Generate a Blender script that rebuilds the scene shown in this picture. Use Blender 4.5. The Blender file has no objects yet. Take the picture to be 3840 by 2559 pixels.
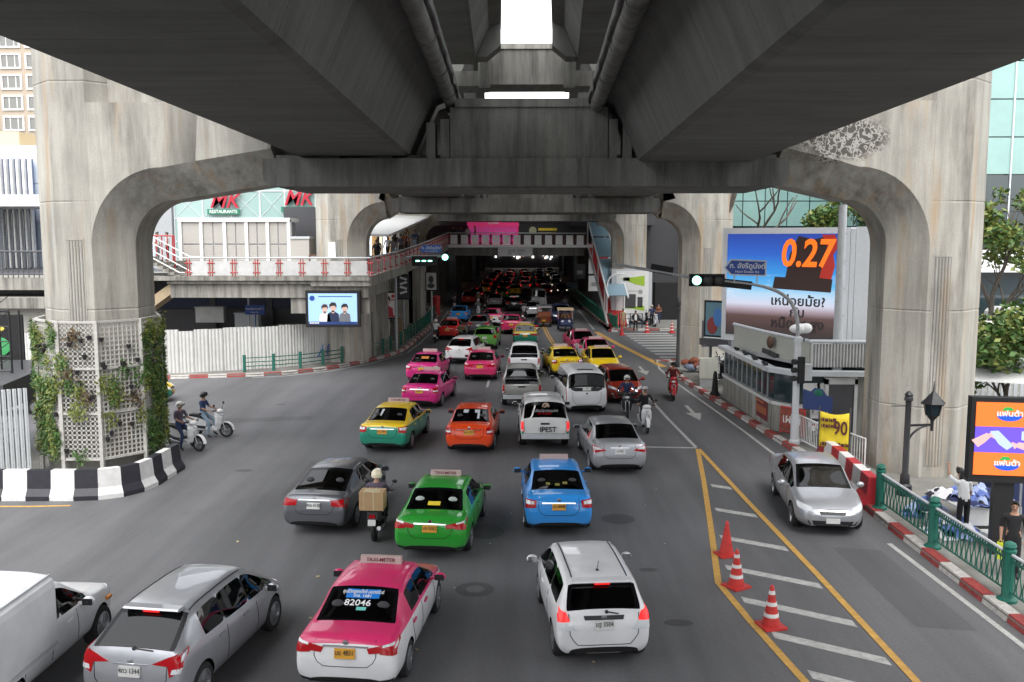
import bpy, bmesh, math, random
from mathutils import Vector, Matrix
from mathutils.bvhtree import BVHTree
R = math.radians
PI = math.pi
rnd = random.Random(7)
S = bpy.context.scene
COL = S.collection

# ------------------------------------------------------------------ camera, sky, sun, exposure
cam = bpy.data.cameras.new('camera')
cam.lens = 32.13
cam.sensor_width = 36
cam.clip_start = 0.3
cam.clip_end = 2000
camo = bpy.data.objects.new('camera', cam)
COL.objects.link(camo)
camo.location = (0, 0, 7.5)
camo.rotation_euler = (R(90 - 6.358), 0, R(0.908))
S.camera = camo

world = bpy.data.worlds.new('World')
S.world = world
world.use_nodes = True
_n = world.node_tree.nodes
_l = world.node_tree.links
_n.clear()
_sky = _n.new('ShaderNodeTexSky')
_sky.sky_type = 'NISHITA'
_sky.sun_disc = False
_sky.sun_elevation = R(58)
_sky.sun_rotation = R(200)
_sky.air_density = 1.0
_sky.dust_density = 2.0
_hs = _n.new('ShaderNodeHueSaturation')
_hs.inputs['Saturation'].default_value = 0.12
_bg = _n.new('ShaderNodeBackground')
_bg.inputs['Strength'].default_value = 0.15
_ow = _n.new('ShaderNodeOutputWorld')
_l.new(_sky.outputs[0], _hs.inputs['Color'])
_l.new(_hs.outputs[0], _bg.inputs['Color'])
_l.new(_bg.outputs[0], _ow.inputs['Surface'])
sun = bpy.data.lights.new('sun', 'SUN')
sun.energy = 0.6
sun.angle = R(40)
sun.color = (1.0, 0.97, 0.92)
suno = bpy.data.objects.new('sun', sun)
COL.objects.link(suno)
suno.rotation_euler = (R(32), 0, R(200 - 180))
S.view_settings.view_transform = 'Standard'
S.view_settings.look = 'None'
S.view_settings.gamma = 1.0
S.view_settings.use_curve_mapping = False
S.view_settings.exposure = 1.9
S.render.engine = 'CYCLES'
S.cycles.max_bounces = 7
S.cycles.diffuse_bounces = 3
S.cycles.glossy_bounces = 3
S.cycles.transparent_max_bounces = 8
S.cycles.use_denoising = True

# ------------------------------------------------------------------ helpers
class MB:
    """collects boxes, bars, tubes and prisms and links them as one mesh object"""
    def __init__(self):
        self.v, self.f, self.m = [], [], []
    def add(self, vs, fs, mi=0):
        o = len(self.v)
        self.v += [tuple(p) for p in vs]
        self.f += [tuple(i + o for i in f) for f in fs]
        self.m += [mi] * len(fs)
        return self
    def b(self, x0, y0, z0, x1, y1, z1, mi=0):
        vs = [(x, y, z) for z in (z0, z1) for x, y in ((x0, y0), (x1, y0), (x1, y1), (x0, y1))]
        return self.add(vs, [(0, 3, 2, 1), (4, 5, 6, 7), (0, 1, 5, 4), (1, 2, 6, 5), (2, 3, 7, 6), (3, 0, 4, 7)], mi)
    def box(self, c, s, mi=0, rz=0.0, rx=0.0, ry=0.0):
        M = Matrix.Rotation(rz, 3, 'Z') @ Matrix.Rotation(ry, 3, 'Y') @ Matrix.Rotation(rx, 3, 'X')
        vs = [Vector(c) + M @ Vector((x * s[0] / 2, y * s[1] / 2, z * s[2] / 2)) for z in (-1, 1) for x, y in ((-1, -1), (1, -1), (1, 1), (-1, 1))]
        return self.add(vs, [(0, 3, 2, 1), (4, 5, 6, 7), (0, 1, 5, 4), (1, 2, 6, 5), (2, 3, 7, 6), (3, 0, 4, 7)], mi)
    def bar(self, a, b_, w, h, mi=0):
        """a rectangular bar between two points, w across, h high"""
        a, b_ = Vector(a), Vector(b_)
        d = (b_ - a).normalized()
        u = Vector((0, 0, 1))
        if abs(d.z) > .97:
            u = Vector((0, 1, 0))
        s = d.cross(u).normalized() * w / 2
        u = s.cross(d).normalized() * h / 2
        vs = [a - s - u, a + s - u, a + s + u, a - s + u, b_ - s - u, b_ + s - u, b_ + s + u, b_ - s + u]
        return self.add(vs, [(0, 1, 2, 3), (7, 6, 5, 4), (0, 4, 5, 1), (1, 5, 6, 2), (2, 6, 7, 3), (3, 7, 4, 0)], mi)
    def tube(self, pts, r, n=8, mi=0):
        pts = [Vector(p) for p in pts]
        k = len(pts)
        rs = r if isinstance(r, (list, tuple)) else [r] * k
        vs, fs = [], []
        ref = None
        for i, p in enumerate(pts):
            d = (pts[min(i + 1, k - 1)] - pts[max(i - 1, 0)]).normalized()
            if ref is None:
                ref = Vector((0, 0, 1)) if abs(d.z) < .9 else Vector((1, 0, 0))
            s = d.cross(ref)
            if s.length < 1e-4:
                s = d.cross(Vector((.3, .8, .1)))
            s.normalize()
            u = s.cross(d).normalized()
            ref = u
            for j in range(n):
                a = 2 * PI * j / n
                vs.append(p + (s * math.cos(a) + u * math.sin(a)) * rs[i])
        for i in range(k - 1):
            for j in range(n):
                a, b_ = i * n + j, i * n + (j + 1) % n
                fs.append((a, b_, b_ + n, a + n))
        fs.append(tuple(range(n - 1, -1, -1)))
        fs.append(tuple(range((k - 1) * n, k * n)))
        return self.add(vs, fs, mi)
    def lathe(self, prof, n=16, mi=0, c=(0, 0, 0), axis='z', a0=0.0):
        vs, fs = [], []
        for r, h in prof:
            for j in range(n):
                a = a0 + 2 * PI * j / n
                x, y = r * math.cos(a), r * math.sin(a)
                p = {'z': (x, y, h), 'x': (h, x, y), 'y': (x, h, y)}[axis]
                vs.append((p[0] + c[0], p[1] + c[1], p[2] + c[2]))
        for i in range(len(prof) - 1):
            for j in range(n):
                a, b_ = i * n + j, i * n + (j + 1) % n
                fs.append((a, b_, b_ + n, a + n))
        fs.append(tuple(range(n - 1, -1, -1)))
        fs.append(tuple(range((len(prof) - 1) * n, len(prof) * n)))
        return self.add(vs, fs, mi)
    def prism(self, poly, lo, hi, axis='z', mi=0):
        n = len(poly)
        def P(a, b_, h):
            return {'z': (a, b_, h), 'y': (a, h, b_), 'x': (h, a, b_)}[axis]
        vs = [P(a, b_, lo) for a, b_ in poly] + [P(a, b_, hi) for a, b_ in poly]
        fs = [tuple(range(n - 1, -1, -1)), tuple(range(n, 2 * n))]
        fs += [(i, (i + 1) % n, (i + 1) % n + n, i + n) for i in range(n)]
        return self.add(vs, fs, mi)
    def ell(self, c, r, nu=12, nv=8, mi=0):
        prof = []
        vs, fs = [], []
        for i in range(nv + 1):
            t = PI * i / nv
            for j in range(nu):
                a = 2 * PI * j / nu
                vs.append((c[0] + r[0] * math.sin(t) * math.cos(a), c[1] + r[1] * math.sin(t) * math.sin(a), c[2] + r[2] * math.cos(t)))
        for i in range(nv):
            for j in range(nu):
                a, b_ = i * nu + j, i * nu + (j + 1) % nu
                fs.append((a, b_, b_ + nu, a + nu))
        return self.add(vs, fs, mi)
    def mesh(self, name, mats, smooth=False):
        me = bpy.data.meshes.new(name)
        me.from_pydata(self.v, [], self.f)
        for m in (mats if isinstance(mats, (list, tuple)) else [mats]):
            me.materials.append(m)
        me.polygons.foreach_set('material_index', self.m)
        bm = bmesh.new()
        bm.from_mesh(me)
        bmesh.ops.remove_doubles(bm, verts=bm.verts, dist=1e-5)
        bmesh.ops.recalc_face_normals(bm, faces=bm.faces)
        bm.to_mesh(me)
        bm.free()
        if smooth:
            me.polygons.foreach_set('use_smooth', [True] * len(me.polygons))
            me.set_sharp_from_angle(angle=R(38))
        me.update()
        return me
    def build(self, name, mats, parent=None, loc=None, rot=None, smooth=False):
        return put(name, self.mesh(name, mats, smooth), parent, loc, rot)

def put(name, me, parent=None, loc=None, rot=None):
    o = bpy.data.objects.new(name, me)
    COL.objects.link(o)
    if parent is not None:
        o.parent = parent
    if loc is not None:
        o.location = loc
    if rot is not None:
        o.rotation_euler = rot
    return o

def thing(name, label, cat, loc=(0, 0, 0), rz=0.0, group=None):
    o = bpy.data.objects.new(name, None)
    o.empty_display_size = .2
    COL.objects.link(o)
    o.location = loc
    o.rotation_euler = (0, 0, rz)
    return tag(o, label, cat, group)

def tag(o, label, cat, group=None):
    o['label'] = label
    o['category'] = cat
    if group:
        o['group'] = group
    return o

def struct(o, kind='structure'):
    o['kind'] = kind
    return o

def kids(o):
    return [c for c in BY.get(o.name, [])]

def dup(root, loc=None, rz=None, label=None, group=None, cat=None):
    """a copy of a thing with copies of its parts and their sub-parts"""
    def cp(o, par):
        c = o.copy()
        COL.objects.link(c)
        if par is not None:
            c.parent = par
        for ch in o.children:
            cp(ch, c)
        return c
    r = cp(root, None)
    if loc is not None:
        r.location = loc
    if rz is not None:
        r.rotation_euler = (0, 0, rz)
    if label:
        r['label'] = label
    if group:
        r['group'] = group
    if cat:
        r['category'] = cat
    return r

def tree_of(o):
    out = [o]
    for c in o.children:
        out += tree_of(c)
    return out

def recolor(root, table):
    """give the copies their own materials: {old material: new material}"""
    for o in tree_of(root):
        if o.type != 'MESH':
            continue
        for s in o.material_slots:
            k = s.material
            if k in table:
                s.link = 'OBJECT'
                s.material = table[k]

def text(body, size, mat, parent=None, loc=(0, 0, 0), rot=(R(90), 0, 0), ext=.004, align='CENTER', shear=0.0, bold=0.0, name='lettering', sx=1.0, space=1.0):
    cu = bpy.data.curves.new(name, 'FONT')
    cu.body = body
    cu.size = size
    cu.extrude = ext
    cu.offset = bold
    cu.align_x = align
    cu.align_y = 'CENTER'
    cu.shear = shear
    cu.space_character = space
    cu.resolution_u = 3
    o = bpy.data.objects.new(name, cu)
    COL.objects.link(o)
    dg = bpy.context.evaluated_depsgraph_get()
    me = bpy.data.meshes.new_from_object(o.evaluated_get(dg))
    bpy.data.objects.remove(o)
    bpy.data.curves.remove(cu)
    me.materials.clear()
    me.materials.append(mat)
    if sx != 1.0:
        me.transform(Matrix.Diagonal((sx, 1, 1, 1)))
    return put(name, me, parent, loc, rot)

def lerp(a, b_, t):
    return a + (b_ - a) * t

def interp(keys, x):
    if x <= keys[0][0]:
        return keys[0][1]
    for (a, va), (b_, vb) in zip(keys, keys[1:]):
        if x <= b_:
            return lerp(va, vb, (x - a) / (b_ - a)) if b_ > a else vb
    return keys[-1][1]

def bez(p0, p1, p2, p3, n=12):
    out = []
    for i in range(n + 1):
        t = i / n
        out.append(tuple((1 - t) ** 3 * a + 3 * (1 - t) ** 2 * t * b_ + 3 * (1 - t) * t * t * c + t ** 3 * d for a, b_, c, d in zip(p0, p1, p2, p3)))
    return out

def catmull(pts, n=8):
    pts = [Vector(p) for p in pts]
    out = []
    for i in range(len(pts) - 1):
        p0, p1, p2, p3 = pts[max(i - 1, 0)], pts[i], pts[i + 1], pts[min(i + 2, len(pts) - 1)]
        for k in range(n):
            t = k / n
            out.append(.5 * ((2 * p1) + (p2 - p0) * t + (2 * p0 - 5 * p1 + 4 * p2 - p3) * t * t + (3 * p1 - p0 - 3 * p2 + p3) * t ** 3))
    out.append(pts[-1])
    return out

def resample(pts, step):
    """evenly spaced points along a polyline"""
    pts = [Vector(p) for p in pts]
    L = [0]
    for a, b_ in zip(pts, pts[1:]):
        L.append(L[-1] + (b_ - a).length)
    n = max(1, round(L[-1] / step))
    out, j = [], 0
    for i in range(n + 1):
        s = L[-1] * i / n
        while j < len(L) - 2 and L[j + 1] < s:
            j += 1
        t = (s - L[j]) / max(1e-9, L[j + 1] - L[j])
        out.append(pts[j].lerp(pts[j + 1], t))
    return out

# ------------------------------------------------------------------ materials
def mat_new(name):
    m = bpy.data.materials.new(name)
    m.use_nodes = True
    return m, m.node_tree.nodes, m.node_tree.links, m.node_tree.nodes['Principled BSDF']

def plain(name, col, rough=.55, metal=0.0, spec=.5, var=0.0, scale=8.0, bump=0.0, dirt=0.0):
    """one colour with a little procedural wear"""
    m, N, L, P = mat_new(name)
    P.inputs['Base Color'].default_value = (*col, 1)
    P.inputs['Roughness'].default_value = rough
    P.inputs['Metallic'].default_value = metal
    P.inputs['Specular IOR Level'].default_value = spec
    if var or bump or dirt:
        g = N.new('ShaderNodeNewGeometry')
        no = N.new('ShaderNodeTexNoise')
        no.inputs['Scale'].default_value = scale
        no.inputs['Detail'].default_value = 5
        no.inputs['Roughness'].default_value = .65
        L.new(g.outputs['Position'], no.inputs['Vector'])
        cr = N.new('ShaderNodeValToRGB')
        v = max(var, dirt)
        cr.color_ramp.elements[0].position = .3
        cr.color_ramp.elements[1].position = .7
        cr.color_ramp.elements[0].color = (*[c * (1 - v) for c in col], 1)
        cr.color_ramp.elements[1].color = (*[min(1, c * (1 + (v * .5 if not dirt else 0))) for c in col], 1)
        L.new(no.outputs['Fac'], cr.inputs['Fac'])
        L.new(cr.outputs['Color'], P.inputs['Base Color'])
        if bump:
            bp = N.new('ShaderNodeBump')
            bp.inputs['Strength'].default_value = bump
            bp.inputs['Distance'].default_value = .02
            L.new(no.outputs['Fac'], bp.inputs['Height'])
            L.new(bp.outputs['Normal'], P.inputs['Normal'])
    return m

def glow(name, col, strength):
    m, N, L, P = mat_new(name)
    P.inputs['Base Color'].default_value = (*[c * .4 for c in col], 1)
    P.inputs['Emission Color'].default_value = (*col, 1)
    P.inputs['Emission Strength'].default_value = strength
    P.inputs['Roughness'].default_value = .25
    return m

def concrete(name, base, streak=(3, 3, .22), stain=.55, rust=0.0, warm=1.0, bumpv=.25, peel=False):
    m, N, L, P = mat_new(name)
    P.inputs['Roughness'].default_value = .86
    P.inputs['Specular IOR Level'].default_value = .25
    g = N.new('ShaderNodeNewGeometry')
    def noise(scale, detail, vec=None, ro=.6):
        n = N.new('ShaderNodeTexNoise')
        n.inputs['Scale'].default_value = scale
        n.inputs['Detail'].default_value = detail
        n.inputs['Roughness'].default_value = ro
        L.new(vec or g.outputs['Position'], n.inputs['Vector'])
        return n.outputs['Fac']
    mp = N.new('ShaderNodeMapping')
    mp.inputs['Scale'].default_value = streak
    L.new(g.outputs['Position'], mp.inputs['Vector'])
    st = noise(1.0, 6, mp.outputs['Vector'], .7)
    big = noise(.35, 4)
    fine = noise(26, 4)
    def ramp(src, p0, c0, p1, c1):
        r = N.new('ShaderNodeValToRGB')
        r.color_ramp.elements[0].position = p0
        r.color_ramp.elements[1].position = p1
        r.color_ramp.elements[0].color = (*c0, 1)
        r.color_ramp.elements[1].color = (*c1, 1)
        L.new(src, r.inputs['Fac'])
        return r.outputs['Color']
    def mul(a, b_, f=1.0, mode='MULTIPLY'):
        x = N.new('ShaderNodeMix')
        x.data_type = 'RGBA'
        x.blend_type = mode
        x.inputs['Factor'].default_value = f
        L.new(a, x.inputs[6])
        L.new(b_, x.inputs[7])
        return x
    b0 = [base * warm, base, base * (2 - warm) * .93]
    c_big = ramp(big, .3, [c * .78 for c in b0], .7, [min(1, c * 1.12) for c in b0])
    c_st = ramp(st, .33, [1 - stain] * 3, .6, [1, 1, 1])
    a = mul(c_big, c_st).outputs[2]
    c_f = ramp(fine, .3, [.86] * 3, .7, [1.05] * 3)
    a = mul(a, c_f).outputs[2]
    if rust:
        mp2 = N.new('ShaderNodeMapping')
        mp2.inputs['Scale'].default_value = (1.6, 1.6, .2)
        mp2.inputs['Location'].default_value = (4.1, 2.2, 0)
        L.new(g.outputs['Position'], mp2.inputs['Vector'])
        rn = noise(1.0, 3, mp2.outputs['Vector'], .5)
        rr = ramp(rn, .55, [0, 0, 0], .72, [rust] * 3)
        rc = N.new('ShaderNodeRGB')
        rc.outputs[0].default_value = (base * .95, base * .62, base * .32, 1)
        x = mul(a, rc.outputs[0], 1.0, 'MIX')
        L.new(rr, x.inputs['Factor'])
        a = x.outputs[2]
    if peel:                                             # drip stains high up and one patch of peeling, cracked coating
        drip = N.new('ShaderNodeMapping')
        drip.inputs['Scale'].default_value = (1.1, 1.1, .16)
        drip.inputs['Location'].default_value = (9, 3, 1)
        L.new(g.outputs['Position'], drip.inputs['Vector'])
        dk = ramp(noise(1.0, 5, drip.outputs['Vector'], .65), .54, [1, 1, 1], .74, [.42, .41, .4])
        a = mul(a, dk).outputs[2]
        vo = N.new('ShaderNodeTexVoronoi')
        vo.feature = 'DISTANCE_TO_EDGE'
        vo.inputs['Scale'].default_value = 4.4
        wob = N.new('ShaderNodeTexNoise')
        wob.inputs['Scale'].default_value = 3.0
        wob.inputs['Detail'].default_value = 4
        L.new(g.outputs['Position'], wob.inputs['Vector'])
        wm = N.new('ShaderNodeVectorMath')
        wm.operation = 'MULTIPLY_ADD'
        wm.inputs[1].default_value = (.9, .9, .9)
        L.new(wob.outputs['Color'], wm.inputs[0])
        L.new(g.outputs['Position'], wm.inputs[2])
        L.new(wm.outputs[0], vo.inputs['Vector'])
        ck = ramp(vo.outputs['Distance'], .04, (.4, .39, .36), .13, (.075, .068, .06))
        ds = N.new('ShaderNodeVectorMath')
        ds.operation = 'DISTANCE'
        sc_ = N.new('ShaderNodeMapping')
        sc_.inputs['Scale'].default_value = (.62, .4, 1.25)
        L.new(g.outputs['Position'], sc_.inputs['Vector'])
        L.new(sc_.outputs['Vector'], ds.inputs[0])
        ds.inputs[1].default_value = (9.35 * .62, 28.0 * .4, 10.55 * 1.25)
        sm = N.new('ShaderNodeMath')
        sm.operation = 'MULTIPLY_ADD'
        sm.inputs[1].default_value = .9
        L.new(noise(1.6, 5), sm.inputs[0])
        L.new(ds.outputs['Value'], sm.inputs[2])
        hf = N.new('ShaderNodeMath')
        hf.operation = 'MULTIPLY'
        hf.inputs[1].default_value = .5
        L.new(sm.outputs[0], hf.inputs[0])
        mk = ramp(hf.outputs[0], .58, [.92] * 3, .74, [0, 0, 0])
        x = mul(a, ck, 1.0, 'MIX')
        L.new(mk, x.inputs['Factor'])
        a = x.outputs[2]
    L.new(a, P.inputs['Base Color'])
    bp = N.new('ShaderNodeBump')
    bp.inputs['Strength'].default_value = bumpv
    bp.inputs['Distance'].default_value = .02
    ad = N.new('ShaderNodeMath')
    ad.operation = 'ADD'
    L.new(st, ad.inputs[0])
    L.new(fine, ad.inputs[1])
    L.new(ad.outputs[0], bp.inputs['Height'])
    L.new(bp.outputs['Normal'], P.inputs['Normal'])
    return m

def asphalt(name, base):
    m, N, L, P = mat_new(name)
    g = N.new('ShaderNodeNewGeometry')
    def noise(scale, detail, sc=(1, 1, 1), ro=.6):
        mp = N.new('ShaderNodeMapping')
        mp.inputs['Scale'].default_value = sc
        L.new(g.outputs['Position'], mp.inputs['Vector'])
        n = N.new('ShaderNodeTexNoise')
        n.inputs['Scale'].default_value = scale
        n.inputs['Detail'].default_value = detail
        n.inputs['Roughness'].default_value = ro
        L.new(mp.outputs[0], n.inputs['Vector'])
        return n.outputs['Fac']
    def ramp(src, p0, v0, p1, v1):
        r = N.new('ShaderNodeMapRange')
        r.inputs['From Min'].default_value = p0
        r.inputs['From Max'].default_value = p1
        r.inputs['To Min'].default_value = v0
        r.inputs['To Max'].default_value = v1
        L.new(src, r.inputs['Value'])
        return r.outputs[0]
    def mul(a, b_):
        x = N.new('ShaderNodeMath')
        x.operation = 'MULTIPLY'
        L.new(a, x.inputs[0])
        L.new(b_, x.inputs[1])
        return x.outputs[0]
    big = ramp(noise(.12, 4), .35, base * .86, .65, base * 1.1)
    tr = ramp(noise(1.0, 4, (.75, .05, 1)), .3, .7, .65, 1.1)
    grain = noise(70, 3)
    gr = ramp(grain, .25, .82, .75, 1.16)
    spot = ramp(noise(2.2, 6, (1, 1, 1), .75), .66, 1.0, .78, .55)
    mid = ramp(noise(14, 4, (1, 1, 1), .7), .3, .88, .7, 1.1)
    a = mul(mul(mul(mul(big, tr), gr), spot), mid)
    c = N.new('ShaderNodeCombineColor')
    L.new(a, c.inputs[0])
    L.new(a, c.inputs[1])
    b2 = N.new('ShaderNodeMath')
    b2.operation = 'MULTIPLY'
    b2.inputs[1].default_value = 1.04
    L.new(a, b2.inputs[0])
    L.new(b2.outputs[0], c.inputs[2])
    L.new(c.outputs[0], P.inputs['Base Color'])
    P.inputs['Roughness'].default_value = .68
    P.inputs['Specular IOR Level'].default_value = .35
    bp = N.new('ShaderNodeBump')
    bp.inputs['Strength'].default_value = .2
    bp.inputs['Distance'].default_value = .006
    L.new(grain, bp.inputs['Height'])
    L.new(bp.outputs['Normal'], P.inputs['Normal'])
    return m

def paint(name, col, metal=0.0, rough=.3):
    """car paint under a clear coat, a touch of road dust low down in the noise"""
    m, N, L, P = mat_new(name)
    P.inputs['Metallic'].default_value = metal
    P.inputs['Roughness'].default_value = rough
    P.inputs['Coat Weight'].default_value = .7
    P.inputs['Coat IOR'].default_value = 1.42
    P.inputs['Coat Roughness'].default_value = .02
    P.inputs['Specular IOR Level'].default_value = .25
    g = N.new('ShaderNodeNewGeometry')
    no = N.new('ShaderNodeTexNoise')
    no.inputs['Scale'].default_value = 2.5
    no.inputs['Detail'].default_value = 6
    L.new(g.outputs['Position'], no.inputs['Vector'])
    cr = N.new('ShaderNodeValToRGB')
    cr.color_ramp.elements[0].position = .3
    cr.color_ramp.elements[1].position = .65
    cr.color_ramp.elements[0].color = (*[c * .86 + .008 for c in col], 1)
    cr.color_ramp.elements[1].color = (*col, 1)
    L.new(no.outputs['Fac'], cr.inputs['Fac'])
    inner = N.new('ShaderNodeMix')                       # the inner side of the shell is dark trim
    inner.data_type = 'RGBA'
    L.new(g.outputs['Backfacing'], inner.inputs['Factor'])
    L.new(cr.outputs['Color'], inner.inputs[6])
    inner.inputs[7].default_value = (.02, .02, .022, 1)
    sp = N.new('ShaderNodeSeparateXYZ')                  # road dust on the sills and bumpers
    L.new(g.outputs['Position'], sp.inputs[0])
    dz = N.new('ShaderNodeMapRange')
    dz.inputs['From Min'].default_value = .2
    dz.inputs['From Max'].default_value = .62
    dz.inputs['To Min'].default_value = .42
    dz.inputs['To Max'].default_value = 0
    L.new(sp.outputs['Z'], dz.inputs['Value'])
    dm = N.new('ShaderNodeMath')
    dm.operation = 'MULTIPLY'
    L.new(dz.outputs[0], dm.inputs[0])
    L.new(no.outputs['Fac'], dm.inputs[1])
    du = N.new('ShaderNodeMix')
    du.data_type = 'RGBA'
    L.new(dm.outputs[0], du.inputs['Factor'])
    L.new(inner.outputs[2], du.inputs[6])
    du.inputs[7].default_value = (.13, .125, .12, 1)
    L.new(du.outputs[2], P.inputs['Base Color'])
    return m

def car_glass(name, tint, coat=(1, 1, 1)):
    """tinted pane: dark see-through plus a mirror-like surface"""
    m = bpy.data.materials.new(name)
    m.use_nodes = True
    N, L = m.node_tree.nodes, m.node_tree.links
    N.clear()
    out = N.new('ShaderNodeOutputMaterial')
    mix = N.new('ShaderNodeMixShader')
    tr = N.new('ShaderNodeBsdfTransparent')
    tr.inputs['Color'].default_value = (*tint, 1)
    gl = N.new('ShaderNodeBsdfGlossy')
    gl.inputs['Roughness'].default_value = .015
    gl.inputs['Color'].default_value = (*coat, 1)
    fr = N.new('ShaderNodeFresnel')
    fr.inputs['IOR'].default_value = 1.62
    L.new(fr.outputs[0], mix.inputs[0])
    L.new(tr.outputs[0], mix.inputs[1])
    L.new(gl.outputs[0], mix.inputs[2])
    L.new(mix.outputs[0], out.inputs['Surface'])
    return m

M = {}
M['pier'] = concrete('pier concrete', .42, stain=.34, rust=.6, warm=1.045, peel=True)
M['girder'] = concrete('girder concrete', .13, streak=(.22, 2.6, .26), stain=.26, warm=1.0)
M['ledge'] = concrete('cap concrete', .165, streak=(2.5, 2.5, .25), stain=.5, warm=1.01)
M['walk'] = concrete('skywalk concrete', .31, stain=.6, warm=1.04)
M['pave'] = concrete('pavement concrete', .22, streak=(1, 1, 1), stain=.3, warm=1.02)
M['road'] = asphalt('asphalt', .124)
M['patch'] = asphalt('old asphalt', .075)
M['patch2'] = asphalt('patched asphalt', .098)
M['crack'] = plain('tar filled crack', (.03, .03, .032), .5)
M['white_line'] = plain('worn white road paint', (.42, .42, .40), .75, var=.35, scale=6, bump=.1)
M['yellow_line'] = plain('worn yellow road paint', (.52, .30, .07), .75, var=.25, scale=6, bump=.1)
M['kerb_red'] = plain('red kerb paint', (.33, .05, .045), .7, var=.45, scale=9, bump=.2)
M['kerb_white'] = plain('white kerb paint', (.52, .49, .46), .7, var=.35, scale=9, bump=.2)
M['bar_red'] = plain('red barrier paint', (.42, .02, .03), .5, var=.25, scale=5)
M['bar_white'] = plain('white barrier paint', (.66, .65, .64), .55, var=.18, scale=5)
M['bar_black'] = plain('black barrier paint', (.022, .022, .03), .5, var=.3, scale=5)
M['white'] = plain('white painted metal', (.72, .72, .71), .45, var=.1, scale=4)
M['offwhite'] = plain('grey white sheet', (.52, .52, .51), .5, var=.14, scale=3)
M['hoarding'] = plain('hoarding sheet metal', (.54, .54, .52), .45, var=.1, scale=2)
M['grey'] = plain('grey painted metal', (.34, .35, .36), .45, var=.12)
M['lgrey'] = plain('light grey metal', (.5, .52, .54), .4, var=.08)
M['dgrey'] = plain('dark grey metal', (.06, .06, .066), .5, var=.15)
M['black'] = plain('black plastic', (.014, .014, .016), .45)
M['frit'] = plain('black window border', (.004, .004, .005), .12, spec=.3)
M['matt_black'] = plain('matt black', (.01, .01, .011), .8)
M['rubber'] = plain('tyre rubber', (.018, .018, .019), .8, var=.25)
M['alloy'] = plain('alloy wheel', (.42, .43, .45), .3, metal=.85)
M['chrome'] = plain('chrome', (.72, .72, .74), .12, metal=1.0)
M['green_rail'] = plain('green railing paint', (.008, .115, .08), .42, var=.2)
M['green_fence'] = plain('green fence paint', (.01, .21, .13), .5, var=.2)
M['red_rail'] = plain('red railing paint', (.36, .02, .03), .45, var=.2)
M['cone'] = plain('cone plastic', (.52, .035, .03), .5, var=.2)
M['lattice'] = plain('lattice paint', (.48, .465, .43), .55, var=.2)
M['plant_light'] = plain('pale leaves', (.17, .2, .04), .6, var=.4, scale=5)
M['plant_mid'] = plain('green leaves', (.065, .14, .028), .55, var=.4, scale=5)
M['plant_dark'] = plain('dark leaves', (.03, .065, .018), .55, var=.4, scale=5)
M['pot'] = plain('plant pot', (.02, .018, .02), .6)
M['pot_brown'] = plain('dry plant', (.11, .075, .035), .7)
M['bark'] = plain('bark', (.1, .085, .07), .85, var=.3, bump=.5)
M['teal_glass'] = plain('teal glass cladding', (.29, .42, .395), .18, spec=.8, var=.06, scale=.6)
M['aqua_glass'] = plain('aqua facade glass', (.22, .37, .345), .12, spec=.8, var=.12, scale=.4)
M['dark_glass'] = plain('dark facade glass', (.02, .035, .04), .08, spec=.9)
M['mullion'] = plain('mullion', (.6, .64, .65), .4)
M['tan'] = plain('tan render', (.36, .30, .24), .8, var=.08)
M['cream'] = plain('cream render', (.6, .5, .33), .8, var=.05)
M['pblue'] = plain('pale blue cladding', (.55, .62, .72), .4, var=.04)
M['beige'] = plain('beige roller shutter', (.42, .4, .37), .6, var=.06)
M['tlamp'] = plain('red lens', (.36, .004, .008), .15, spec=.3)
M['tlamp_on'] = glow('red lens lit', (1, .02, .02), .22)
M['clear_lens'] = plain('clear lens', (.62, .64, .66), .1, spec=.9)
M['amber'] = plain('amber lens', (.5, .18, .03), .2)
M['glass'] = car_glass('tinted window', (.26, .28, .27))
M['glass_dark'] = car_glass('dark tinted window', (.04, .042, .045))
M['glass_clear'] = car_glass('clear window', (.55, .6, .58))
M['seat'] = plain('seat cloth', (.05, .05, .055), .85)
M['seat_mid'] = plain('headrest cloth', (.045, .045, .05), .85)
M['mirror_film'] = car_glass('mirror film window', (.1, .11, .11))
M['mirror_film'].node_tree.nodes['Fresnel'].inputs[0].default_value = 2.6
M['seat_light'] = plain('headrest cover', (.4, .45, .43), .8)
M['plate_white'] = plain('white number plate', (.6, .6, .58), .5)
M['plate_yellow'] = plain('yellow number plate', (.62, .3, .02), .5)
M['ink'] = plain('black ink', (.015, .015, .018), .6)
M['ink_white'] = plain('white ink', (.8, .8, .8), .6)
M['ink_red'] = plain('red ink', (.5, .03, .03), .6)
M['ink_yellow'] = plain('yellow ink', (.75, .55, .03), .6)
M['sign_blue'] = plain('blue sign sheet', (.02, .07, .33), .4)
M['under'] = plain('underbody', (.008, .008, .008), .9)

# ------------------------------------------------------------------ ground
def sheet(name, poly, z, mat, kind='structure'):
    me = bpy.data.meshes.new(name)
    bm = bmesh.new()
    f = bm.faces.new([bm.verts.new((x, y, z)) for x, y in poly])
    bmesh.ops.recalc_face_normals(bm, faces=bm.faces)
    if f.normal.z < 0:
        f.normal_flip()
    bm.to_mesh(me)
    bm.free()
    me.materials.append(mat)
    o = put(name, me)
    return struct(o, kind)

sheet('road', [(-700, -300), (700, -300), (700, 1500), (-700, 1500)], 0, M['road'])

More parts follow.
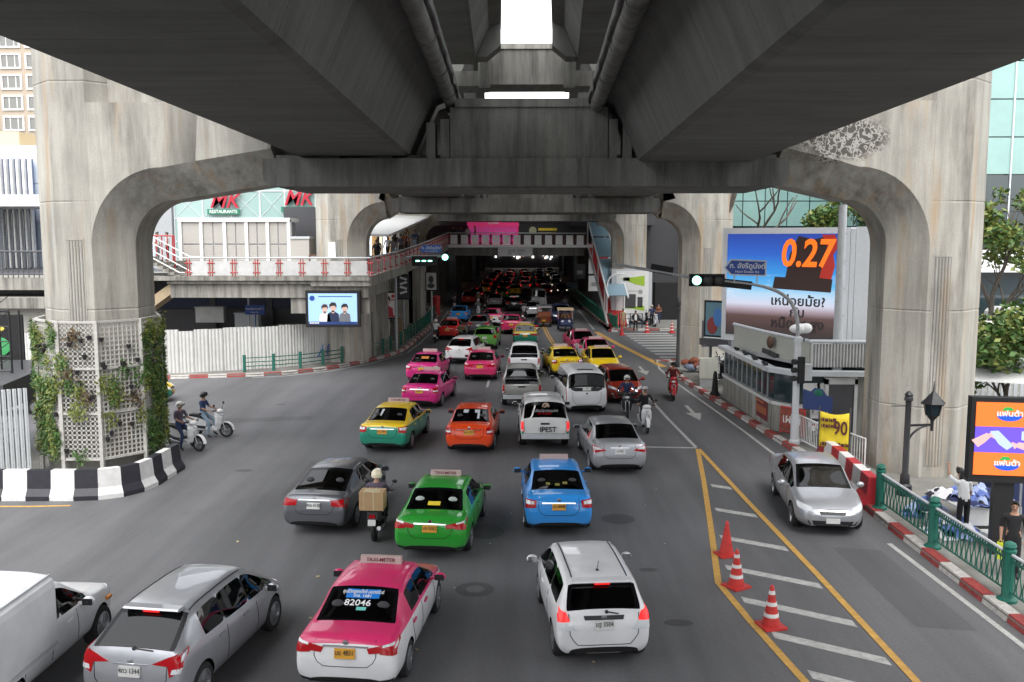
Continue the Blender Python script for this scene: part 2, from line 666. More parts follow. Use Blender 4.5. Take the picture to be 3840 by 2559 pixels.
KL = [(-60, 45.5), (-30, 46.0), (-19.8, 48.4), (-15.4, 49.4), (-13.5, 50.2), (-11.5, 52.2), (-9.8, 55.4), (-8.5, 59.6), (-8.15, 66), (-8.1, 78), (-8.7, 95), (-9.4, 117), (-9.6, 260)]
KR_near = [(9.9, -4), (9.7, 8), (9.5, 17), (9.45, 22), (9.45, 25), (9.6, 29.5), (9.3, 34), (9.0, 38.2), (8.55, 44), (8.3, 48), (8.3, 52.5), (8.9, 54.8), (10.5, 56), (40, 57)]
KR_far = [(40, 75.4), (9.5, 75.2), (7.6, 74), (7.0, 77), (6.5, 85.5), (6.1, 103), (6.0, 120), (6.0, 260)]

def raised(name, edge, closing, top, mat):
    pts = [(p.x, p.y) for p in catmull([(x, y, 0) for x, y in edge], 6)]
    poly = pts + closing
    m = MB()
    m.prism(poly, -.02, top, 'z')
    return struct(m.build(name, mat))

raised('pavement', KL, [(-60, 260)], .13, M['pave'])
raised('pavement', KR_near, [(40, 60), (41, -4)][:1] + [(60, 57), (60, -4)], .13, M['pave'])
raised('pavement', KR_far, [(60, 260), (60, 75.5)], .13, M['pave'])

def kerb(edge, step, z, w, side, name='kerb', faded=False, cut=None):
    par = struct(bpy.data.objects.new(name, None))
    COL.objects.link(par)
    pts = resample(catmull([(x, y, 0) for x, y in edge], 8), step)
    for i, (a, b_) in enumerate(zip(pts, pts[1:])):
        if cut and not cut(a):
            continue
        d = (b_ - a).normalized()
        nrm = Vector((-d.y, d.x, 0)) * side
        g = d * .012
        m = MB()
        o = nrm * -.02
        vs = [a + g + o, b_ - g + o, b_ - g + nrm * w, a + g + nrm * w]
        top = z + (.006 if i % 2 else 0)
        bot = [Vector((p.x, p.y, 0)) for p in vs]
        tp = [Vector((p.x, p.y, top)) + (nrm * .035 if k < 2 else Vector()) for k, p in enumerate(vs)]
        m.add(bot + tp, [(0, 1, 2, 3), (4, 5, 6, 7), (0, 1, 5, 4), (1, 2, 6, 5), (2, 3, 7, 6), (3, 0, 4, 7)])
        m.build('kerb_stone', M['kerb_red'] if i % 2 else M['kerb_white'], par)
    return par

kerb(KL, .98, .165, .22, 1, cut=lambda p: -24 < p.x and p.y < 90)
kerb(KR_near, .98, .165, .26, -1, cut=lambda p: p.y > 12 and p.x < 10.6)
kerb(KR_far, 1.0, .165, .22, -1, cut=lambda p: p.x < 12 and p.y < 100)

# painted markings, thin sheets lying on the road
Z1, Z2 = .004, .008
def strip(a, b_, w, mat, z=Z1, name='road_marking'):
    a, b_ = Vector((*a, 0)), Vector((*b_, 0))
    d = (b_ - a).normalized()
    s = Vector((-d.y, d.x, 0)) * w / 2
    return sheet(name, [((a + s).x, (a + s).y), ((b_ + s).x, (b_ + s).y), ((b_ - s).x, (b_ - s).y), ((a - s).x, (a - s).y)], z, mat)
def polyline(pts, w, mat, z=Z1):
    P = [Vector((x, y, 0)) for x, y in pts]
    Ls, Rs = [], []
    for i, p in enumerate(P):
        d = (P[min(i + 1, len(P) - 1)] - P[max(i - 1, 0)]).normalized()
        s = Vector((-d.y, d.x, 0)) * w / 2
        Ls.append(((p + s).x, (p + s).y))
        Rs.append(((p - s).x, (p - s).y))
    return sheet('road_marking', Ls + Rs[::-1], z, mat)
polyline([(6.16, 32.3), (5.55, 28), (4.85, 23.4), (4.22, 19.42), (4.42, 17.5), (4.76, 14.9), (5.1, 12.3)], .15, M['yellow_line'], Z2)
polyline([(6.2, 32.3), (6.36, 26), (6.55, 20), (6.66, 14.94), (6.72, 11)], .15, M['yellow_line'], Z2 + .004)
for i, y in enumerate([30.0, 27.4, 24.9, 22.5, 20.35, 18.45, 16.75, 15.15, 13.6]):
    xl = interp([(14.9, 4.9), (17.5, 4.55), (19.42, 4.4), (23.4, 5.0), (28, 5.7), (32.3, 6.3)], y) + .06
    xr = interp([(14.9, 6.6), (20, 6.5), (26, 6.32), (32.3, 6.2)], y - .9) - .1
    if xr - xl > .25:
        t = (xr - xl)
        sheet('road_marking', [(xl, y + .2), (xl, y - .12), (xr, y - .12 - .62 * t), (xr, y + .2 - .62 * t)], Z1, M['white_line'])
strip((4.0, 32.65), (6.15, 32.5), .16, M['white_line'])
polyline([(6.15, 32.6), (5.95, 38), (5.72, 48), (5.66, 58), (5.62, 72)], .13, M['white_line'])
polyline([(9.25, 12), (9.22, 16.4), (9.0, 22.1)], .13, M['white_line'])
polyline([(8.72, 31), (8.55, 35.5), (8.25, 41), (7.9, 47), (7.75, 52.8), (7.9, 54.3)], .12, M['white_line'])
polyline([(1.4, 80), (1.6, 71.7), (2.1, 60), (2.75, 46.1), (2.95, 42)], .13, M['yellow_line'])
polyline([(1.6, 80), (1.8, 71.7), (2.3, 60), (2.95, 46.1)], .1, M['yellow_line'], Z2)
for k in range(7):
    strip((-2.0 - .02 * k, 46 + 6 * k), (-2.0 - .02 * k, 48.4 + 6 * k), .12, M['white_line'])
polyline([(-17.2, 42.2), (-18.4, 45.9)], .5, M['white_line'])
polyline([(-7.9, 60), (-7.72, 66), (-7.66, 78), (-8.2, 95)], .12, M['white_line'])
polyline([(-14.9, 49.0), (-13.2, 49.7), (-11.2, 51.6), (-9.4, 55), (-8.1, 59.4)], .14, M['white_line'])
polyline([(-17.5, 24.85), (-14, 24.9), (-12.9, 25.0)], .13, M['yellow_line'])
polyline([(5.66, 74), (6.5, 66), (7.6, 57.5), (8.15, 53.5)], .42, M['yellow_line'], Z2)
polyline([(5.62, 76), (5.6, 88), (5.4, 120)], .12, M['white_line'])
for k in range(11):                                          # zebra over the side street
    y = 56.4 + 1.62 * k
    x0 = 8.6 - .085 * k
    strip((x0, y), (x0 + 3.6, y + .25), .72, M['white_line'])
def arrow(x, y, s=1.0):
    pts = [(-.08, 3.4), (.08, 3.4), (.08, 1.6), (.34, 1.6), (0, 0), (-.34, 1.6), (-.08, 1.6)]
    sheet('road_marking', [(x + a * s, y + b_ * s) for a, b_ in pts], Z1, M['white_line'])
arrow(7.25, 37.6)
arrow(6.7, 50.4)
arrow(4.2, 63, 1.2)
def disc_patch(x, y, rx, ry, name='manhole_cover', n=20, mat=None, z=Z1):
    return sheet(name, [(x + rx * math.cos(2 * PI * k / n), y + ry * math.sin(2 * PI * k / n)) for k in range(n)], z, mat or M['patch'])
disc_patch(-1.1, 18.96, .42, .42)
disc_patch(2.48, 24.0, .45, .45)
disc_patch(-1.05, 22.9, .5, .6)
disc_patch(-1.1, 18.96, .2, .2, mat=M['road'], z=Z2)
for x, y, a in ((-9.2, 29, .3), (-11.2, 41, .25), (3.0, 17.3, .3), (2.8, 20.2, .22)):
    disc_patch(x, y, a, a * .55, 'tar_stain', 9)
for q in ([(-7.2, 26.2), (-4.6, 26.4), (-4.7, 30.6), (-7.3, 30.3)], [(2.5, 35.5), (3.9, 35.6), (3.7, 45), (2.4, 44.8)], [(7.6, 17.2), (8.7, 17.0), (8.6, 21.6), (7.5, 21.8)], [(-13, 36.6), (-9, 37.4), (-9.1, 38.3), (-13.1, 37.5)]):
    sheet('road_patch', q, .003, M['patch2'])
for pts in ([(-9.5, 24.2), (-8.4, 25.0), (-7.6, 26.4)], [(7.2, 26), (7.4, 28), (7.1, 31), (7.2, 33)]):
    P_ = catmull([(x, y, 0) for x, y in pts], 7)
    P_ = [(p.x + rnd.uniform(-.05, .05), p.y) for p in P_]
    polyline(P_, .014, M['crack'], .0035).name = 'road_crack'
lit = MB()
for k in range(46):                                          # dry leaves and scraps blown on the asphalt
    x, y = rnd.uniform(-7.5, 4), rnd.uniform(13, 30)
    s = rnd.uniform(.012, .045)
    a = rnd.uniform(0, 6.28)
    lit.box((x, y, .012), (s * 2, s, .008), k % 2, rz=a, rx=.3)
struct(lit.build('litter', [plain('dry leaf', (.45, .36, .2), .8), plain('paper scrap', (.6, .6, .58), .8)]), 'stuff')

# ------------------------------------------------------------------ viaduct
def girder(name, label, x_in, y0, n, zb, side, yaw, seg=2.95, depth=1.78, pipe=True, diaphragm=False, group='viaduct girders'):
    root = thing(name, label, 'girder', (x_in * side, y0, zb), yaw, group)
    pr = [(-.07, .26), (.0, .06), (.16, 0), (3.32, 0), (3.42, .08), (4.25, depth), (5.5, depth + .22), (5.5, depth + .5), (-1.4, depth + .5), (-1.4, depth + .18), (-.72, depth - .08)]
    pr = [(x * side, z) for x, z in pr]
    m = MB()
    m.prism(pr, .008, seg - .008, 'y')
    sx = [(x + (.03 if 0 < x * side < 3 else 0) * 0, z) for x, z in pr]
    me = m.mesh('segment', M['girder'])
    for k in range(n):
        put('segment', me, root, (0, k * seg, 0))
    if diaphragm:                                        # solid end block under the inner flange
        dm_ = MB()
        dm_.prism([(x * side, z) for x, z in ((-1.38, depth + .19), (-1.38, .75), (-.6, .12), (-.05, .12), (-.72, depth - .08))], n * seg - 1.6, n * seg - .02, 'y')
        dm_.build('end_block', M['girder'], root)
    if pipe:
        pm = MB()
        L = n * seg
        k = 0
        pts_x = -1.22 * side
        while k * 3.6 < L:
            a, b_ = k * 3.6, min(L, k * 3.6 + 3.58)
            pm.tube([(pts_x, a, depth - .12), (pts_x, b_, depth - .12)], .2, 14)
            pm.tube([(pts_x, b_ - .07, depth - .12), (pts_x, b_, depth - .12)], .225, 14)
            k += 1
        pm.build('drain_pipe', M['ledge'], root, smooth=True)
        cb = MB()
        pts = [((-1.46 - .02 * math.sin(j * 2.1)) * side, j * L / 40, depth + .02 - .1 * math.sin(j * 1.3) ** 2) for j in range(41)]
        cb.tube(pts, .045, 6)
        cb.build('cable', M['black'], root)
    return root

SEG = 2.95
# lower pair: they draw apart slightly with distance
girder('viaduct_girder', 'near left lower box girder running overhead with drain pipe', 2.67, -6.0, 12, 9.97, -1, R(1.42))
girder('viaduct_girder', 'near right lower box girder running overhead with drain pipe', 2.6, -6.0, 12, 9.77, 1, R(-1.18))
girder('viaduct_girder', 'left lower box girder between the first and second portals', 3.6, 30.4, 8, 9.97, -1, R(.6))
girder('viaduct_girder', 'right lower box girder between the first and second portals', 3.6, 30.4, 8, 9.97, 1, R(-.4))
girder('viaduct_girder', 'left lower box girder beyond the second portal', 3.85, 56.6, 8, 9.97, -1, R(.2), pipe=False)
girder('viaduct_girder', 'right lower box girder beyond the second portal', 3.75, 56.6, 8, 9.97, 1, R(-.2), pipe=False)
girder('viaduct_girder', 'left lower box girder beyond the third portal', 3.9, 82, 14, 9.97, -1, 0, pipe=False)
girder('viaduct_girder', 'right lower box girder beyond the third portal', 3.8, 82, 14, 9.97, 1, 0, pipe=False)
girder('viaduct_girder', 'upper left box girder beside the sky slot', 1.05, -6, 20, 17.3, -1, R(1.75), pipe=False, diaphragm=True)
girder('viaduct_girder', 'upper right box girder beside the sky slot', .75, -6, 20, 17.3, 1, R(-2.0), pipe=False, diaphragm=True)
girder('viaduct_girder', 'far upper left box girder behind the crossbeam', 4.0, 56.4, 30, 17.3, -1, R(2.4), pipe=False)
girder('viaduct_girder', 'far upper right box girder behind the crossbeam', 4.0, 56.4, 30, 17.3, 1, R(-2.4), pipe=False)

def portal(label, cxl, cxr, yf, zin_l, zin_m, ztop, full=True, recess=True, xl=-7.6, xr=7.5, upper=None):
    """two octagonal piers and a haunched cap beam, one concrete frame swept along the opening"""
    root = thing('viaduct_portal', label, 'portal frame', (0, yf, 0), 0, 'viaduct portal frames')
    c, dmid = .95, 1.33
    def leg(cx, inner_sign, xmid, zs_=7.5):
        xi = cx + 1.5 * inner_sign                   # inner face
        oct_ = [(cx - .55, 0), (cx + .55, 0), (cx + 1.5, c), (cx + 1.5, c + dmid), (cx + .55, 2 * c + dmid), (cx - .55, 2 * c + dmid), (cx - 1.5, c + dmid), (cx - 1.5, c)]
        cyc = c + dmid / 2
        m = MB()
        vs, fs = [], []
        zs = [0, 2.28, 2.3, 2.33, 2.35, 5.28, 5.3, 5.33, 5.35, 8.6, 8.62, 8.65, 8.67, 12.2, 12.22, 12.25, 12.27, 15.7, 15.72, 15.75, 15.77, 24]
        for i, z in enumerate(zs):
            f = .992 if (i % 4 in (2, 3) and 0 < i < len(zs) - 1) else 1.0   # shallow groove at each formwork lift
            vs += [(cx + (x - cx) * f, cyc + (y - cyc) * f, z) for x, y in oct_]
        for i in range(len(zs) - 1):
            for j in range(8):
                a, b_ = i * 8 + j, i * 8 + (j + 1) % 8
                fs.append((a, b_, b_ + 8, a + 8))
        fs.append(tuple(range((len(zs) - 1) * 8, len(zs) * 8)))
        m.add(vs, fs)
        m.build('pier', M['pier'], root)
        path, outer = [], []
        rr = 1.3
        for k in range(0, 21):
            a = PI / 2 * k / 20
            path.append((xi + inner_sign * rr * (1 - math.cos(a)), 7.25 + (zin_l - 7.25) * math.sin(a)))
            outer.append((lerp(cx, xi + inner_sign * rr, max(0, (k - 6) / 14)), lerp(7.25, ztop, min(1, k / 6))))
        for t in (.33, .335, .345, .35, .66, 1.0):
            path.append((lerp(xi + inner_sign * rr, xmid, t), lerp(zin_l, zin_m, t)))
            outer.append((path[-1][0], ztop))
        m = MB()
        rings = []
        for i, ((x, z), (xo_, zo)) in enumerate(zip(path, outer)):
            ins = .012 if i in (22, 23) else 0.0
            an = PI / 2 * min(1, i / 20)
            nx, nz = -inner_sign * math.cos(an), math.sin(an)
            if i > 20:
                sl = (zin_m - zin_l) / (xmid - xi - inner_sign * rr)
                nx, nz = -sl * .97, 1.0
            def pt(s_, y):
                return (x + nx * s_, y, z + nz * s_)
            rings.append([pt(c, .004 + ins), pt(0, c), pt(0, c + dmid), pt(c, 2 * c + dmid - .004), (xo_, 2 * c + dmid - .004, zo), (xo_, .004 + ins, zo)])
        n = 6
        vs = [p for r_ in rings for p in r_]
        fs = []
        for i in range(len(rings) - 1):
            for j in range(n):
                a, b_ = i * n + j, i * n + (j + 1) % n
                fs.append((a, b_, b_ + n, a + n))
        fs.append(tuple(range(n)))
        fs.append(tuple(range((len(rings) - 1) * n, len(rings) * n)))
        m.add(vs, fs)
        m.build('haunch', M['pier'], root, smooth=True)
        # flared shoulder between the beam top and the pier above
        u = MB()
        sh = [(cx, ztop - .2), (xi + inner_sign * 3.2, ztop - .2), (xi + inner_sign * 3.2, ztop + .01)]
        for k in range(1, 9):
            a = PI / 2 * k / 8
            sh.append((xi + inner_sign * (3.2 - 3.2 * math.sin(a)), ztop + 2.4 - 2.4 * math.cos(a)))
        sh.append((cx, ztop + 2.4))
        u.prism(sh, .5, 2 * c + dmid - .5, 'y')
        u.build('shoulder', M['pier'], root)
        if recess:                                   # fluted recess strip on the pier face
            w = MB()
            x0 = cx - .3 + .08 * inner_sign
            w.b(x0 - .03, -.012, .5, x0 - .0, .02, 6.0)
            w.b(x0 + .5, -.012, .5, x0 + .53, .02, zs_)
            w.b(x0 - .03, -.014, zs_ - .03, x0 + .53, .02, zs_ + .03)
            for k in range(5):
                w.tube([(x0 + .06 + .095 * k, .0, .5), (x0 + .06 + .095 * k, -.004, zs_ - .05)], .034, 6)
            w.build('fluted_strip', M['pier'], root)
            q = MB()
            q.b(x0, -.003, .5, x0 + .5, .02, zs_ - .03)
            q.build('recess_panel', plain('dark joint', (.24, .24, .23), .9) if 'dark joint' not in bpy.data.materials else bpy.data.materials['dark joint'], root)
    leg(cxl, 1, xl)
    leg(cxr, -1, xr, 7.0)
    # cap: ledge with rounded ends, upstand between the girders
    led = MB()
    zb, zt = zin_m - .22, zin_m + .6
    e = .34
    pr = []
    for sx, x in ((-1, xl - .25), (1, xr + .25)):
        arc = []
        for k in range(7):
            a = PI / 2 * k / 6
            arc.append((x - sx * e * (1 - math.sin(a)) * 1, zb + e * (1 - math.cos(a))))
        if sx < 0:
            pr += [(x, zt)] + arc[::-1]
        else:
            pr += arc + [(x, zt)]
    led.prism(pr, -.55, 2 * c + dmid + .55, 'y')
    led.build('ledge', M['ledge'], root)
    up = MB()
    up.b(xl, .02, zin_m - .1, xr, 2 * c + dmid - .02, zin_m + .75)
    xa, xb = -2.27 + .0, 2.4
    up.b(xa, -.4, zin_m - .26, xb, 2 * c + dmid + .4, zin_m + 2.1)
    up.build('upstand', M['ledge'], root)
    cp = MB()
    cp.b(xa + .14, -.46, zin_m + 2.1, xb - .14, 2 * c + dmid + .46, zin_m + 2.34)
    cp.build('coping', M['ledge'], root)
    for s, x0 in ((-1, xa), (1, xb)):
        for k in range(2):
            p_ = MB()
            xx = x0 + s * (.16 + .42 * k)
            p_.prism([(xx - .13, -.42), (xx + .13, -.42), (xx + .13, .3), (xx - .13, .3)], zin_m + .58, zin_m + 1.75 - .1 * k, 'z')
            p_.build('bearing_stop', M['ledge'], root)
    # four bearing pads under the girders
    for x in (-5.9, -4.3, 4.3, 5.9):
        b_ = MB()
        b_.b(x - .3, -.35, zt, x + .3, .35, 9.96)
        b_.build('bearing', M['dgrey'], root)
    if upper:
        u = MB()
        u.b(-14, .3, 16.4, -2.3, 2.8, 17.25)
        u.b(2.3, .3, 16.4, 14, 2.8, 17.25)
        u.b(-2.3, .1, 16.45, 2.3, 2.9, 18.45)
        u.build('upper_beam', M['ledge'], root)
        u2 = MB()
        u2.b(-2.0, .02, 18.45, 2.1, 3.0, 18.75)
        u2.build('upper_coping', M['walk'], root)
        for s in (-1, 1):
            h = MB()
            h.lathe([(.28, 16.2), (.36, 16.35), (.38, 16.6), (.38, 17.6), (.36, 18.0)], 12, 0, (s * 2.45, -.1, 0))
            h.build('bearing_head', M['ledge'], root, smooth=True)
    return root

portal('nearest viaduct portal frame with ivy planter round its left pier', -13.9, 12.75, 28.0, 8.72, 9.28, 11.6)
portal('second viaduct portal frame behind the red railed skywalk', -11.2, 10.85, 54.4, 8.75, 9.28, 11.6, upper=True)
portal('third viaduct portal frame before the street footbridge', -10.6, 9.1, 80.5, 8.75, 9.28, 11.6, recess=False, upper=True)

# ------------------------------------------------------------------ left side: skywalk, hoarding, shops
def parapet(root, pts, zs, step, h=1.0, panel='parapet_panel', pm=None, postm=None, hour=False):
    """panels between posts along a line that may climb; every panel and post is a part"""
    P = resample([(x, y, z) for (x, y), z in zip(pts, zs)], step)
    for i, (a, b_) in enumerate(zip(P, P[1:])):
        d = (b_ - a)
        L = d.length
        d.normalize()
        g = d * .17
        m = MB()
        m.bar(a + g + Vector((0, 0, h * .46)), b_ - g + Vector((0, 0, h * .46)), .05, h * .8)
        m.build(panel, pm or M['offwhite'], root)
    for a in P:
        m = MB()
        if hour:
            for z0, z1, w in ((0, .25, .2), (.25, .6, .1), (.6, .92, .2)):
                m.box(a + Vector((0, 0, h * (z0 + z1) / 2)), (w, .12, h * (z1 - z0)))
        else:
            for dx in (-.07, .07):
                m.tube([a + Vector((dx, -.04, 0)), a + Vector((dx, -.04, h * .98))], .028, 6)
            for z in (.22, .74):
                m.tube([a + Vector((-.2, -.05, h * z)), a + Vector((.2, -.05, h * z))], .045, 6)
        m.build('post', postm or M['red_rail'], root)
    m = MB()
    m.tube([p + Vector((0, 0, h * 1.04)) for p in P], .045, 8)
    m.build('handrail', M['lgrey'], root, smooth=True)

sw = thing('skywalk', 'concrete skywalk with white panels and red posts crossing behind the left pier', 'skywalk', (0, 0, 0))
m = MB()
m.prism([(-24, 51.2), (-8.75, 51.2), (-8.75, 58.5), (-24, 58.5)], 5.18, 5.42)
m.build('deck', M['walk'], sw)
m = MB()
m.prism([(-20.2, 51.55), (-8.95, 51.55), (-8.95, 58.2), (-20.2, 58.2)], 4.2, 5.0)
m.b(-20.3, 51.35, 5.0, -8.85, 58.3, 5.14)
m.build('edge_beam', M['walk'], sw)
m = MB()
m.b(-13.4, 51.7, 3.3, -8.9, 53.2, 4.3)
m.build('pier_cap', M['walk'], sw)
m = MB()
m.b(-10.5, 56.9, .1, -9.6, 58.1, 4.3)
m.build('pier', M['walk'], sw)
parapet(sw, [(-19.0, 51.25), (-8.75, 51.25)], [5.42, 5.42], 1.28)
# the ramp that follows the street to the footbridge
rp = [(-8.75, 51.3), (-8.1, 60), (-7.6, 72), (-7.35, 86)]
rz = [5.42, 5.75, 6.35, 7.05]
pr = resample([(x, y, z) for (x, y), z in zip(rp, rz)], 1.55)
for k, (a, b_) in enumerate(zip(pr, pr[1:])):
    m = MB()
    o4 = Vector((-3.4, 0, 0))
    m.add([a, b_, b_ + o4, a + o4] + [v - Vector((0, 0, .55)) for v in (a, b_, b_ + o4, a + o4)], [(0, 1, 2, 3), (7, 6, 5, 4), (0, 4, 5, 1), (1, 5, 6, 2), (2, 6, 7, 3), (3, 7, 4, 0)])
    m.build('ramp_slab', M['walk'], sw)
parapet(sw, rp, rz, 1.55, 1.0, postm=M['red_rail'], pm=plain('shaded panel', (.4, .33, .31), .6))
for y in (62, 72, 81):
    m = MB()
    z = interp([(51, 5.4), (60, 5.75), (72, 6.35), (86, 7.05)], y) - .5
    m.prism([(-10.4, y - .5), (-9.4, y - .5), (-9.4, y + .5), (-10.4, y + .5)], .1, z)
    m.build('pier', M['walk'], sw)
# stair rising to the left
m = MB()
for k in range(9):
    x = -19.6 - k * .32
    m.b(x - .34, 51.5, 5.3 + .17 * k, x, 53.2, 5.48 + .17 * k)
m.build('stair', M['walk'], sw)
m = MB()
for dy in (51.45, 53.2):
    for dz in (.95, .1):
        m.tube([(-19.0, dy, 5.5 + dz), (-19.6, dy, 5.52 + dz), (-22.4, dy, 7.05 + dz)], .035, 6)
for k in range(7):
    m.tube([(-21 - .32 * k, 54.2, 6.0), (-21 - .32 * k, 54.2, 7.7)], .035, 6, 1)
m.tube([(-20.9, 54.2, 7.7), (-23.2, 54.2, 7.7)], .045, 6, 1)
m.tube([(-20.9, 54.2, 7.7), (-20.9, 54.2, 5.6)], .045, 6, 1)
m.build('stair_rail', [M['white'], M['red_rail']], sw)
m = MB()
m.b(-24.5, 53.4, 6.0, -20.9, 56.1, 6.2)
m.build('landing', M['walk'], sw)
m = MB()
m.prism([(-20.2, 4.4), (-20.2, 5.0), (-23.2, 3.0), (-23.2, 2.3)], 51.6, 53.1, 'y')
m.build('stair_soffit', plain('tan stair side', (.4, .31, .2), .8, var=.15), sw)

# shuttered kiosks on the skywalk
ks = thing('kiosk_row', 'row of closed beige shuttered kiosks on the skywalk deck', 'kiosk', (0, 56.3, 0))
xs = [-21.3, -20.0, -18.55, -17.2, -15.9, -14.6]
for a, b_ in zip(xs, xs[1:]):
    for z0, z1 in ((5.45, 7.15), (7.22, 8.55)):
        n = 1 if a == -21.3 else 2
        for k in range(n):
            m = MB()
            x0, x1 = lerp(a + .1, b_ - .1, k / n) + .03, lerp(a + .1, b_ - .1, (k + 1) / n) - .03
            m.b(x0, .0, z0, x1, .05, z1)
            for j in range(int((z1 - z0) / .12)):
                m.b(x0 + .02, -.012, z0 + .03 + j * .12, x1 - .02, .01, z0 + .11 + j * .12)
            m.build('shutter', M['beige'], ks)
for x in xs:
    m = MB()
    m.b(x - .1, -.1, 5.42, x + .1, .3, 8.7)
    m.build('kiosk_post', M['white'], ks)
m = MB()
m.b(-21.4, -.14, 8.56, -14.5, 2.2, 8.8)
m.build('kiosk_roof', M['white'], ks)
m = MB()
m.b(-21.2, .06, 5.42, -14.7, 2.0, 8.55)
m.build('kiosk_back', M['grey'], ks)
k2 = thing('kiosk', 'lower grey kiosk at the end of the beige shuttered row', 'kiosk', (-13.85, 56.0, 5.42))
m = MB()
m.b(-.6, 0, 0, .55, 1.6, 2.1)
m.build('body', M['beige'], k2)
m = MB()
m.b(-.65, -.06, 2.1, .6, 1.7, 2.25)
m.b(-.62, -.04, .95, .57, .0, 1.03)
m.build('frame', M['lgrey'], k2)
bd = thing('notice_board', 'brown framed blank board beside the second left pier', 'notice board', (-12.7, 55.4, 5.5))
m = MB()
m.b(-.42, 0, .0, .42, .05, 1.0)
m.build('board', M['offwhite'], bd)
m = MB()
for a in ((-.48, -.05, -.05, -.40, .07, 1.08), (.40, -.05, -.05, .48, .07, 1.08), (-.40, -.05, 1.0, .40, .07, 1.08), (-.40, -.05, -.05, .40, .07, .03)):
    m.b(*a)
m.build('frame', plain('brown frame', (.12, .05, .03), .6), bd)
m = MB()
m.b(-.19, -.05, 0, .19, .05, .9)
lb = tag(m.build('light_box', glow('white light box', (.95, .97, 1), .55), None, (-11.55, 54.33, 6.4)), 'small white light box on the face of the second left pier', 'light box')

# corrugated hoarding along the kerb
hd = thing('hoarding', 'white corrugated hoarding along the curve of the left kerb', 'hoarding', (0, 0, 0))
hp = resample(catmull([(-40, 47.2, 0), (-29, 47.6, 0), (-20, 49.5, 0), (-16.6, 50.9, 0), (-14, 52.3, 0), (-12.1, 54.4, 0)], 10), .78)
for i, (a, b_) in enumerate(zip(hp, hp[1:])):
    d = (b_ - a)
    L = d.length
    d.normalize()
    nr = Vector((d.y, -d.x, 0))
    m = MB()
    prof = []
    for k in range(4):
        t = k / 4
        for u, o_ in ((.02, 0), (.1, .03), (.17, .03), (.22, 0)):
            prof.append((min(1, t + u) * (L - .006), o_))
    prof.append((L - .006, 0))
    h = 2.55 + .03 * math.sin(i * 1.7) - (.12 if i in (20, 27) else 0)
    vs, fs = [], []
    for u, o_ in prof:
        p = a + d * u + nr * (o_ + .02 * (i % 2))
        vs += [p + Vector((0, 0, .14)), p + Vector((0, 0, h))]
    back = [v - nr * .03 for v in vs]
    n = len(prof)
    for k in range(n - 1):
        fs.append((2 * k, 2 * k + 2, 2 * k + 3, 2 * k + 1))
        fs.append((2 * n + 2 * k, 2 * n + 2 * k + 1, 2 * n + 2 * k + 3, 2 * n + 2 * k + 2))
        fs.append((2 * k + 1, 2 * k + 3, 2 * n + 2 * k + 3, 2 * n + 2 * k + 1))
    m.add(vs + back, fs)
    m.build('hoarding_sheet', M['hoarding'], hd)
for a, b_, hh in (((-12.1, 54.4), (-11.2, 55.5), 2.75), ((-11.2, 55.5), (-10.35, 56.6), 2.7)):
    m = MB()
    m.bar((*a, hh / 2 + .07), (*b_, hh / 2 + .07), .05, hh - .14)
    m.build('hoarding_board', M['offwhite'], hd)
t_ = text('A C', .5, M['ink'], hd, (-11.0, 55.72, 2.0), (R(90), R(-12), R(52)), .005, sx=.8)
m = MB()
for q in ([(-12.45, 53.85, .55), (-12.25, 54.1, 1.0), (-12.2, 54.15, 1.25)], [(-12.0, 54.42, .6), (-11.98, 54.45, 1.1), (-11.85, 54.6, 1.25)]):
    m.tube([Vector(p) + Vector((.05, -.05, 0)) for p in q], .035, 6)
m.build('paint_mark', M['sign_blue'], hd)

# low green rail along the left kerb
fn = thing('railing', 'low green three bar railing along the left kerb in front of the hoarding', 'railing', (0, 0, 0))
fp = resample(catmull([(-15.7, 50.2, 0), (-14.3, 50.8, 0), (-13.0, 51.7, 0), (-11.9, 53.0, 0), (-10.9, 54.6, 0), (-10.0, 56.2, 0), (-9.3, 58.6, 0), (-8.9, 61.5, 0), (-8.7, 66, 0), (-8.6, 78, 0), (-9.1, 92, 0)], 8), 1.6)
for i, a in enumerate(fp):
    m = MB()
    m.b(-.07, -.07, .1, .07, .07, 1.05)
    m.b(-.08, -.08, 1.05, .08, .08, 1.09)
    m.build('post', M['green_rail'], fn, a)
for z in (.45, .68, .92):
    m = MB()
    m.tube([p + Vector((0, 0, z)) for p in fp], .03, 6)
    m.build('rail', M['green_rail'], fn)

# dark undercroft behind the hoarding
b = thing('shop_building', 'dark open fronted shops under the left skywalk', 'shop', (0, 0, 0))
m = MB()
m.b(-44, 64, 0, -12.3, 78, 5.1)
m.build('wall', M['dgrey'], b)
m = MB()
m.b(-44, 59, 4.9, -12.3, 64, 5.1)
m.build('canopy', M['dgrey'], b)
for x in (-22, -18, -14):
    m = MB()
    m.b(x - .2, 63.6, 0, x + .2, 64, 4.9)
    m.build('column', M['dgrey'], b)
m = MB()
m.b(-40, 63.7, 2.7, -12.6, 63.98, 3.6)
m.build('shop_fascia', plain('navy fascia', (.01, .018, .06), .4), b)
for i, (x, w, z, h, mt) in enumerate(((-21.4, 1.9, 1.9, 1.0, 'offwhite'), (-18.9, 1.6, 1.3, 1.2, 'lgrey'), (-16.2, 1.2, 1.0, .7, 'grey'))):
    m = MB()
    m.b(-w / 2, 0, 0, w / 2, .6, h)
    m.b(-w / 2 - .05, -.1, h, w / 2 + .05, .7, h + .06)
    tag(m.build('market_cart', M[mt], None, (x, 61.2, z)), ('pale box stall', 'grey box stall', 'small dark grey stall')[i] + ' in the dark shop under the skywalk', 'stall')
m = MB()
m.tube([(-17.9, 58.5, .1), (-17.9, 58.5, 4.0)], .06, 8)
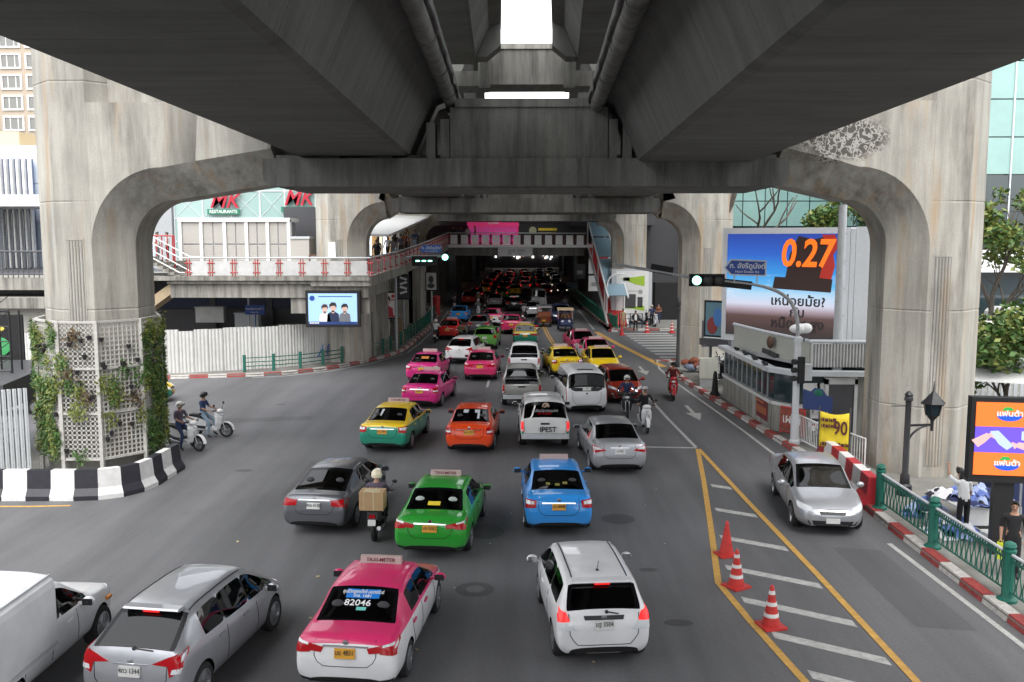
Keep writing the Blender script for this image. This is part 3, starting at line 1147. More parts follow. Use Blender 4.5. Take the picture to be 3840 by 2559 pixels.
tag(m.build('post', M['lgrey'], None), 'thin pale pole behind the hoarding under the skywalk', 'pole')
s = thing('street_sign', 'blue sign with white Thai lettering above the hoarding', 'sign', (-17.2, 57.5, 3.05))
m = MB()
m.b(-.62, -.03, -.3, .62, .03, .3)
m.b(-.03, .03, -3, .03, .09, .3)
m.build('sign_plate', M['sign_blue'], s)
text('ถนนพระรามที่ 1', .2, M['ink_white'], s, (0, -.035, .06), sx=.95)
text('Rama I Rd.', .12, M['ink_white'], s, (0, -.035, -.15))

# advert screens hung on the skywalk
def screen(name, label, cat, loc, rz, w, h, frame, face, d=.25, fr=.1):
    s = thing(name, label, cat, loc, rz)
    m = MB()
    m.b(-w / 2 - fr, 0, -fr, w / 2 + fr, d, h + fr)
    m.build('case', frame, s)
    m = MB()
    m.b(-w / 2, -.012, 0, w / 2, .01, h)
    m.build('display', face, s)
    return s
blue_ad = glow('pale blue advert', (.33, .52, .80), .34)
s = screen('advert_board', 'lit pale blue advert board with three young men under the skywalk corner', 'advert board', (-10.9, 51.15, 2.72), 0, 2.75, 1.75, M['matt_black'], blue_ad, .3, .16)
m = MB()
m.b(-1.37, -.02, 0, 1.37, -.008, .16)
m.build('blue_strip', plain('navy print', (.02, .05, .2), .5), s)
skin_p, hair_p = plain('printed skin', (.66, .45, .38), .6), plain('printed hair', (.02, .018, .018), .6)
def printed(s, x, z, sc, shirt, hairm=None, hx=0.0):
    """a flat printed portrait: shoulders, neck, face, hair"""
    y0 = -.02
    m = MB()
    m.prism([(x - .34 * sc, z), (x + .34 * sc, z), (x + .30 * sc, z + .42 * sc), (x + .1 * sc, z + .54 * sc), (x - .1 * sc, z + .54 * sc), (x - .30 * sc, z + .42 * sc)], y0 - .006, y0, 'y')
    m.build('printed_shirt', shirt, s)
    m = MB()
    m.prism([(x + .16 * sc * math.cos(a * PI / 8), z + .74 * sc + .22 * sc * math.sin(a * PI / 8)) for a in range(16)], y0 - .012, y0 - .005, 'y')
    m.b(x - .07 * sc, y0 - .012, z + .46 * sc, x + .07 * sc, y0 - .005, z + .6 * sc)
    m.build('printed_face', skin_p, s)
    m = MB()
    m.prism([(x - .18 * sc, z + .72 * sc), (x - .2 * sc, z + .92 * sc), (x - .06 * sc, z + 1.05 * sc), (x + .14 * sc, z + 1.02 * sc), (x + .2 * sc, z + .86 * sc), (x + .17 * sc, z + .72 * sc), (x + .12 * sc, z + .86 * sc), (x - .12 * sc, z + .84 * sc)], y0 - .018, y0 - .011, 'y')
    m.build('printed_hair', hairm or hair_p, s)
printed(s, -.45, .16, .95, M['ink_white'], plain('brown hair print', (.06, .03, .02), .6))
printed(s, .02, .16, 1.05, plain('navy shirt print', (.015, .025, .07), .6))
printed(s, .68, .16, .98, plain('grey shirt print', (.16, .17, .19), .6))
m = MB()
m.lathe([(.15, -.03), (.15, -.012)], 16, 0, (-1.15, 0, 1.48), 'y')
m.b(-.8, -.02, 1.55, 1.1, -.012, 1.6)
m.build('logo', M['sign_blue'], s)
m = MB()
for k in range(6):
    m.b(-1.3 + .09 * k, -.026, .04, -1.24 + .09 * k, -.014, .13)
m.build('small_print', M['ink_white'], s)

s = screen('poster_board', 'upright poster of a man on a post on the left pavement', 'poster', (-9.42, 62, 2.2), R(6), 1.0, 1.65, M['matt_black'], plain('poster cream', (.72, .7, .68), .5), .2, .13)
printed(s, -.1, .06, 1.35, plain('poster red', (.42, .03, .05), .6))
m = MB()
m.lathe([(.12, -.03), (.12, -.012)], 14, 0, (.33, 0, 1.45), 'y')
m.b(-.45, -.024, .02, .45, -.012, .14)
m.build('logo', M['ink_red'], s)
m = MB()
m.b(.2, -.02, 1.15, .45, -.012, 1.22)
m.build('small_print', M['ink_red'], s)
m = MB()
m.tube([(0, .1, -2.1), (0, .1, -.1)], .09, 10)
m.build('post', M['grey'], s)

# teal glass restaurant front behind the skywalk
b = thing('glass_building', 'teal glass restaurant building behind the left skywalk', 'building', (0, 75, 0))
m = MB()
m.b(-28.8, .2, 0, -12.5, 22, 16)
m.build('wall', M['lgrey'], b)
gx = [-28.8, -26.45, -24.1, -21.75, -19.7, -17.2, -14.9, -12.6]
gz = [5.4, 7.3, 9.2, 11.4, 13.6, 15.8]
for a, c in zip(gx, gx[1:]):
    for z0, z1 in zip(gz, gz[1:]):
        m = MB()
        m.b(a + .05, 0, z0 + .04, c - .05, .12, z1 - .04)
        m.build('glass_pane', M['teal_glass'], b)
m = MB()
for x in gx:
    m.b(x - .05, -.06, 5.4, x + .05, .2, 15.9)
for z in gz:
    m.b(-28.85, -.05, z - .04, -12.5, .2, z + .04)
struct(m.build('mullion', M['mullion'], b), 'stuff')
m = MB()
for k, (a, c) in enumerate(zip(gx, gx[1:])):
    for z0, z1 in ((7.3, 9.2), (9.2, 11.4), (11.4, 13.6)):
        m.bar((a, -.02, z0), (c, -.02, z1), .03, .035)
        m.bar((a, -.02, z1), (c, -.02, z0), .03, .035)
struct(m.build('cable_brace', M['mullion'], b), 'stuff')
m = MB()
m.b(-30.4, -.4, 0, -28.9, 6, 17)
m.build('end_column', M['grey'], b)
sgn_g = plain('sign green', (.02, .17, .1), .5)
for i, (x, z) in enumerate(((-24.7, 9.95), (-18.65, 10.15))):
    s = thing('restaurant_sign', ('red script MK sign partly hidden by the pier haunch', 'red script MK sign beside the second left pier')[i], 'shop sign', (x, 74.7, z))
    text('MK', 1.75, M['sign_red'] if 'sign_red' in M else M.setdefault('sign_red', plain('sign red', (.42, .01, .03), .4)), s, (.1, 0, .62), (R(90), 0, 0), .08, shear=.35, bold=.014, sx=.95)
    m = MB()
    m.b(-1.3, .0, -.45, 1.35, .1, -.02)
    m.build('sign_bar', sgn_g, s)
    text('RESTAURANTS', .36, M['ink_white'], s, (.02, -.01, -.23), (R(90), 0, 0), .01, sx=.95, bold=.004)

# pale blue wall, hotel and cream block far left
b = thing('office_building', 'pale blue clad building with white louvres behind the left pier', 'building', (0, 74, 0))
m = MB()
m.b(-62, 4, 0, -31, 20, 14.8)
m.build('wall', M['pblue'], b)
for x in range(-60, -31, 3):
    for z in (9.0, 12.2):
        m = MB()
        m.b(x + .02, 3.9, z + .02, x + 2.98, 4.02, z + 3.16)
        m.build('cladding_panel', M['pblue'], b)
for k in range(13):
    m = MB()
    x = -47.5 + k * .5
    m.b(x - .07, 2.6, 4.6, x + .07, 3.0, 14.4)
    m.build('louvre', M['white'], b)
m = MB()
m.b(-47.6, 3.2, 5, -41.6, 3.6, 14.2)
m.build('window', plain('deep blue window', (.07, .09, .17), .15, spec=.8), b)
m = MB()
m.b(-62, -4, 10.0, -36.6, 3, 10.9)
m.build('canopy', M['offwhite'], b)
m = MB()
for x in (-58, -42.4):
    m.b(x - .5, -2, 3, x + .5, -1, 10)
m.build('column', M['grey'], b)

def windows(root, x0, x1, z0, z1, nx, nz, y, w, h, frame, glass_m):
    for i in range(nx):
        for k in range(nz):
            x, z = lerp(x0, x1, (i + .5) / nx), lerp(z0, z1, (k + .5) / nz)
            f = MB()
            f.b(x - w / 2 - .25, y - .2, z - h / 2 - .25, x + w / 2 + .25, y + .1, z - h / 2)
            f.b(x - w / 2 - .25, y - .2, z + h / 2, x + w / 2 + .25, y + .1, z + h / 2 + .25)
            f.b(x - w / 2 - .25, y - .2, z - h / 2, x - w / 2, y + .1, z + h / 2)
            f.b(x + w / 2, y - .2, z - h / 2, x + w / 2 + .25, y + .1, z + h / 2)
            f.b(x - w * .22, y - .08, z - h / 2, x - w * .18, y + .1, z + h / 2)
            f.b(x + w * .22, y - .08, z - h / 2, x + w * .26, y + .1, z + h / 2)
            fo = f.build('window', frame, root)
            g = MB()
            g.b(x - w / 2, y - .05, z - h / 2, x + w / 2, y + .08, z + h / 2)
            g.build('pane', glass_m, fo)
b = thing('hotel_building', 'tan hotel tower with rows of square windows far left', 'building', (0, 150, 0))
m = MB()
m.b(-125, 0, 0, -77, 30, 60)
m.build('wall', M['tan'], b)
windows(b, -97.5, -77, 24.5, 44.2, 5, 6, 0, 2.9, 1.9, M['white'], plain('hotel window', (.12, .12, .11), .15, spec=.8))
b = thing('cream_building', 'cream stepped building below the tan hotel', 'building', (0, 118, 0))
m = MB()
m.b(-100, 0, 0, -60.5, 14, 18.6)
m.b(-100, 2, 18.6, -66, 14, 21.4)
m.build('wall', M['cream'], b)
m = MB()
m.b(-64.6, -.1, 17.0, -61, .1, 18.1)
m.build('window', M['dgrey'], b)

# low concrete bridge approach left of the pier
b = thing('footbridge', 'grey concrete footbridge with dark railing left of the nearest pier', 'footbridge', (0, 52, 0))
m = MB()
m.b(-44, 0, 4.6, -26, 4, 5.3)
m.b(-44, -.8, 3.6, -26, 3, 4.2)
m.build('deck', M['walk'], b)
for k in range(6):
    m = MB()
    m.b(-31.5 - 1.5 * k, -.9, 2.2, -31.3 - 1.5 * k, 2, 3.6)
    m.build('rib', M['walk'], b)
m = MB()
m.b(-44, .2, 1.4, -26, 2, 3.6)
m.build('parapet', M['beige'], b)
m = MB()
for k in range(56):
    m.tube([(-43.5 + .3 * k, 0, 5.3), (-43.5 + .3 * k, 0, 6.75)], .028, 5)
m.tube([(-44, 0, 6.8), (-26.5, 0, 6.8)], .06, 6)
m.tube([(-44, 0, 5.5), (-26.5, 0, 5.5)], .04, 6)
struct(m.build('railing', M['dgrey'], b), 'stuff')

# ------------------------------------------------------------------ footbridge across the street, kiosks on it
br = thing('footbridge', 'covered footbridge across the street with white panels and dark red posts', 'footbridge', (0, 0, 0))
m = MB()
m.b(-7.9, 86, 6.72, 6.2, 92, 7.0)
m.build('deck', M['white'], br)
m = MB()
m.b(-7.4, 86.4, 5.95, 5.4, 91.6, 6.72)
m.build('girder', M['ledge'], br)
parapet(br, [(-7.3, 86.05), (5.5, 86.05)], [7.0, 6.95], .98, 1.05, hour=True, postm=plain('dark red post', (.07, .012, .015), .5), pm=plain('bright white panel', (.88, .88, .87), .5))
s = thing('kiosk', 'bright pink shop kiosk on the footbridge', 'kiosk', (-3.25, 89.2, 7.0))
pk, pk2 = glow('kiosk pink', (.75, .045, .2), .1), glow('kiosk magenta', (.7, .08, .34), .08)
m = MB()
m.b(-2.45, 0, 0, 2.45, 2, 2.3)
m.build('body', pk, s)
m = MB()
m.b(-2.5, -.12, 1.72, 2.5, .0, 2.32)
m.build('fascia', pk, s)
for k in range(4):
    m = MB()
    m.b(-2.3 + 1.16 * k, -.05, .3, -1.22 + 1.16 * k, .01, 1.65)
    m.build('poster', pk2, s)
m = MB()
for k in range(9):
    m.b(-.5 + .115 * k, -.14, 1.96, -.42 + .115 * k, -.118, 2.1)
m.build('small_print', M['ink_white'], s)
for x in (-2.0, -.95):
    m = MB()
    m.b(x - .45, .1, 2.33, x + .45, .9, 2.8)
    m.b(x - .36, .06, 2.4, x + .36, .12, 2.74, 1)
    tag(m.build('air_conditioner', [M['white'], M['dgrey']], None, Vector((-3.25, 89.2, 7.0))), 'white cooling unit on the pink kiosk roof, %s' % ('outer one' if x < -1.5 else 'inner one'), 'air conditioner', 'cooling units on the kiosk')
s = thing('kiosk', 'black shop kiosk with round emblem and yellow print beside the pink one', 'kiosk', (1.75, 89.2, 7.0))
m = MB()
m.b(-2.45, 0, 0, 2.5, 2, 2.2)
m.build('body', M['black'], s)
m = MB()
m.b(-2.5, -.1, 2.15, 2.6, .1, 2.25)
m.build('roof', M['lgrey'], s)
m = MB()
m.lathe([(.36, -.04), (.36, 0)], 16, 0, (-1.15, 0, 1.35), 'y')
m.build('emblem', plain('emblem olive', (.3, .32, .2), .5), s)
m = MB()
for k in range(12):
    m.b(-.6 + .15 * k, -.03, 1.33, -.48 + .15 * k, 0, 1.56)
for k in range(14):
    m.b(-.45 + .11 * k, -.03, 1.05, -.37 + .11 * k, 0, 1.15)
m.build('small_print', M['ink_yellow'], s)
s = screen('sign_board', 'pale grey sign board with drawings hung under the footbridge', 'sign', (-1.05, 86.0, 5.95), 0, 3.2, .72, M['offwhite'], M['offwhite'], .08, .03)
m = MB()
for x0, z0, x1, z1 in ((-.7, .1, -.35, .6), (-.28, .3, .0, .62), (.15, .35, .9, .62), (.2, .1, .6, .28), (.7, .12, .8, .25)):
    m.b(x0, -.03, z0, x1, -.012, z1)
m.build('print', M['grey'], s)
rf = thing('walkway_roof', 'pale sloping roof over the crowded ramp behind the second left pier', 'roof', (0, 0, 0))
m = MB()
m.add([(-13.2, 60, 7.8), (-9.0, 60, 7.65), (-8.4, 84, 9.6), (-12.5, 84, 9.8)] + [(-13.2, 60, 7.95), (-9.0, 60, 7.8), (-8.4, 84, 9.75), (-12.5, 84, 9.95)], [(0, 1, 2, 3), (7, 6, 5, 4), (0, 4, 5, 1), (1, 5, 6, 2), (2, 6, 7, 3), (3, 7, 4, 0)])
m.build('roof_sheet', M['white'], rf)
for y in (62, 70, 78):
    z = interp([(51, 5.4), (60, 5.75), (72, 6.35), (86, 7.05)], y)
    m = MB()
    m.tube([(-11.3, y, z), (-11.3, y, z + 2.6)], .07, 8)
    m.build('roof_post', M['dgrey'], rf)
sh = thing('shop_building', 'row of lit shops along the ramp behind the second left pier', 'shop', (0, 0, 0))
m = MB()
m.b(-16, 60.5, 5.2, -12.6, 86, 9.6)
m.build('wall', M['dgrey'], sh)
for k in range(9):
    m = MB()
    m.b(-12.6, 61 + 2.7 * k, 6.2, -12.5, 63.2 + 2.7 * k, 8.2)
    m.build('shop_window', glow('shop light %d' % k, ((1, .9, .7), (.9, .95, 1), (1, .6, .25))[k % 3], (.25, .5, .15)[k % 3]), sh)

# ------------------------------------------------------------------ the dark station beyond
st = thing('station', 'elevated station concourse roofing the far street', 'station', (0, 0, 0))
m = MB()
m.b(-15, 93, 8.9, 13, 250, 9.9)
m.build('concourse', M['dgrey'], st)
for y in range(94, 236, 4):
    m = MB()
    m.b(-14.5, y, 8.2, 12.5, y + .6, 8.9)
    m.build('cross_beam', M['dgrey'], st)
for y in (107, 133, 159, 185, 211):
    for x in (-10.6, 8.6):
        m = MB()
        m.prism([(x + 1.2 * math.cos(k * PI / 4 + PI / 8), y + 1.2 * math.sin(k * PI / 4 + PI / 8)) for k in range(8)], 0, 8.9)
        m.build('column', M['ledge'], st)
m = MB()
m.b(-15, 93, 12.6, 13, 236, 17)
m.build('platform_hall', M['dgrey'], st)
for nm, x0, x1, lab in (('left', -40, -13.4, 'shop block added along the left pavement to keep the street under the station dark'), ('right', 11.4, 40, 'shop block added along the right pavement to keep the street under the station dark')):
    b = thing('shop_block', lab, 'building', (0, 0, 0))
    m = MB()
    m.b(x0, 96, 0, x1, 238, 28)  # street side block added this tall to shut out sky light
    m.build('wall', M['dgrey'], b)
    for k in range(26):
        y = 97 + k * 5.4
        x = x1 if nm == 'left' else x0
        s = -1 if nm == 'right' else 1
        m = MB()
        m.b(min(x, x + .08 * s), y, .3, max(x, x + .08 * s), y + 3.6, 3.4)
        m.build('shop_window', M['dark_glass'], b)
ORD = 'first second third fourth fifth sixth seventh eighth ninth tenth eleventh twelfth thirteenth'.split()
rr = random.Random(5)
for k in range(26):                                             # small lit signs down the dark street
    left = k % 2 == 0
    y = 98 + k * 5.2
    z = rr.uniform(2.8, 5.4)
    c = ((1, .95, .85), (.85, .93, 1), (1, .5, .2), (1, .2, .15), (.4, .7, 1))[k % 5]
    nm = ('warm white', 'cool white', 'orange', 'red', 'pale blue')[k % 5]
    w, h = rr.uniform(.5, 1.2), rr.uniform(.4, 1.3)
    m = MB()
    m.b(-w / 2, -.1, -h / 2, w / 2, .1, h / 2)
    mt = bpy.data.materials.get('shop sign ' + nm) or glow('shop sign ' + nm, c, 1.0)
    tag(m.build('shop_sign', mt, None, ((-12.2 if left else 9.6) + rr.uniform(-.7, .5), y, z)), '%s lit shop sign, %s down the dark %s pavement under the station' % (nm, ORD[k // 2], 'left' if left else 'right'), 'shop sign', 'lit shop signs under the station')
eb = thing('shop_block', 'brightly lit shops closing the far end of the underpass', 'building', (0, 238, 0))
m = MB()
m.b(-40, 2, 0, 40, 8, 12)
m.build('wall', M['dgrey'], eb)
for k in range(60):
    x, z = rr.uniform(-8.5, 8), rr.uniform(2.4, 6.0)
    w, h = rr.uniform(.25, .7), rr.uniform(.25, .6)
    m = MB()
    m.b(x - w / 2, 1.7 - .004 * k, z - h / 2, x + w / 2, 2.0, z + h / 2)
    m.build('lit_window', bpy.data.materials.get('end light %d' % (k % 3)) or glow('end light %d' % (k % 3), ((1, .93, .85), (1, .75, .65), (.95, 1, 1))[k % 3], .75), eb)

# ------------------------------------------------------------------ right side: police booth, billboard, poles
bt = thing('police_booth', 'grey roadside police booth with a window band and corrugated fascia beside the right kerb', 'booth', (0, 0, 0))
A, Bc, Cc, D = (9.3, 42.4), (9.62, 35.2), (10.15, 34.35), (13.6, 34.1)
outl = [A, Bc, Cc, D, (13.6, 42.4)]
def wall(root, nm, pts, z0, z1, t, mt, name_each=True):
    for a, b_ in zip(pts, pts[1:]):
        m = MB()
        m.bar((*a, (z0 + z1) / 2), (*b_, (z0 + z1) / 2), t, z1 - z0)
        m.build(nm, mt, root)
m = MB()
m.prism([(x + (.1 if x < 10 else 0), y + .1) for x, y in outl], .1, 2.35)
m.build('room', M['matt_black'], bt)
grime = concrete('booth concrete', .3, stain=.55, warm=1.02)
wall(bt, 'lower_wall', [A, Bc, Cc, (11.2, 34.25)], .13, 1.15, .22, grime)
wall(bt, 'sill', [A, Bc, Cc, (11.2, 34.25)], 1.15, 1.28, .34, M['offwhite'])
wall(bt, 'eave', [(9.15, 42.5), (9.45, 35.1), (10.1, 34.1), (13.7, 33.85)], 2.42, 2.6, .4, M['lgrey'])
for k in range(10):
    t0, t1 = k / 10, (k + 1) / 10
    a = (lerp(A[0], Bc[0], t0), lerp(A[1], Bc[1], t0))
    c = (lerp(A[0], Bc[0], t1), lerp(A[1], Bc[1], t1))
    m = MB()
    m.bar((a[0], a[1] - .03, 1.86), (c[0], c[1] + .03, 1.86), .03, 1.12)
    m.build('window_pane', M['dark_glass'], bt)
    m = MB()
    m.bar((a[0] - .03, a[1], 1.28), (a[0] - .03, a[1], 2.42), .06, .06)
    m.build('window_bar', M['grey'], bt)
wall(bt, 'window_pane', [Bc, Cc, (11.2, 34.27)], 1.3, 2.4, .03, M['dark_glass'])
m = MB()
m.b(11.3, 34.02, .13, 12.3, 34.1, 2.1)
m.build('door', M['dgrey'], bt)
m = MB()
for a in ((11.2, 33.98, .13, 11.32, 34.2, 2.3), (12.28, 33.98, .13, 12.4, 34.2, 2.3), (11.2, 33.98, 2.1, 12.4, 34.2, 2.35)):
    m.b(*a)
m.build('door_frame', M['offwhite'], bt)
m = MB()
m.b(12.4, 34.0, .13, 13.6, 34.15, 2.42)
m.build('side_wall', grime, bt)
for i, (x, z, w, h) in enumerate(((10.75, 1.95, .62, .32), (11.1, 1.95, .28, .32))):
    m = MB()
    m.b(x - w / 2, 34.2, z - h / 2, x + w / 2, 34.24, z + h / 2)
    m.build('notice', M['plate_white'], bt)
# roof parapet: flat sheet along the street, corrugated sheets to the front
fp2 = [(9.5, 41.6), (10.0, 38.2), (10.9, 35.0)]
wall(bt, 'fascia_sheet', fp2, 2.6, 3.62, .08, plain('grey green sheet', (.4, .41, .37), .5, var=.12))
for k in range(8):
    x0 = 10.9 + .36 * k
    m = MB()
    for j in range(3):
        m.prism([(x0 + .12 * j, 34.95), (x0 + .12 * j + .03, 34.87), (x0 + .12 * j + .07, 34.87), (x0 + .12 * j + .1, 34.95), (x0 + .12 * j + .12, 34.96), (x0 + .12 * j, 34.98)], 2.62, 3.52)
    m.build('corrugated_sheet', M['offwhite'], bt)
m = MB()
m.tube([(9.45, 41.6, 3.66), (9.95, 38.2, 3.66), (10.85, 34.9, 3.62), (13.8, 34.9, 3.6)], .07, 8)
m.build('roof_pipe', M['lgrey'], bt)
m = MB()
m.prism([(9.6, 42.3), (9.7, 38.3), (10.9, 35.1), (13.7, 35.1), (13.7, 42.3)], 2.6, 2.7)
m.build('roof', M['grey'], bt)
for k in range(4):
    m = MB()
    y = 40.4 - 1.6 * k
    m.box((9.35, y, 2.66), (.14, .3, .12))
    m.tube([(9.33, y, 2.68), (9.2, y - .1, 2.74)], .05, 8)
    o = tag(m.build('spotlight', M['black']), ('farthest', 'second farthest', 'second nearest', 'nearest')[k] + ' small spotlight on the eave of the police booth', 'spotlight', 'spotlights on the booth eave')
s = thing('police_emblem', 'dark emblem with crossed bar on the booth fascia', 'emblem', (10.05, 37.45, 3.05), R(-62))
m = MB()
m.ell((0, -.06, .25), (.2, .05, .26), 12, 8)
m.build('shield', plain('bronze', (.09, .045, .03), .4, metal=.5), s)
m = MB()
m.bar((-.45, -.05, -.12), (.0, -.05, -.2), .05, .2)
m.bar((.02, -.05, -.22), (.45, -.05, -.3), .05, .2)
m.build('bar', M['black'], s)
# hung posters
s = thing('banner', 'torn dark red banner on the booth wall', 'banner', (9.5, 36.4, .35), R(-88))
m = MB()
m.b(-.85, -.05, 0, .85, -.03, .78)
m.build('cloth', plain('dark red cloth', (.13, .015, .02), .7, var=.3), s)
m = MB()
m.b(-.8, -.062, .62, .3, -.048, .7)
for k in range(9):
    m.b(-.7 + .16 * k, -.062, .2, -.6 + .16 * k, -.048, .5)
m.build('print', plain('orange print', (.35, .12, .05), .7), s)

# big screen on the booth roof
bb = thing('billboard', 'large lit billboard with blue sky picture and burning figures above the police booth', 'billboard', (11.98, 42.92, 2.9), R(-40))
W_, H_ = 5.75, 4.85
m = MB()
m.b(-W_ / 2 - .25, .0, -.3, W_ / 2 + .2, 1.0, H_ + .28)
m.build('case', M['lgrey'], bb)
m = MB()
m.prism([(W_ / 2 + .22, .0), (W_ / 2 + .42, .0), (W_ / 2 + .42, 1.0), (W_ / 2 + .22, 1.0)], -.4, H_ + .2)
m.b(W_ / 2 + .44, .05, -.4, W_ / 2 + 1.5, 1.05, H_ + .3)
m.build('side_case', M['lgrey'], bb)
m = MB()
m.b(-W_ / 2 + .2, .3, -2.4, W_ / 2 - .1, .9, -.3)
m.build('base', M['lgrey'], bb)
def screen_sky(name):
    """the picture a screen shows: blue sky over a pale horizon and brown ground, in the screen's own coordinates"""
    m, N, L, P = mat_new(name)
    tc = N.new('ShaderNodeTexCoord')
    sp = N.new('ShaderNodeSeparateXYZ')
    L.new(tc.outputs['Object'], sp.inputs[0])
    mr = N.new('ShaderNodeMapRange')
    mr.inputs['From Min'].default_value = 0
    mr.inputs['From Max'].default_value = H_
    L.new(sp.outputs['Z'], mr.inputs['Value'])
    r = N.new('ShaderNodeValToRGB')
    els = [(0, (.012, .008, .008)), (.1, (.05, .02, .018)), (.2, (.10, .045, .038)), (.26, (.42, .32, .38)), (.32, (.72, .74, .9)), (.42, (.5, .75, .97)), (.5, (.12, .52, .93)), (.62, (.02, .32, .82)), (.8, (.008, .12, .62)), (1, (.006, .05, .4))]
    r.color_ramp.elements[0].position, r.color_ramp.elements[0].color = els[0][0], (*els[0][1], 1)
    r.color_ramp.elements[1].position, r.color_ramp.elements[1].color = els[-1][0], (*els[-1][1], 1)
    for p, c in els[1:-1]:
        e = r.color_ramp.elements.new(p)
        e.color = (*c, 1)
    L.new(mr.outputs[0], r.inputs['Fac'])
    mp = N.new('ShaderNodeMapping')
    mp.inputs['Scale'].default_value = (.35, 1, 1.3)
    L.new(tc.outputs['Object'], mp.inputs['Vector'])
    no = N.new('ShaderNodeTexNoise')
    no.inputs['Scale'].default_value = 1.5
    no.inputs['Detail'].default_value = 7
    no.inputs['Roughness'].default_value = .62
    L.new(mp.outputs[0], no.inputs['Vector'])
    cl = N.new('ShaderNodeMapRange')
    cl.inputs['From Min'].default_value = .56
    cl.inputs['From Max'].default_value = .72
    L.new(no.outputs['Fac'], cl.inputs['Value'])
    band = N.new('ShaderNodeValToRGB')
    bl = [(.3, 0), (.36, .9), (.55, .8), (.66, .1), (.75, 0)]
    band.color_ramp.elements[0].position, band.color_ramp.elements[0].color = .3, (0, 0, 0, 1)
    band.color_ramp.elements[1].position, band.color_ramp.elements[1].color = .75, (0, 0, 0, 1)
    for p, v in bl[1:-1]:
        e = band.color_ramp.elements.new(p)
        e.color = (v, v, v, 1)
    L.new(mr.outputs[0], band.inputs['Fac'])
    mu = N.new('ShaderNodeMath')
    mu.operation = 'MULTIPLY'
    L.new(cl.outputs[0], mu.inputs[0])
    L.new(band.outputs[0], mu.inputs[1])
    mx = N.new('ShaderNodeMix')
    mx.data_type = 'RGBA'
    L.new(mu.outputs[0], mx.inputs['Factor'])
    L.new(r.outputs[0], mx.inputs[6])
    mx.inputs[7].default_value = (.85, .9, 1, 1)
    L.new(mx.outputs[2], P.inputs['Emission Color'])
    P.inputs['Emission Strength'].default_value = .25
    P.inputs['Base Color'].default_value = (.02, .02, .02, 1)
    P.inputs['Roughness'].default_value = .5
    return m
m = MB()
m.b(-W_ / 2, -.03, 0, W_ / 2, .02, H_)
m.build('display', screen_sky('billboard picture'), bb)
blk, org, rd = plain('screen brown', (.03, .012, .01), .6), glow('screen orange', (1, .18, .006), .24), glow('screen red', (.5, .02, .008), .12)
m = MB()
m.prism([(-.5, 2.3), (2.3, 2.2), (2.35, 2.8), (-.4, 2.85)], -.05, -.032, 'y')
m.prism([(.1, 2.7), (2.3, 2.7), (2.2, 4.75), (1.4, 4.6), (.7, 4.75), (.3, 3.9)], -.046, -.033, 'y')
m.build('screen_ruin', blk, bb)
m = MB()
m.prism([(1.75, 2.85), (2.3, 2.8), (2.45, 3.4), (2.35, 3.9), (2.6, 4.3), (2.4, 4.8), (1.8, 4.8), (2.1, 4.2), (1.9, 3.6)], -.055, -.047, 'y')
m.build('screen_flame', rd, bb)
text('0.27', 1.75, org, bb, (1.1, -.07, 3.9), ext=.012, bold=.04, sx=.82, shear=.12, name='figures')
for body, z, x in (('เหนื่อยมั้ย?', 1.72, .75), ('กับ', 1.2, .75), ('หนี้ดอกสูง', .68, .75)):
    text(body, .6, M['ink'], bb, (x, -.06, z), ext=.008, bold=.012, sx=1.05)
s = screen('poster_board', 'upright poster with red and blue figures left of the billboard', 'poster', (9.75, 47.2, 2.55), R(-35), 1.05, 1.7, M['matt_black'], plain('poster teal', (.10, .22, .28), .5), .2, .1)
m = MB()
m.ell((-.15, -.02, .5), (.3, .008, .45), 12, 6)
m.build('printed_shape', plain('poster dark red', (.25, .03, .03), .6), s)
m = MB()
m.ell((.15, -.03, .95), (.25, .008, .5), 12, 6)
m.build('printed_shape', plain('poster blue', (.06, .2, .5), .6), s)
m = MB()
m.b(-.9, .1, -.55, .7, .5, -.2)
m.tube([(-.3, .2, -2.4), (-.3, .2, -.5)], .08, 8)
m.build('stand', M['dgrey'], s)

# curved mast arm with signal heads and street name
ms = thing('signal_mast', 'grey traffic signal mast with curved arm reaching over the oncoming lanes', 'traffic signal', (9.72, 32.7, 0))
m = MB()
m.lathe([(.2, 0), (.2, .25), (.15, .3), (.15, 1.2)], 14)
m.tube([(0, 0, 0), (0, 0, 3.9)], .125, 12)
m.lathe([(.16, 3.85), (.16, 4.0), (.1, 4.05)], 12)
m.build('pole', M['lgrey'], ms, smooth=True)
m = MB()
arm = bez((0, 0, 4.0), (.0, 0, 5.4), (-.5, 0, 5.75), (-2.0, 0, 5.95), 12) + [(-3.7, 0, 6.12), (-5.0, 0, 6.35), (-6.6, -.02, 6.62)]
m.tube(arm, [.065] * 10 + [.055] * (len(arm) - 10), 10)
m.build('arm', M['grey'], ms, smooth=True)
lens_on, lens_off = glow('green lamp lit', (.25, 1, .72), 1.8), plain('dark lens', (.02, .02, .02), .25)
def signal_head(root, c, lit=True, rz=0.0):
    m = MB()
    m.box((c[0], c[1] + .1, c[2]), (1.25, .16, .44), 0)
    for k in range(3):
        x = c[0] - .4 + .4 * k
        m.tube([(x, c[1] + .02, c[2]), (x, c[1] - .14, c[2])], [.18, .19], 14)
    h = m.build('signal_head', M['matt_black'], root)
    for k in range(3):
        x = c[0] - .4 + .4 * k
        q = MB()
        q.lathe([(.16, -.15), (.11, -.175), (.03, -.18)], 14, 0, (x, c[1], c[2]), 'y')
        q.build('lens', lens_on if (k == 0 and lit) else lens_off, h)
signal_head(ms, (-3.3, -.1, 6.05))
m = MB()
m.box((-2.35, .05, 5.92), (1.3, .18, .3), ry=R(6))
m.build('signal_back', M['matt_black'], ms)
m = MB()
m.box((-4.9, .05, 6.42), (.8, .18, .3), ry=R(10))
m.build('signal_back', M['matt_black'], ms)
m = MB()
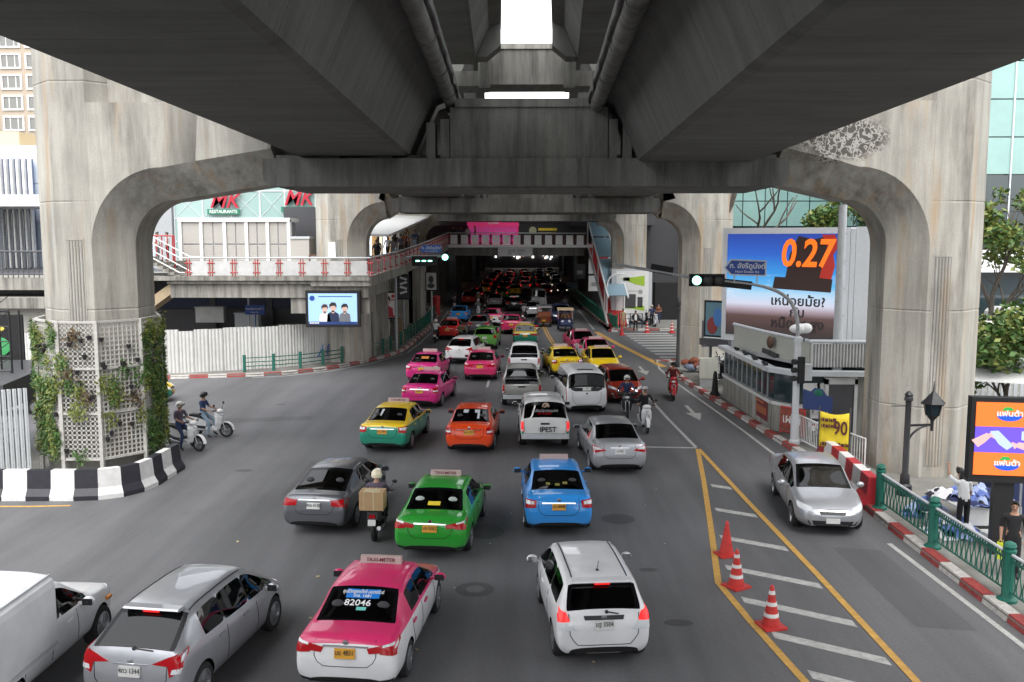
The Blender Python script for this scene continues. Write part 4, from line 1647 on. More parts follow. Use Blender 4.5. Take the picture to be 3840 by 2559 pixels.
m.box((.1, -.16, 2.85), (.22, .24, .95))
for z in (3.15, 2.85, 2.55):
    m.tube([(-.1, -.2, z), (-.22, -.26, z)], .1, 10)
m.build('side_signal', M['matt_black'], ms)
m = MB()
m.b(.12, -.12, 2.45, .52, .12, 3.0)
m.b(.1, -.14, 3.0, .54, .14, 3.04)
m.build('control_box', M['lgrey'], ms)
sg = thing('street_sign', 'blue arrow shaped street name sign mounted on the signal mast arm', 'sign', (7.78, 32.6, 6.5), R(0))
m = MB()
m.prism([(-.72, 0), (-.52, .25), (.66, .2), (.66, -.26), (-.52, -.22)], -.03, .0, 'y')
m.build('sign_plate', M['sign_blue'], sg)
m = MB()
m.prism([(-.78, 0), (-.55, .3), (.72, .25), (.72, -.31), (-.55, -.27)], .004, .02, 'y')
m.build('sign_border', M['white'], sg)
text('ถ. อังรีดูนังต์', .25, M['ink_white'], sg, (.04, -.035, .05), (R(90), R(1.5), 0), bold=.003)
text('Henri Dunant Rd.', .12, M['ink_white'], sg, (.04, -.035, -.15), (R(90), R(1.5), 0))
m = MB()
for x in (-.4, .4):
    m.tube([(x, .03, -.55), (x, .03, .1)], .025, 6)
m.build('bracket', M['lgrey'], sg)
pl = thing('street_pole', 'tall plain white pole between the signal mast and the right pier', 'pole', (12.0, 35.2, 0))
m = MB()
m.tube([(0, 0, 0), (0, 0, 8.8)], [.2, .15], 14)
m.build('shaft', M['lgrey'], pl, smooth=True)
m = MB()
for k in range(12):
    m.box((.13 if k % 2 else -.1, -.14, 2 + .52 * k), (.05, .05, .03))
m.build('step', M['grey'], pl)
cv = thing('security_camera', 'white bag covered camera bracket on the booth roof', 'camera', (10.45, 34.9, 3.6))
m = MB()
m.ell((0, 0, .5), (.42, .2, .2), 12, 8)
m.ell((.22, .0, .52), (.25, .22, .2), 10, 6)
m.build('bag', plain('white plastic bag', (.8, .8, .8), .5), cv, smooth=True)
m = MB()
m.tube([(-.2, 0, 0), (-.2, 0, .2), (0, 0, .4)], .03, 6)
m.tube([(.15, 0, 0), (.2, 0, .35)], .03, 6)
m.build('bracket', M['dgrey'], cv)

# red and white high kerb, white barriers, yellow banner
hb = thing('crash_barrier', 'high red and white striped concrete barrier at the foot of the right pier', 'barrier', (0, 0, 0))
bp_ = resample([(9.98, 30.5, 0), (9.86, 28, 0), (9.62, 24.95, 0)], .8)
for i, (a, b_) in enumerate(zip(bp_, bp_[1:])):
    d = (b_ - a).normalized()
    nr = Vector((-d.y, d.x, 0))
    g = d * .004
    m = MB()
    pr2 = [(-.22, 0), (.34, 0), (.30, .14), (.14, .3), (.1, .8), (-.16, .8)]
    vs = [a + g - nr * u + Vector((0, 0, .12 + v)) for u, v in pr2] + [b_ - g - nr * u + Vector((0, 0, .12 + v)) for u, v in pr2]
    n = 6
    m.add(vs, [tuple(range(n)), tuple(range(2 * n - 1, n - 1, -1))] + [(k, (k + 1) % n, n + (k + 1) % n, n + k) for k in range(n)])
    m.build('barrier_block', M['bar_red'] if (len(bp_) - i) % 2 == 0 else M['bar_white'], hb)
for j, (a, b_) in enumerate((((9.95, 33.0), (10.25, 30.9)), ((10.35, 31.3), (10.9, 29.0)))):
    f = thing('crowd_barrier', ('white tubular crowd barrier behind the yellow banner', 'white tubular crowd barrier touching the right pier')[j], 'barrier', (0, 0, 0))
    m = MB()
    A3, B3 = Vector((*a, .13)), Vector((*b_, .13))
    for z in (.12, 1.0):
        m.tube([A3 + Vector((0, 0, z)), B3 + Vector((0, 0, z))], .025, 6)
    for e in (A3, B3):
        m.tube([e, e + Vector((0, 0, 1.0))], .025, 6)
        m.tube([e + Vector((-.2, 0, 0)), e + Vector((.2, 0, 0))], .025, 6)
    m.build('frame', M['white'], f)
    m = MB()
    for k in range(1, 16):
        p = A3.lerp(B3, k / 16)
        m.tube([p + Vector((0, 0, .12)), p + Vector((0, 0, 1.0))], .014, 5)
    struct(m.build('bars', M['white'], f), 'stuff')
yb = thing('banner', 'yellow banner with a large dark 90 hanging by the right pier', 'banner', (10.05, 29.5, .75), R(-24))
m = MB()
vs, fs = [], []
for j in range(6):
    for i in range(11):
        u, v = i / 10, j / 5
        vs.append((-.46 + .92 * u, .035 * math.sin(5 * u + 2 * v) , 1.15 * v - .08 * math.sin(PI * u) * v - .2 * u * (1 - v)))
for j in range(5):
    for i in range(10):
        a = j * 11 + i
        fs.append((a, a + 1, a + 12, a + 11))
m.add(vs, fs)
o = m.build('cloth', plain('yellow cloth', (.66, .50, .02), .7, var=.15), yb, smooth=True)
sd = o.modifiers.new('thick', 'SOLIDIFY')
sd.thickness = .008
text('90', .62, plain('banner maroon', (.09, .02, .02), .6), yb, (.2, -.06, .62), sx=.72, bold=.012)
m = MB()
for z, x0, x1 in ((.88, -.42, .0), (.68, -.4, .0), (.08, -.4, .42)):
    k = 0
    x = x0
    while x < x1:
        w = .03 + .035 * ((k * 7) % 3)
        m.b(x, -.06, z - .05, x + w, -.045, z + .05 + .02 * (k % 2))
        x += w + .018
        k += 1
struct(m.build('small_print', bpy.data.materials['banner maroon'], yb), 'stuff')
m = MB()
m.tube([(.48, .03, -1.1), (.48, .03, 1.3)], .03, 6)
m.tube([(-.48, .03, -.7), (-.48, .03, 1.3)], .025, 6)
m.build('stake', M['dgrey'], yb)
s = thing('street_sign', 'dark blue scalloped sign with green crest behind the yellow banner', 'sign', (10.35, 32.2, 1.5), R(-20))
m = MB()
m.prism([(-.5, 0), (.5, -.1), (.5, .45), (.3, .5), (.15, .72), (-.1, .76), (-.25, .62), (-.5, .7)], -.03, .0, 'y')
m.build('sign_plate', plain('navy sign', (.02, .04, .14), .5), s)
m = MB()
m.ell((.02, -.03, .58), (.16, .012, .13), 12, 6)
m.build('crest', M['green_rail'], s)
m = MB()
m.tube([(-.2, .04, -1.4), (-.2, .04, .6)], .04, 8)
m.tube([(.3, .04, -1.4), (.3, .04, .5)], .04, 8)
m.build('post', M['grey'], s)
s = thing('sign_board', 'red framed board with white Thai letters beside the signal mast', 'sign', (10.0, 34.0, .15), R(-55))
m = MB()
m.b(-.55, -.03, .2, .55, 0, 1.0)
m.build('sign_plate', plain('brick red board', (.28, .06, .035), .7, var=.3), s)
text('เผาก์', .5, M['ink_white'], s, (0, -.035, .6), sx=.9)
m = MB()
for x in (-.55, .55):
    m.tube([(x, .02, 0), (x, .02, 1.05)], .03, 6)
m.tube([(-.55, .02, 1.03), (.55, .02, 1.03)], .03, 6)
m.tube([(-.55, .02, .1), (.55, .02, .1)], .03, 6)
m.build('frame', M['ink_red'], s)
# utility box and bits along the right kerb
ub = thing('utility_cabinet', 'cream utility cabinet on dark plinth by the right kerb', 'cabinet', (9.15, 45.6, .13), R(-8))
m = MB()
m.b(-.45, -.3, .45, .45, .3, 1.45)
m.b(-.1, -.33, .5, -.08, -.3, 1.4)
m.build('body', plain('cream cabinet', (.5, .5, .44), .6, var=.1), ub)
m = MB()
m.b(-.42, -.27, 0, .42, .27, .45)
m.build('plinth', M['grey'], ub)
cl = thing('bollard_cone', 'black conical bollard at the booth corner', 'bollard', (8.95, 43.0, .13))
m = MB()
m.lathe([(.26, 0), (.26, .05), (.16, .2), (.1, 1.0), (.06, 1.15)], 12)
m.build('body', M['matt_black'], cl, smooth=True)
lp = thing('post_lamp', 'black post with ball finial against the second right pier', 'post', (8.75, 52.6, .13))
m = MB()
m.lathe([(.14, 0), (.14, .3), (.09, .4), (.08, 3.3), (.13, 3.35), (.1, 3.5), (.16, 3.7), (.1, 3.95), (.02, 4.05)], 12)
m.build('pole', M['black'], lp, smooth=True)
tr = thing('trash_heap', 'orange and blue bundles piled at the foot of the second right pier', 'bundles', (9.4, 50.6, .13))
m = MB()
for k in range(9):
    m.ell((rnd.uniform(-.5, .5), rnd.uniform(-.3, .3), rnd.uniform(.15, .7)), (.28, .24, .2), 10, 6, k % 2)
m.build('sack', [plain('rust bundle', (.22, .06, .03), .8, var=.3), plain('blue grey bundle', (.18, .22, .3), .8, var=.3)], tr, smooth=True)
s = thing('notice_case', 'glazed notice frame on the second right pier', 'notice board', (10.6, 51.9, 1.4))
m = MB()
m.b(-.6, 0, 0, .6, .12, 1.5)
m.build('frame', M['dgrey'], s)
m = MB()
m.b(-.5, -.02, .1, .5, .01, 1.4)
m.build('sheet', plain('pale notice', (.4, .46, .48), .3), s)

# green railing along the right kerb
gr = thing('railing', 'ornate green iron railing with round posts along the right pavement', 'railing', (0, 0, 0))
ry = [24.65, 21.45, 18.2, 14.9, 11.6]
rx = [9.72, 9.77, 9.86, 9.98, 10.12]
for x, y in zip(rx, ry):
    m = MB()
    m.lathe([(.2, 0), (.2, .05), (.13, .09), (.115, .14), (.115, 1.02), (.135, 1.04), (.135, 1.08), (.1, 1.1), (.13, 1.16), (.11, 1.22), (.03, 1.26)], 16)
    m.build('post', M['green_rail'], gr, (x, y, .13), smooth=True)
for (xa, ya), (xb, yb_) in zip(zip(rx, ry), zip(rx[1:], ry[1:])):
    a, c = Vector((xa, ya, .13)), Vector((xb, yb_, .13))
    d = (c - a).normalized()
    a, c = a + d * .12, c - d * .12
    for z, r_, mt in ((.22, .022, 'green_rail'), (.86, .022, 'green_rail'), (1.0, .032, 'lgrey')):
        m = MB()
        m.tube([a + Vector((0, 0, z)), c + Vector((0, 0, z))], r_, 8)
        m.build('rail', M[mt], gr)
    n = 28
    for k in range(1, n):
        p = a.lerp(c, k / n)
        m = MB()
        pts = []
        for j in range(7):
            t = j / 6
            off = .035 * math.sin(2 * PI * t) * (1 if k % 2 else -1)
            pts.append(p + d * off + Vector((0, 0, .22 + .64 * t)))
        m.tube(pts, .013, 5)
        m.build('baluster', M['green_rail'], gr)
        q = MB()
        ring = [p + d * (.045 * math.cos(2 * PI * j / 8)) + Vector((0, 0, .93 + .045 * math.sin(2 * PI * j / 8))) for j in range(9)]
        q.tube(ring, .012, 5)
        q.build('scroll', M['green_rail'], gr)

# black street lantern
ln = thing('street_lamp', 'black cast iron street lantern in front of the right pier', 'street lamp', (10.95, 26.0, .13))
m = MB()
m.lathe([(.2, 0), (.2, .3), (.14, .36), (.13, .6), (.09, .66), (.08, 2.75), (.12, 2.78), (.12, 2.86), (.1, 2.9), (.12, 2.95), (.06, 3.02), (.02, 3.06)], 14)
m.tube([(-.5, 0, 2.62), (0, 0, 2.62)], .018, 6)
m.build('pole', M['black'], ln, smooth=True)
m = MB()
m.bar((0, 0, 2.05), (.72, 0, 2.08), .05, .06)
m.tube(bez((.05, 0, 1.62), (.12, 0, 1.85), (.35, 0, 2.02), (.62, 0, 2.06), 8), .03, 6)
m.tube([(.7, 0, 1.9), (.7, 0, 2.25)], .045, 8)
m.build('bracket', M['black'], ln)
m = MB()
m.lathe([(.06, 2.2), (.17, 2.34), (.2, 2.36)], 6, 0, (.7, 0, 0))
m.lathe([(.34, 2.68), (.36, 2.71), (.24, 2.82), (.22, 2.84), (.16, 2.92), (.14, 2.94), (.06, 3.02), (.025, 3.08), (.02, 3.2), (.006, 3.35)], 6, 0, (.7, 0, 0))
for k in range(6):
    a = k * PI / 3
    m.tube([(.7 + .19 * math.cos(a), .19 * math.sin(a), 2.35), (.7 + .27 * math.cos(a), .27 * math.sin(a), 2.7)], .016, 5)
lo = m.build('lantern', M['black'], ln)
m = MB()
m.lathe([(.17, 2.37), (.245, 2.68)], 6, 0, (.7, 0, 0))
m.build('lantern_glass', M['dark_glass'], lo)

# orange advert screen on its post
ad = thing('advert_screen', 'orange and purple lit advert screen on a black post at the right edge', 'advert screen', (11.12, 20.9, .237), R(-8))
ad.scale = (1, 1, .865)
m = MB()
m.b(-.82, 0, 1.98, .82, .28, 4.2)
m.build('case', M['matt_black'], ad)
m = MB()
m.b(-.85, -.02, 1.9, .85, .3, 1.98)
m.b(-.22, .05, -.15, .22, .25, 1.9)
m.build('post', M['black'], ad)
og, pu = glow('screen orange field', (1, .19, .035), .32), glow('screen violet field', (.14, .08, .56), .36)
for z0, z1, mt in ((2.1, 2.72, og), (2.72, 3.42, pu), (3.42, 4.08, og)):
    m = MB()
    m.b(-.72, -.02, z0 + .002, .72, .01, z1 - .002)
    m.build('display', mt, ad)
for z in (2.42, 3.76):
    m = MB()
    m.prism([(.28 * math.cos(PI + k * PI / 10), z - .02 + .16 * math.sin(PI + k * PI / 10)) for k in range(11)], -.03, -.021, 'y')
    m.build('logo_swoosh', glow('logo blue', (.02, .08, .55), .4), ad)
    m = MB()
    m.prism([(-.18, z + .1), (-.1, z + .2), (.02, z + .2), (.1, z + .12), (0, z + .1)], -.03, -.021, 'y')
    m.build('logo_leaf', glow('logo green', (.03, .3, .06), .4), ad)
    text('แฟนต้า', .2, M['ink_white'], ad, (0, -.036, z + .02), bold=.006, ext=.004)
skin_s = glow('screen skin', (.75, .42, .40), .32)
for arm_, tip, ws in (([(-.72, -.03, 2.95), (-.55, -.03, 3.08), (-.42, -.03, 3.2)], (-.36, 3.26, .03), [.12, .1, .07]), ([(.72, -.03, 2.85), (.4, -.03, 2.9), (.2, -.03, 2.95)], (.08, 3.0, .02), [.13, .1, .07])):
    m = MB()
    m.tube(arm_, ws, 8)
    for k in range(4):
        m.tube([arm_[-1], (tip[0] + tip[2] * k, -.035, tip[1] - .05 * k)], .026, 5)
    for i, p in enumerate(m.v):
        m.v[i] = (p[0], -.022 + (p[1] + .03) * .05, max(2.73, min(3.41, p[2])))
    m.build('printed_hand', skin_s, ad)
m = MB()
m.prism([(-.4, 3.3), (-.22, 3.32), (.12, 2.92), (-.02, 2.8), (-.2, 2.95), (-.32, 3.15)], -.03, -.024, 'y')
m.prism([(.28, 3.08), (.68, 3.04), (.68, 3.28), (.28, 3.32)], -.03, -.024, 'y')
m.build('printed_shape', glow('screen pale', (.45, .55, .9), .32), ad)

# clothes stall
tb_ = thing('stall_table', 'low white stall table under a heap of blue clothes', 'table', (11.6, 23.2, .13))
m = MB()
m.b(-.75, -.65, .62, .85, .75, .68)
m.b(-.75, -.66, .2, .85, -.64, .62)
m.build('top', M['white'], tb_)
m = MB()
for x in (-.7, .8):
    for y in (-.6, .7):
        m.tube([(x, y, 0), (x, y, .62)], .025, 6)
m.build('legs', M['grey'], tb_)
def cloth_heap(name, label, loc, r, h, mats, n, seed):
    g = random.Random(seed)
    m = MB()
    for k in range(n):
        a, q = g.uniform(0, 6.28), math.sqrt(g.random())
        x, y = r * q * math.cos(a), r * q * math.sin(a)
        z = h * (1 - q * q) * g.uniform(.6, 1.05)
        vs, fs = [], []
        rz, s = g.uniform(0, 3.1), g.uniform(.14, .26)
        for j in range(5):
            for i in range(5):
                u, v = (i - 2) / 2, (j - 2) / 2
                X, Y = u * s, v * s * .8
                Zz = z + .05 * math.sin(3 * u + k) * math.cos(2.5 * v + k) - .10 * (u * u + v * v)
                vs.append((x + X * math.cos(rz) - Y * math.sin(rz), y + X * math.sin(rz) + Y * math.cos(rz), max(.012, Zz)))
        for j in range(4):
            for i in range(4):
                fs.append((j * 5 + i, j * 5 + i + 1, j * 5 + i + 6, j * 5 + i + 5))
        m.add(vs, fs, k % len(mats))
    o = m.build('cloth_heap', mats, None, loc, smooth=True)
    tag(o, label, 'clothes')
    return struct(o, 'stuff')
cloth_heap('cloth_heap', 'heap of blue and white checked clothes on the stall table', (11.7, 23.3, .81), .75, .42, [plain('cloth blue', (.12, .18, .48), .85, var=.4, scale=14), plain('cloth pale blue', (.36, .43, .68), .85, var=.3, scale=14), plain('cloth navy', (.03, .04, .12), .85)], 60, 3)
cloth_heap('cloth_heap', 'small dark heap of clothes at the near end of the stall', (10.95, 23.6, .81), .35, .25, [plain('cloth black', (.02, .02, .03), .85), plain('cloth white', (.6, .6, .62), .85)], 16, 8)
cloth_heap('cloth_heap', 'blue and white clothes spilling on the pavement behind the railing post', (10.75, 22.55, .13), .55, .5, [bpy.data.materials['cloth blue'], bpy.data.materials['cloth pale blue'], bpy.data.materials['cloth white']], 44, 12)
cloth_heap('cloth_heap', 'second heap of checked blue cloth under the stall table edge', (10.8, 24.1, .13), .5, .55, [bpy.data.materials['cloth pale blue'], bpy.data.materials['cloth blue'], bpy.data.materials['cloth navy']], 40, 14)
for k, (x, y, w, mt, lab) in enumerate(((11.35, 21.75, .42, 'white', 'small white carton on the pavement by the advert post'), (10.6, 23.25, .36, 'offwhite', 'open pale carton between the two heaps of blue cloth'))):
    cbx = thing('carton', lab, 'box', (x, y, .13), .3 * k)
    m = MB()
    m.b(-w / 2, -w / 2, 0, w / 2, w / 2, .3)
    m.build('box', M[mt], cbx)
    m = MB()
    m.box((-w / 2 - .06, 0, .32), (.15, w, .01), ry=.5)
    m.box((w / 2 + .06, 0, .32), (.15, w, .01), ry=-.5)
    m.build('flap', M[mt], cbx)
aw = thing('awning', 'blue and white striped stall awning behind the orange screen', 'awning', (12.9, 22.5, 0))
for k in range(12):
    m = MB()
    x = -.5 + .1 * k
    m.add([(x, 0, 2.1), (x + .098, 0, 2.1), (x + .098 + .1, -.5, .75), (x + .1, -.5, .75), (x, .02, 2.12), (x + .098, .02, 2.12), (x + .198, -.48, .75), (x + .1, -.48, .75)], [(0, 1, 2, 3), (7, 6, 5, 4), (0, 4, 5, 1), (1, 5, 6, 2), (2, 6, 7, 3), (3, 7, 4, 0)])
    m.build('stripe', plain('awning blue', (.05, .12, .5), .7) if k == 0 else (bpy.data.materials['awning blue'] if k % 2 == 0 else M['ink_white']), aw)
m = MB()
for x in (-.5, .75):
    m.tube([(x, .05, .1), (x, .05, 2.2)], .03, 6)
m.build('post', M['grey'], aw)
sb = thing('stall_counter', 'dark stall counter with navy cloth behind the awning', 'stall', (14.2, 24.5, .13))
m = MB()
m.b(-1.6, -.4, 0, 2.2, .6, 1.0)
m.build('cloth', plain('navy stall cloth', (.02, .03, .09), .85), sb)
m = MB()
m.b(-1.65, -.45, 1.0, 2.25, .65, 1.05)
m.build('top', M['grey'], sb)

# traffic cones
def cone(x, y, label, plain_=False, s=1.0):
    t = thing('traffic_cone', label, 'traffic cone', (x, y, .004), rnd.uniform(0, .6), 'traffic cones')
    m = MB()
    m.b(-.23, -.23, 0, .23, .23, .045)
    m.build('base', M['cone'], t)
    m = MB()
    m.lathe([(.165, .045), (.16, .12), (.045, .74), (.045, .8), (.02, .84)], 18)
    m.build('body', M['cone'], t, smooth=True)
    if not plain_:
        for z in (.22, .44, .66):
            m = MB()
            r_ = lerp(.16, .045, (z - .12) / .62) + .006
            m.lathe([(r_, z), (r_ - .012, z + .07)], 18)
            m.build('stripe', M['bar_white'], t, smooth=True)
    t.scale = (s, s, s)
    return t
cone(4.77, 17.15, 'red cone with white bands nearest the camera on the hatched island')
cone(4.56, 19.2, 'red cone with white bands at the corner of the hatched island')
cone(4.78, 21.2, 'faded plain red cone farthest of the three on the hatched island', True)
cone(9.7, 73.4, 'banded cone at the left end of the zebra crossing', s=1.1)
cone(11.7, 73.4, 'banded cone nearer the second right pier beyond the zebra', s=1.1)
cone(7.5, 71.6, 'orange cone on the kerb tip of the side street', True)

# ------------------------------------------------------------------ far right: advert column, stair, railings
ac = thing('advert_column', 'white advert box wrapped round the third right pier', 'advert column', (9.15, 79.6, 0))
m = MB()
m.b(-1.75, 0, 0, 1.75, 5.2, 4.9)
m.build('box', M['lgrey'], ac)
m = MB()
m.b(-1.35, -.05, .4, 1.45, .02, 4.75)
m.build('panel', M['white'], ac)
lim = plain('lime print', (.33, .5, .04), .5)
m = MB()
m.prism([(-.95, 4.1), (1.1, 4.35), (1.1, 3.45), (.3, 3.6), (-.4, 3.9)], -.07, -.052, 'y')
m.prism([(-.95, 1.5), (1.1, 1.75), (1.1, 1.3), (0, 1.5)], -.07, -.052, 'y')
m.build('print', lim, ac)
m = MB()
m.b(-.75, -.07, 1.55, .35, -.052, 2.75)
m.b(.5, -.07, 1.6, .95, -.052, 2.5)
m.b(-.75, -.07, 3.9, -.2, -.052, 4.2)
m.build('picture', M['dgrey'], ac)
m = MB()
m.b(-.8, -.07, 3.0, .6, -.052, 3.05)
m.lathe([(.2, -.07), (.2, -.052)], 12, 0, (.75, 0, 2.95), 'y')
m.build('caption', M['grey'], ac)
m = MB()
m.b(-1.4, -.3, 0, 1.5, -.06, .3)
m.build('plinth', M['black'], ac)
es = thing('covered_stair', 'roofed stair with blue panels and white frames down from the footbridge to the right pavement', 'stair', (0, 0, 0))
pts = [(6.1, 92, 7.0), (6.3, 88, 5.2), (6.55, 84, 3.3), (6.8, 79.5, 1.2), (6.9, 77.2, .2)]
for i, (a, c) in enumerate(zip(pts, pts[1:])):
    a, c = Vector(a), Vector(c)
    for off, mt in ((0, M['white']), (1.7, M['white'])):
        o = Vector((off, 0, 0))
        m = MB()
        m.bar(a + o, c + o, .12, .4)
        m.bar(a + o + Vector((0, 0, 2.4)), c + o + Vector((0, 0, 2.4)), .12, .16)
        m.bar(a + o, a + o + Vector((0, 0, 2.4)), .12, .12)
        m.build('stair_frame', mt, es)
    m = MB()
    m.bar((a + c) / 2 + Vector((.85, .2, 2.5)) - (c - a) * .46, (a + c) / 2 + Vector((.85, .2, 2.5)) + (c - a) * .46, 1.9, .06)
    m.build('roof_panel', plain('stair roof blue', (.22, .33, .40), .3) if i == 0 else bpy.data.materials['stair roof blue'], es)
    m = MB()
    m.bar(a + Vector((.85, 0, 0)), c + Vector((.85, 0, 0)), 1.55, .2)
    m.build('flight', M['ink_red'], es)
gf = thing('fence', 'solid green mesh fence along the far right kerb', 'fence', (0, 0, 0))
gp = resample(catmull([(7.5, 75.4, 0), (7.05, 78.5, 0), (6.75, 85.5, 0), (6.35, 103, 0), (6.25, 118, 0)], 6), 2.0)
for a, c in zip(gp, gp[1:]):
    m = MB()
    m.bar(a + Vector((0, 0, .7)), c + Vector((0, 0, .7)), .04, .95)
    m.build('fence_panel', M['green_fence'], gf)
for a in gp:
    m = MB()
    m.b(-.05, -.05, .1, .05, .05, 1.35)
    m.build('post', M['green_fence'], gf, a)
bf = thing('railing', 'dark blue pipe railing at the corner of the side street', 'railing', (0, 0, 0))
m = MB()
bpts = [(7.7, 75.3), (8.6, 75.6), (9.6, 75.7)]
for x, y in bpts:
    m.tube([(x, y, .1), (x, y, 1.4)], .05, 6)
for z in (.5, .95, 1.35):
    m.tube([(x, y, z) for x, y in bpts], .035, 6)
m.build('frame', plain('navy pipe', (.02, .03, .06), .5), bf)
sl = thing('street_lamp', 'white swan neck lamp beside the green fence', 'street lamp', (6.95, 79.0, .1))
m = MB()
m.tube([(0, 0, 0), (0, 0, 3.2)] + bez((0, 0, 3.2), (0, 0, 4.1), (.4, 0, 4.4), (1.0, 0, 4.4), 6)[1:], .07, 8)
m.build('pole', M['white'], sl, smooth=True)
m = MB()
m.ell((1.2, 0, 4.4), (.3, .12, .08), 10, 6)
m.build('lamp_head', M['white'], sl, smooth=True)
for i, (x, y, z, lab, mt) in enumerate(((5.2, 96, 4.7, 'upper white shop sign with a sketch at the underpass mouth', 'white'), (5.2, 96, 2.9, 'lower white shop sign with a shoe sketch at the underpass mouth', 'white'), (3.9, 100, 4.0, 'tall dark framed sign panel at the underpass mouth', 'dgrey'))):
    s = thing('shop_sign', lab, 'shop sign', (x + 1.9, y, z))
    m = MB()
    m.b(-.6, 0, -.8, .6, .15, .8)
    m.build('board', M[mt], s)
    m = MB()
    m.b(-.3, -.02, -.3, .3, .002, .1)
    m.build('print', M['grey'], s)

# side street facade seen through the right arches
gb = thing('glass_building', 'dark glass shop front with white band across the side street', 'building', (0, 100, 0))
m = MB()
m.b(11.2, 1, 0, 36, 12, 26)
m.build('wall', M['dgrey'], gb)
for k in range(10):
    for z0, z1 in ((.3, 4.0), (6.8, 9.3), (9.4, 12.5)):
        m = MB()
        m.b(11.4 + 2.4 * k, .8, z0, 13.7 + 2.4 * k, 1.02, z1)
        m.build('glass_pane', M['dark_glass'] if (k + int(z0)) % 3 else M['aqua_glass'], gb)
m = MB()
m.b(11.2, .4, 4.3, 36, 1.0, 6.6)
m.build('white_band', M['white'], gb)
m = MB()
m.tube([(11.2, .3, 7.6), (36, .3, 7.6)], .08, 6)
m.build('rail', M['white'], gb)
m = MB()
m.b(-1.5, 0, 0, 1.5, 1.5, 3.4)
tag(m.build('black_kiosk', M['matt_black'], None, (13.3, 84, .13)), 'matt black kiosk in the side street behind the second right pier', 'kiosk')

gb = thing('glass_building', 'aqua glass office block behind the billboard', 'building', (0, 92, 0))
m = MB()
m.b(17, .3, 0, 46, 16, 24)
m.build('wall', M['dark_glass'], gb)
for i in range(13):
    for k in range(7):
        m = MB()
        x, z = 17.1 + 2.2 * i, 6.3 + 2.5 * k
        m.b(x, 0, z, x + 2.1, .25, z + 2.4)
        m.build('glass_pane', M['aqua_glass'] if k in (1, 2, 4, 5) else M['dark_glass'], gb)
gb = thing('glass_building', 'aqua glass tower at the right edge with white base band', 'building', (0, 62, 0))
m = MB()
m.b(28.4, .3, 0, 62, 18, 30)
m.build('wall', M['dark_glass'], gb)
for i in range(8):
    for k in range(7):
        x, z = 30.2 + 1.9 * i, 6.9 + 2.45 * k
        m = MB()
        m.b(x, 0, z, x + 1.82, .25, z + 2.37)
        m.build('glass_pane', M['aqua_glass'] if k >= 2 else M['dark_glass'], gb)
m = MB()
for i in range(9):
    m.b(30.12 + 1.9 * i, -.1, 6.9, 30.2 + 1.9 * i, .2, 24)
m.b(29.4, -.15, 6.9, 30.1, .3, 26)
struct(m.build('mullion', M['mullion'], gb), 'stuff')
m = MB()
m.b(29.6, -.3, 5.3, 62, .25, 6.8)
m.build('white_band', M['white'], gb)
bs = thing('bus', 'white coach with black window band behind the right pier', 'bus', (34.5, 57, 0))
m = MB()
m.prism([(-5.5, .4), (5.5, .4), (5.5, 3.0), (5.3, 3.3), (-5.2, 3.3), (-5.5, 3.0)], -1.2, 1.2, 'y')
m.build('body', PAINT_W if 'PAINT_W' in globals() else M['white'], bs)
m = MB()
m.b(-5.45, -1.23, 1.75, 5.4, -1.19, 2.6)
m.build('window_band', M['dark_glass'], bs)
for x in (-3.6, 3.4):
    m = MB()
    m.lathe([(.45, -1.22), (.5, -1.0), (.5, -.9)], 18, 0, (x, 0, .5), 'y')
    m.build('wheel', M['rubber'], bs)
ww = thing('wall', 'white rendered wall behind the tree at the right edge', 'wall', (0, 50, 0))
m = MB()
m.b(23.2, 0, 0, 60, .3, 3.05)
m.build('wall_face', M['white'], ww)
fe = thing('fence', 'grey picket fence in front of the white wall at the right edge', 'fence', (0, 40, 0))
for k in range(28):
    m = MB()
    x = 18.6 + .28 * k
    m.b(x, 0, .6, x + .16, .05, 1.9 - .012 * k)
    m.build('picket', M['lgrey'], fe)
m = MB()
m.b(18.5, .05, 1.2, 27, .1, 1.3)
m.build('rail', M['grey'], fe)
tn = thing('tent_roof', 'white tent roof behind the right pier under the tree', 'tent', (0, 0, 0))
m = MB()
m.add([(15.6, 33, 2.5), (24, 31, 2.3), (24, 37, 3.2), (15.6, 39, 3.4), (15.6, 33, 2.42), (24, 31, 2.22), (24, 37, 3.12), (15.6, 39, 3.32)], [(0, 1, 2, 3), (7, 6, 5, 4), (0, 4, 5, 1), (1, 5, 6, 2), (2, 6, 7, 3), (3, 7, 4, 0)])
m.build('canvas', M['white'], tn)
m = MB()
for x, y in ((16, 33), (23.5, 31.5), (16, 38.5), (23.5, 36.8)):
    m.tube([(x, y, 0), (x, y, 2.4)], .05, 6)
m.build('pole', M['dgrey'], tn)

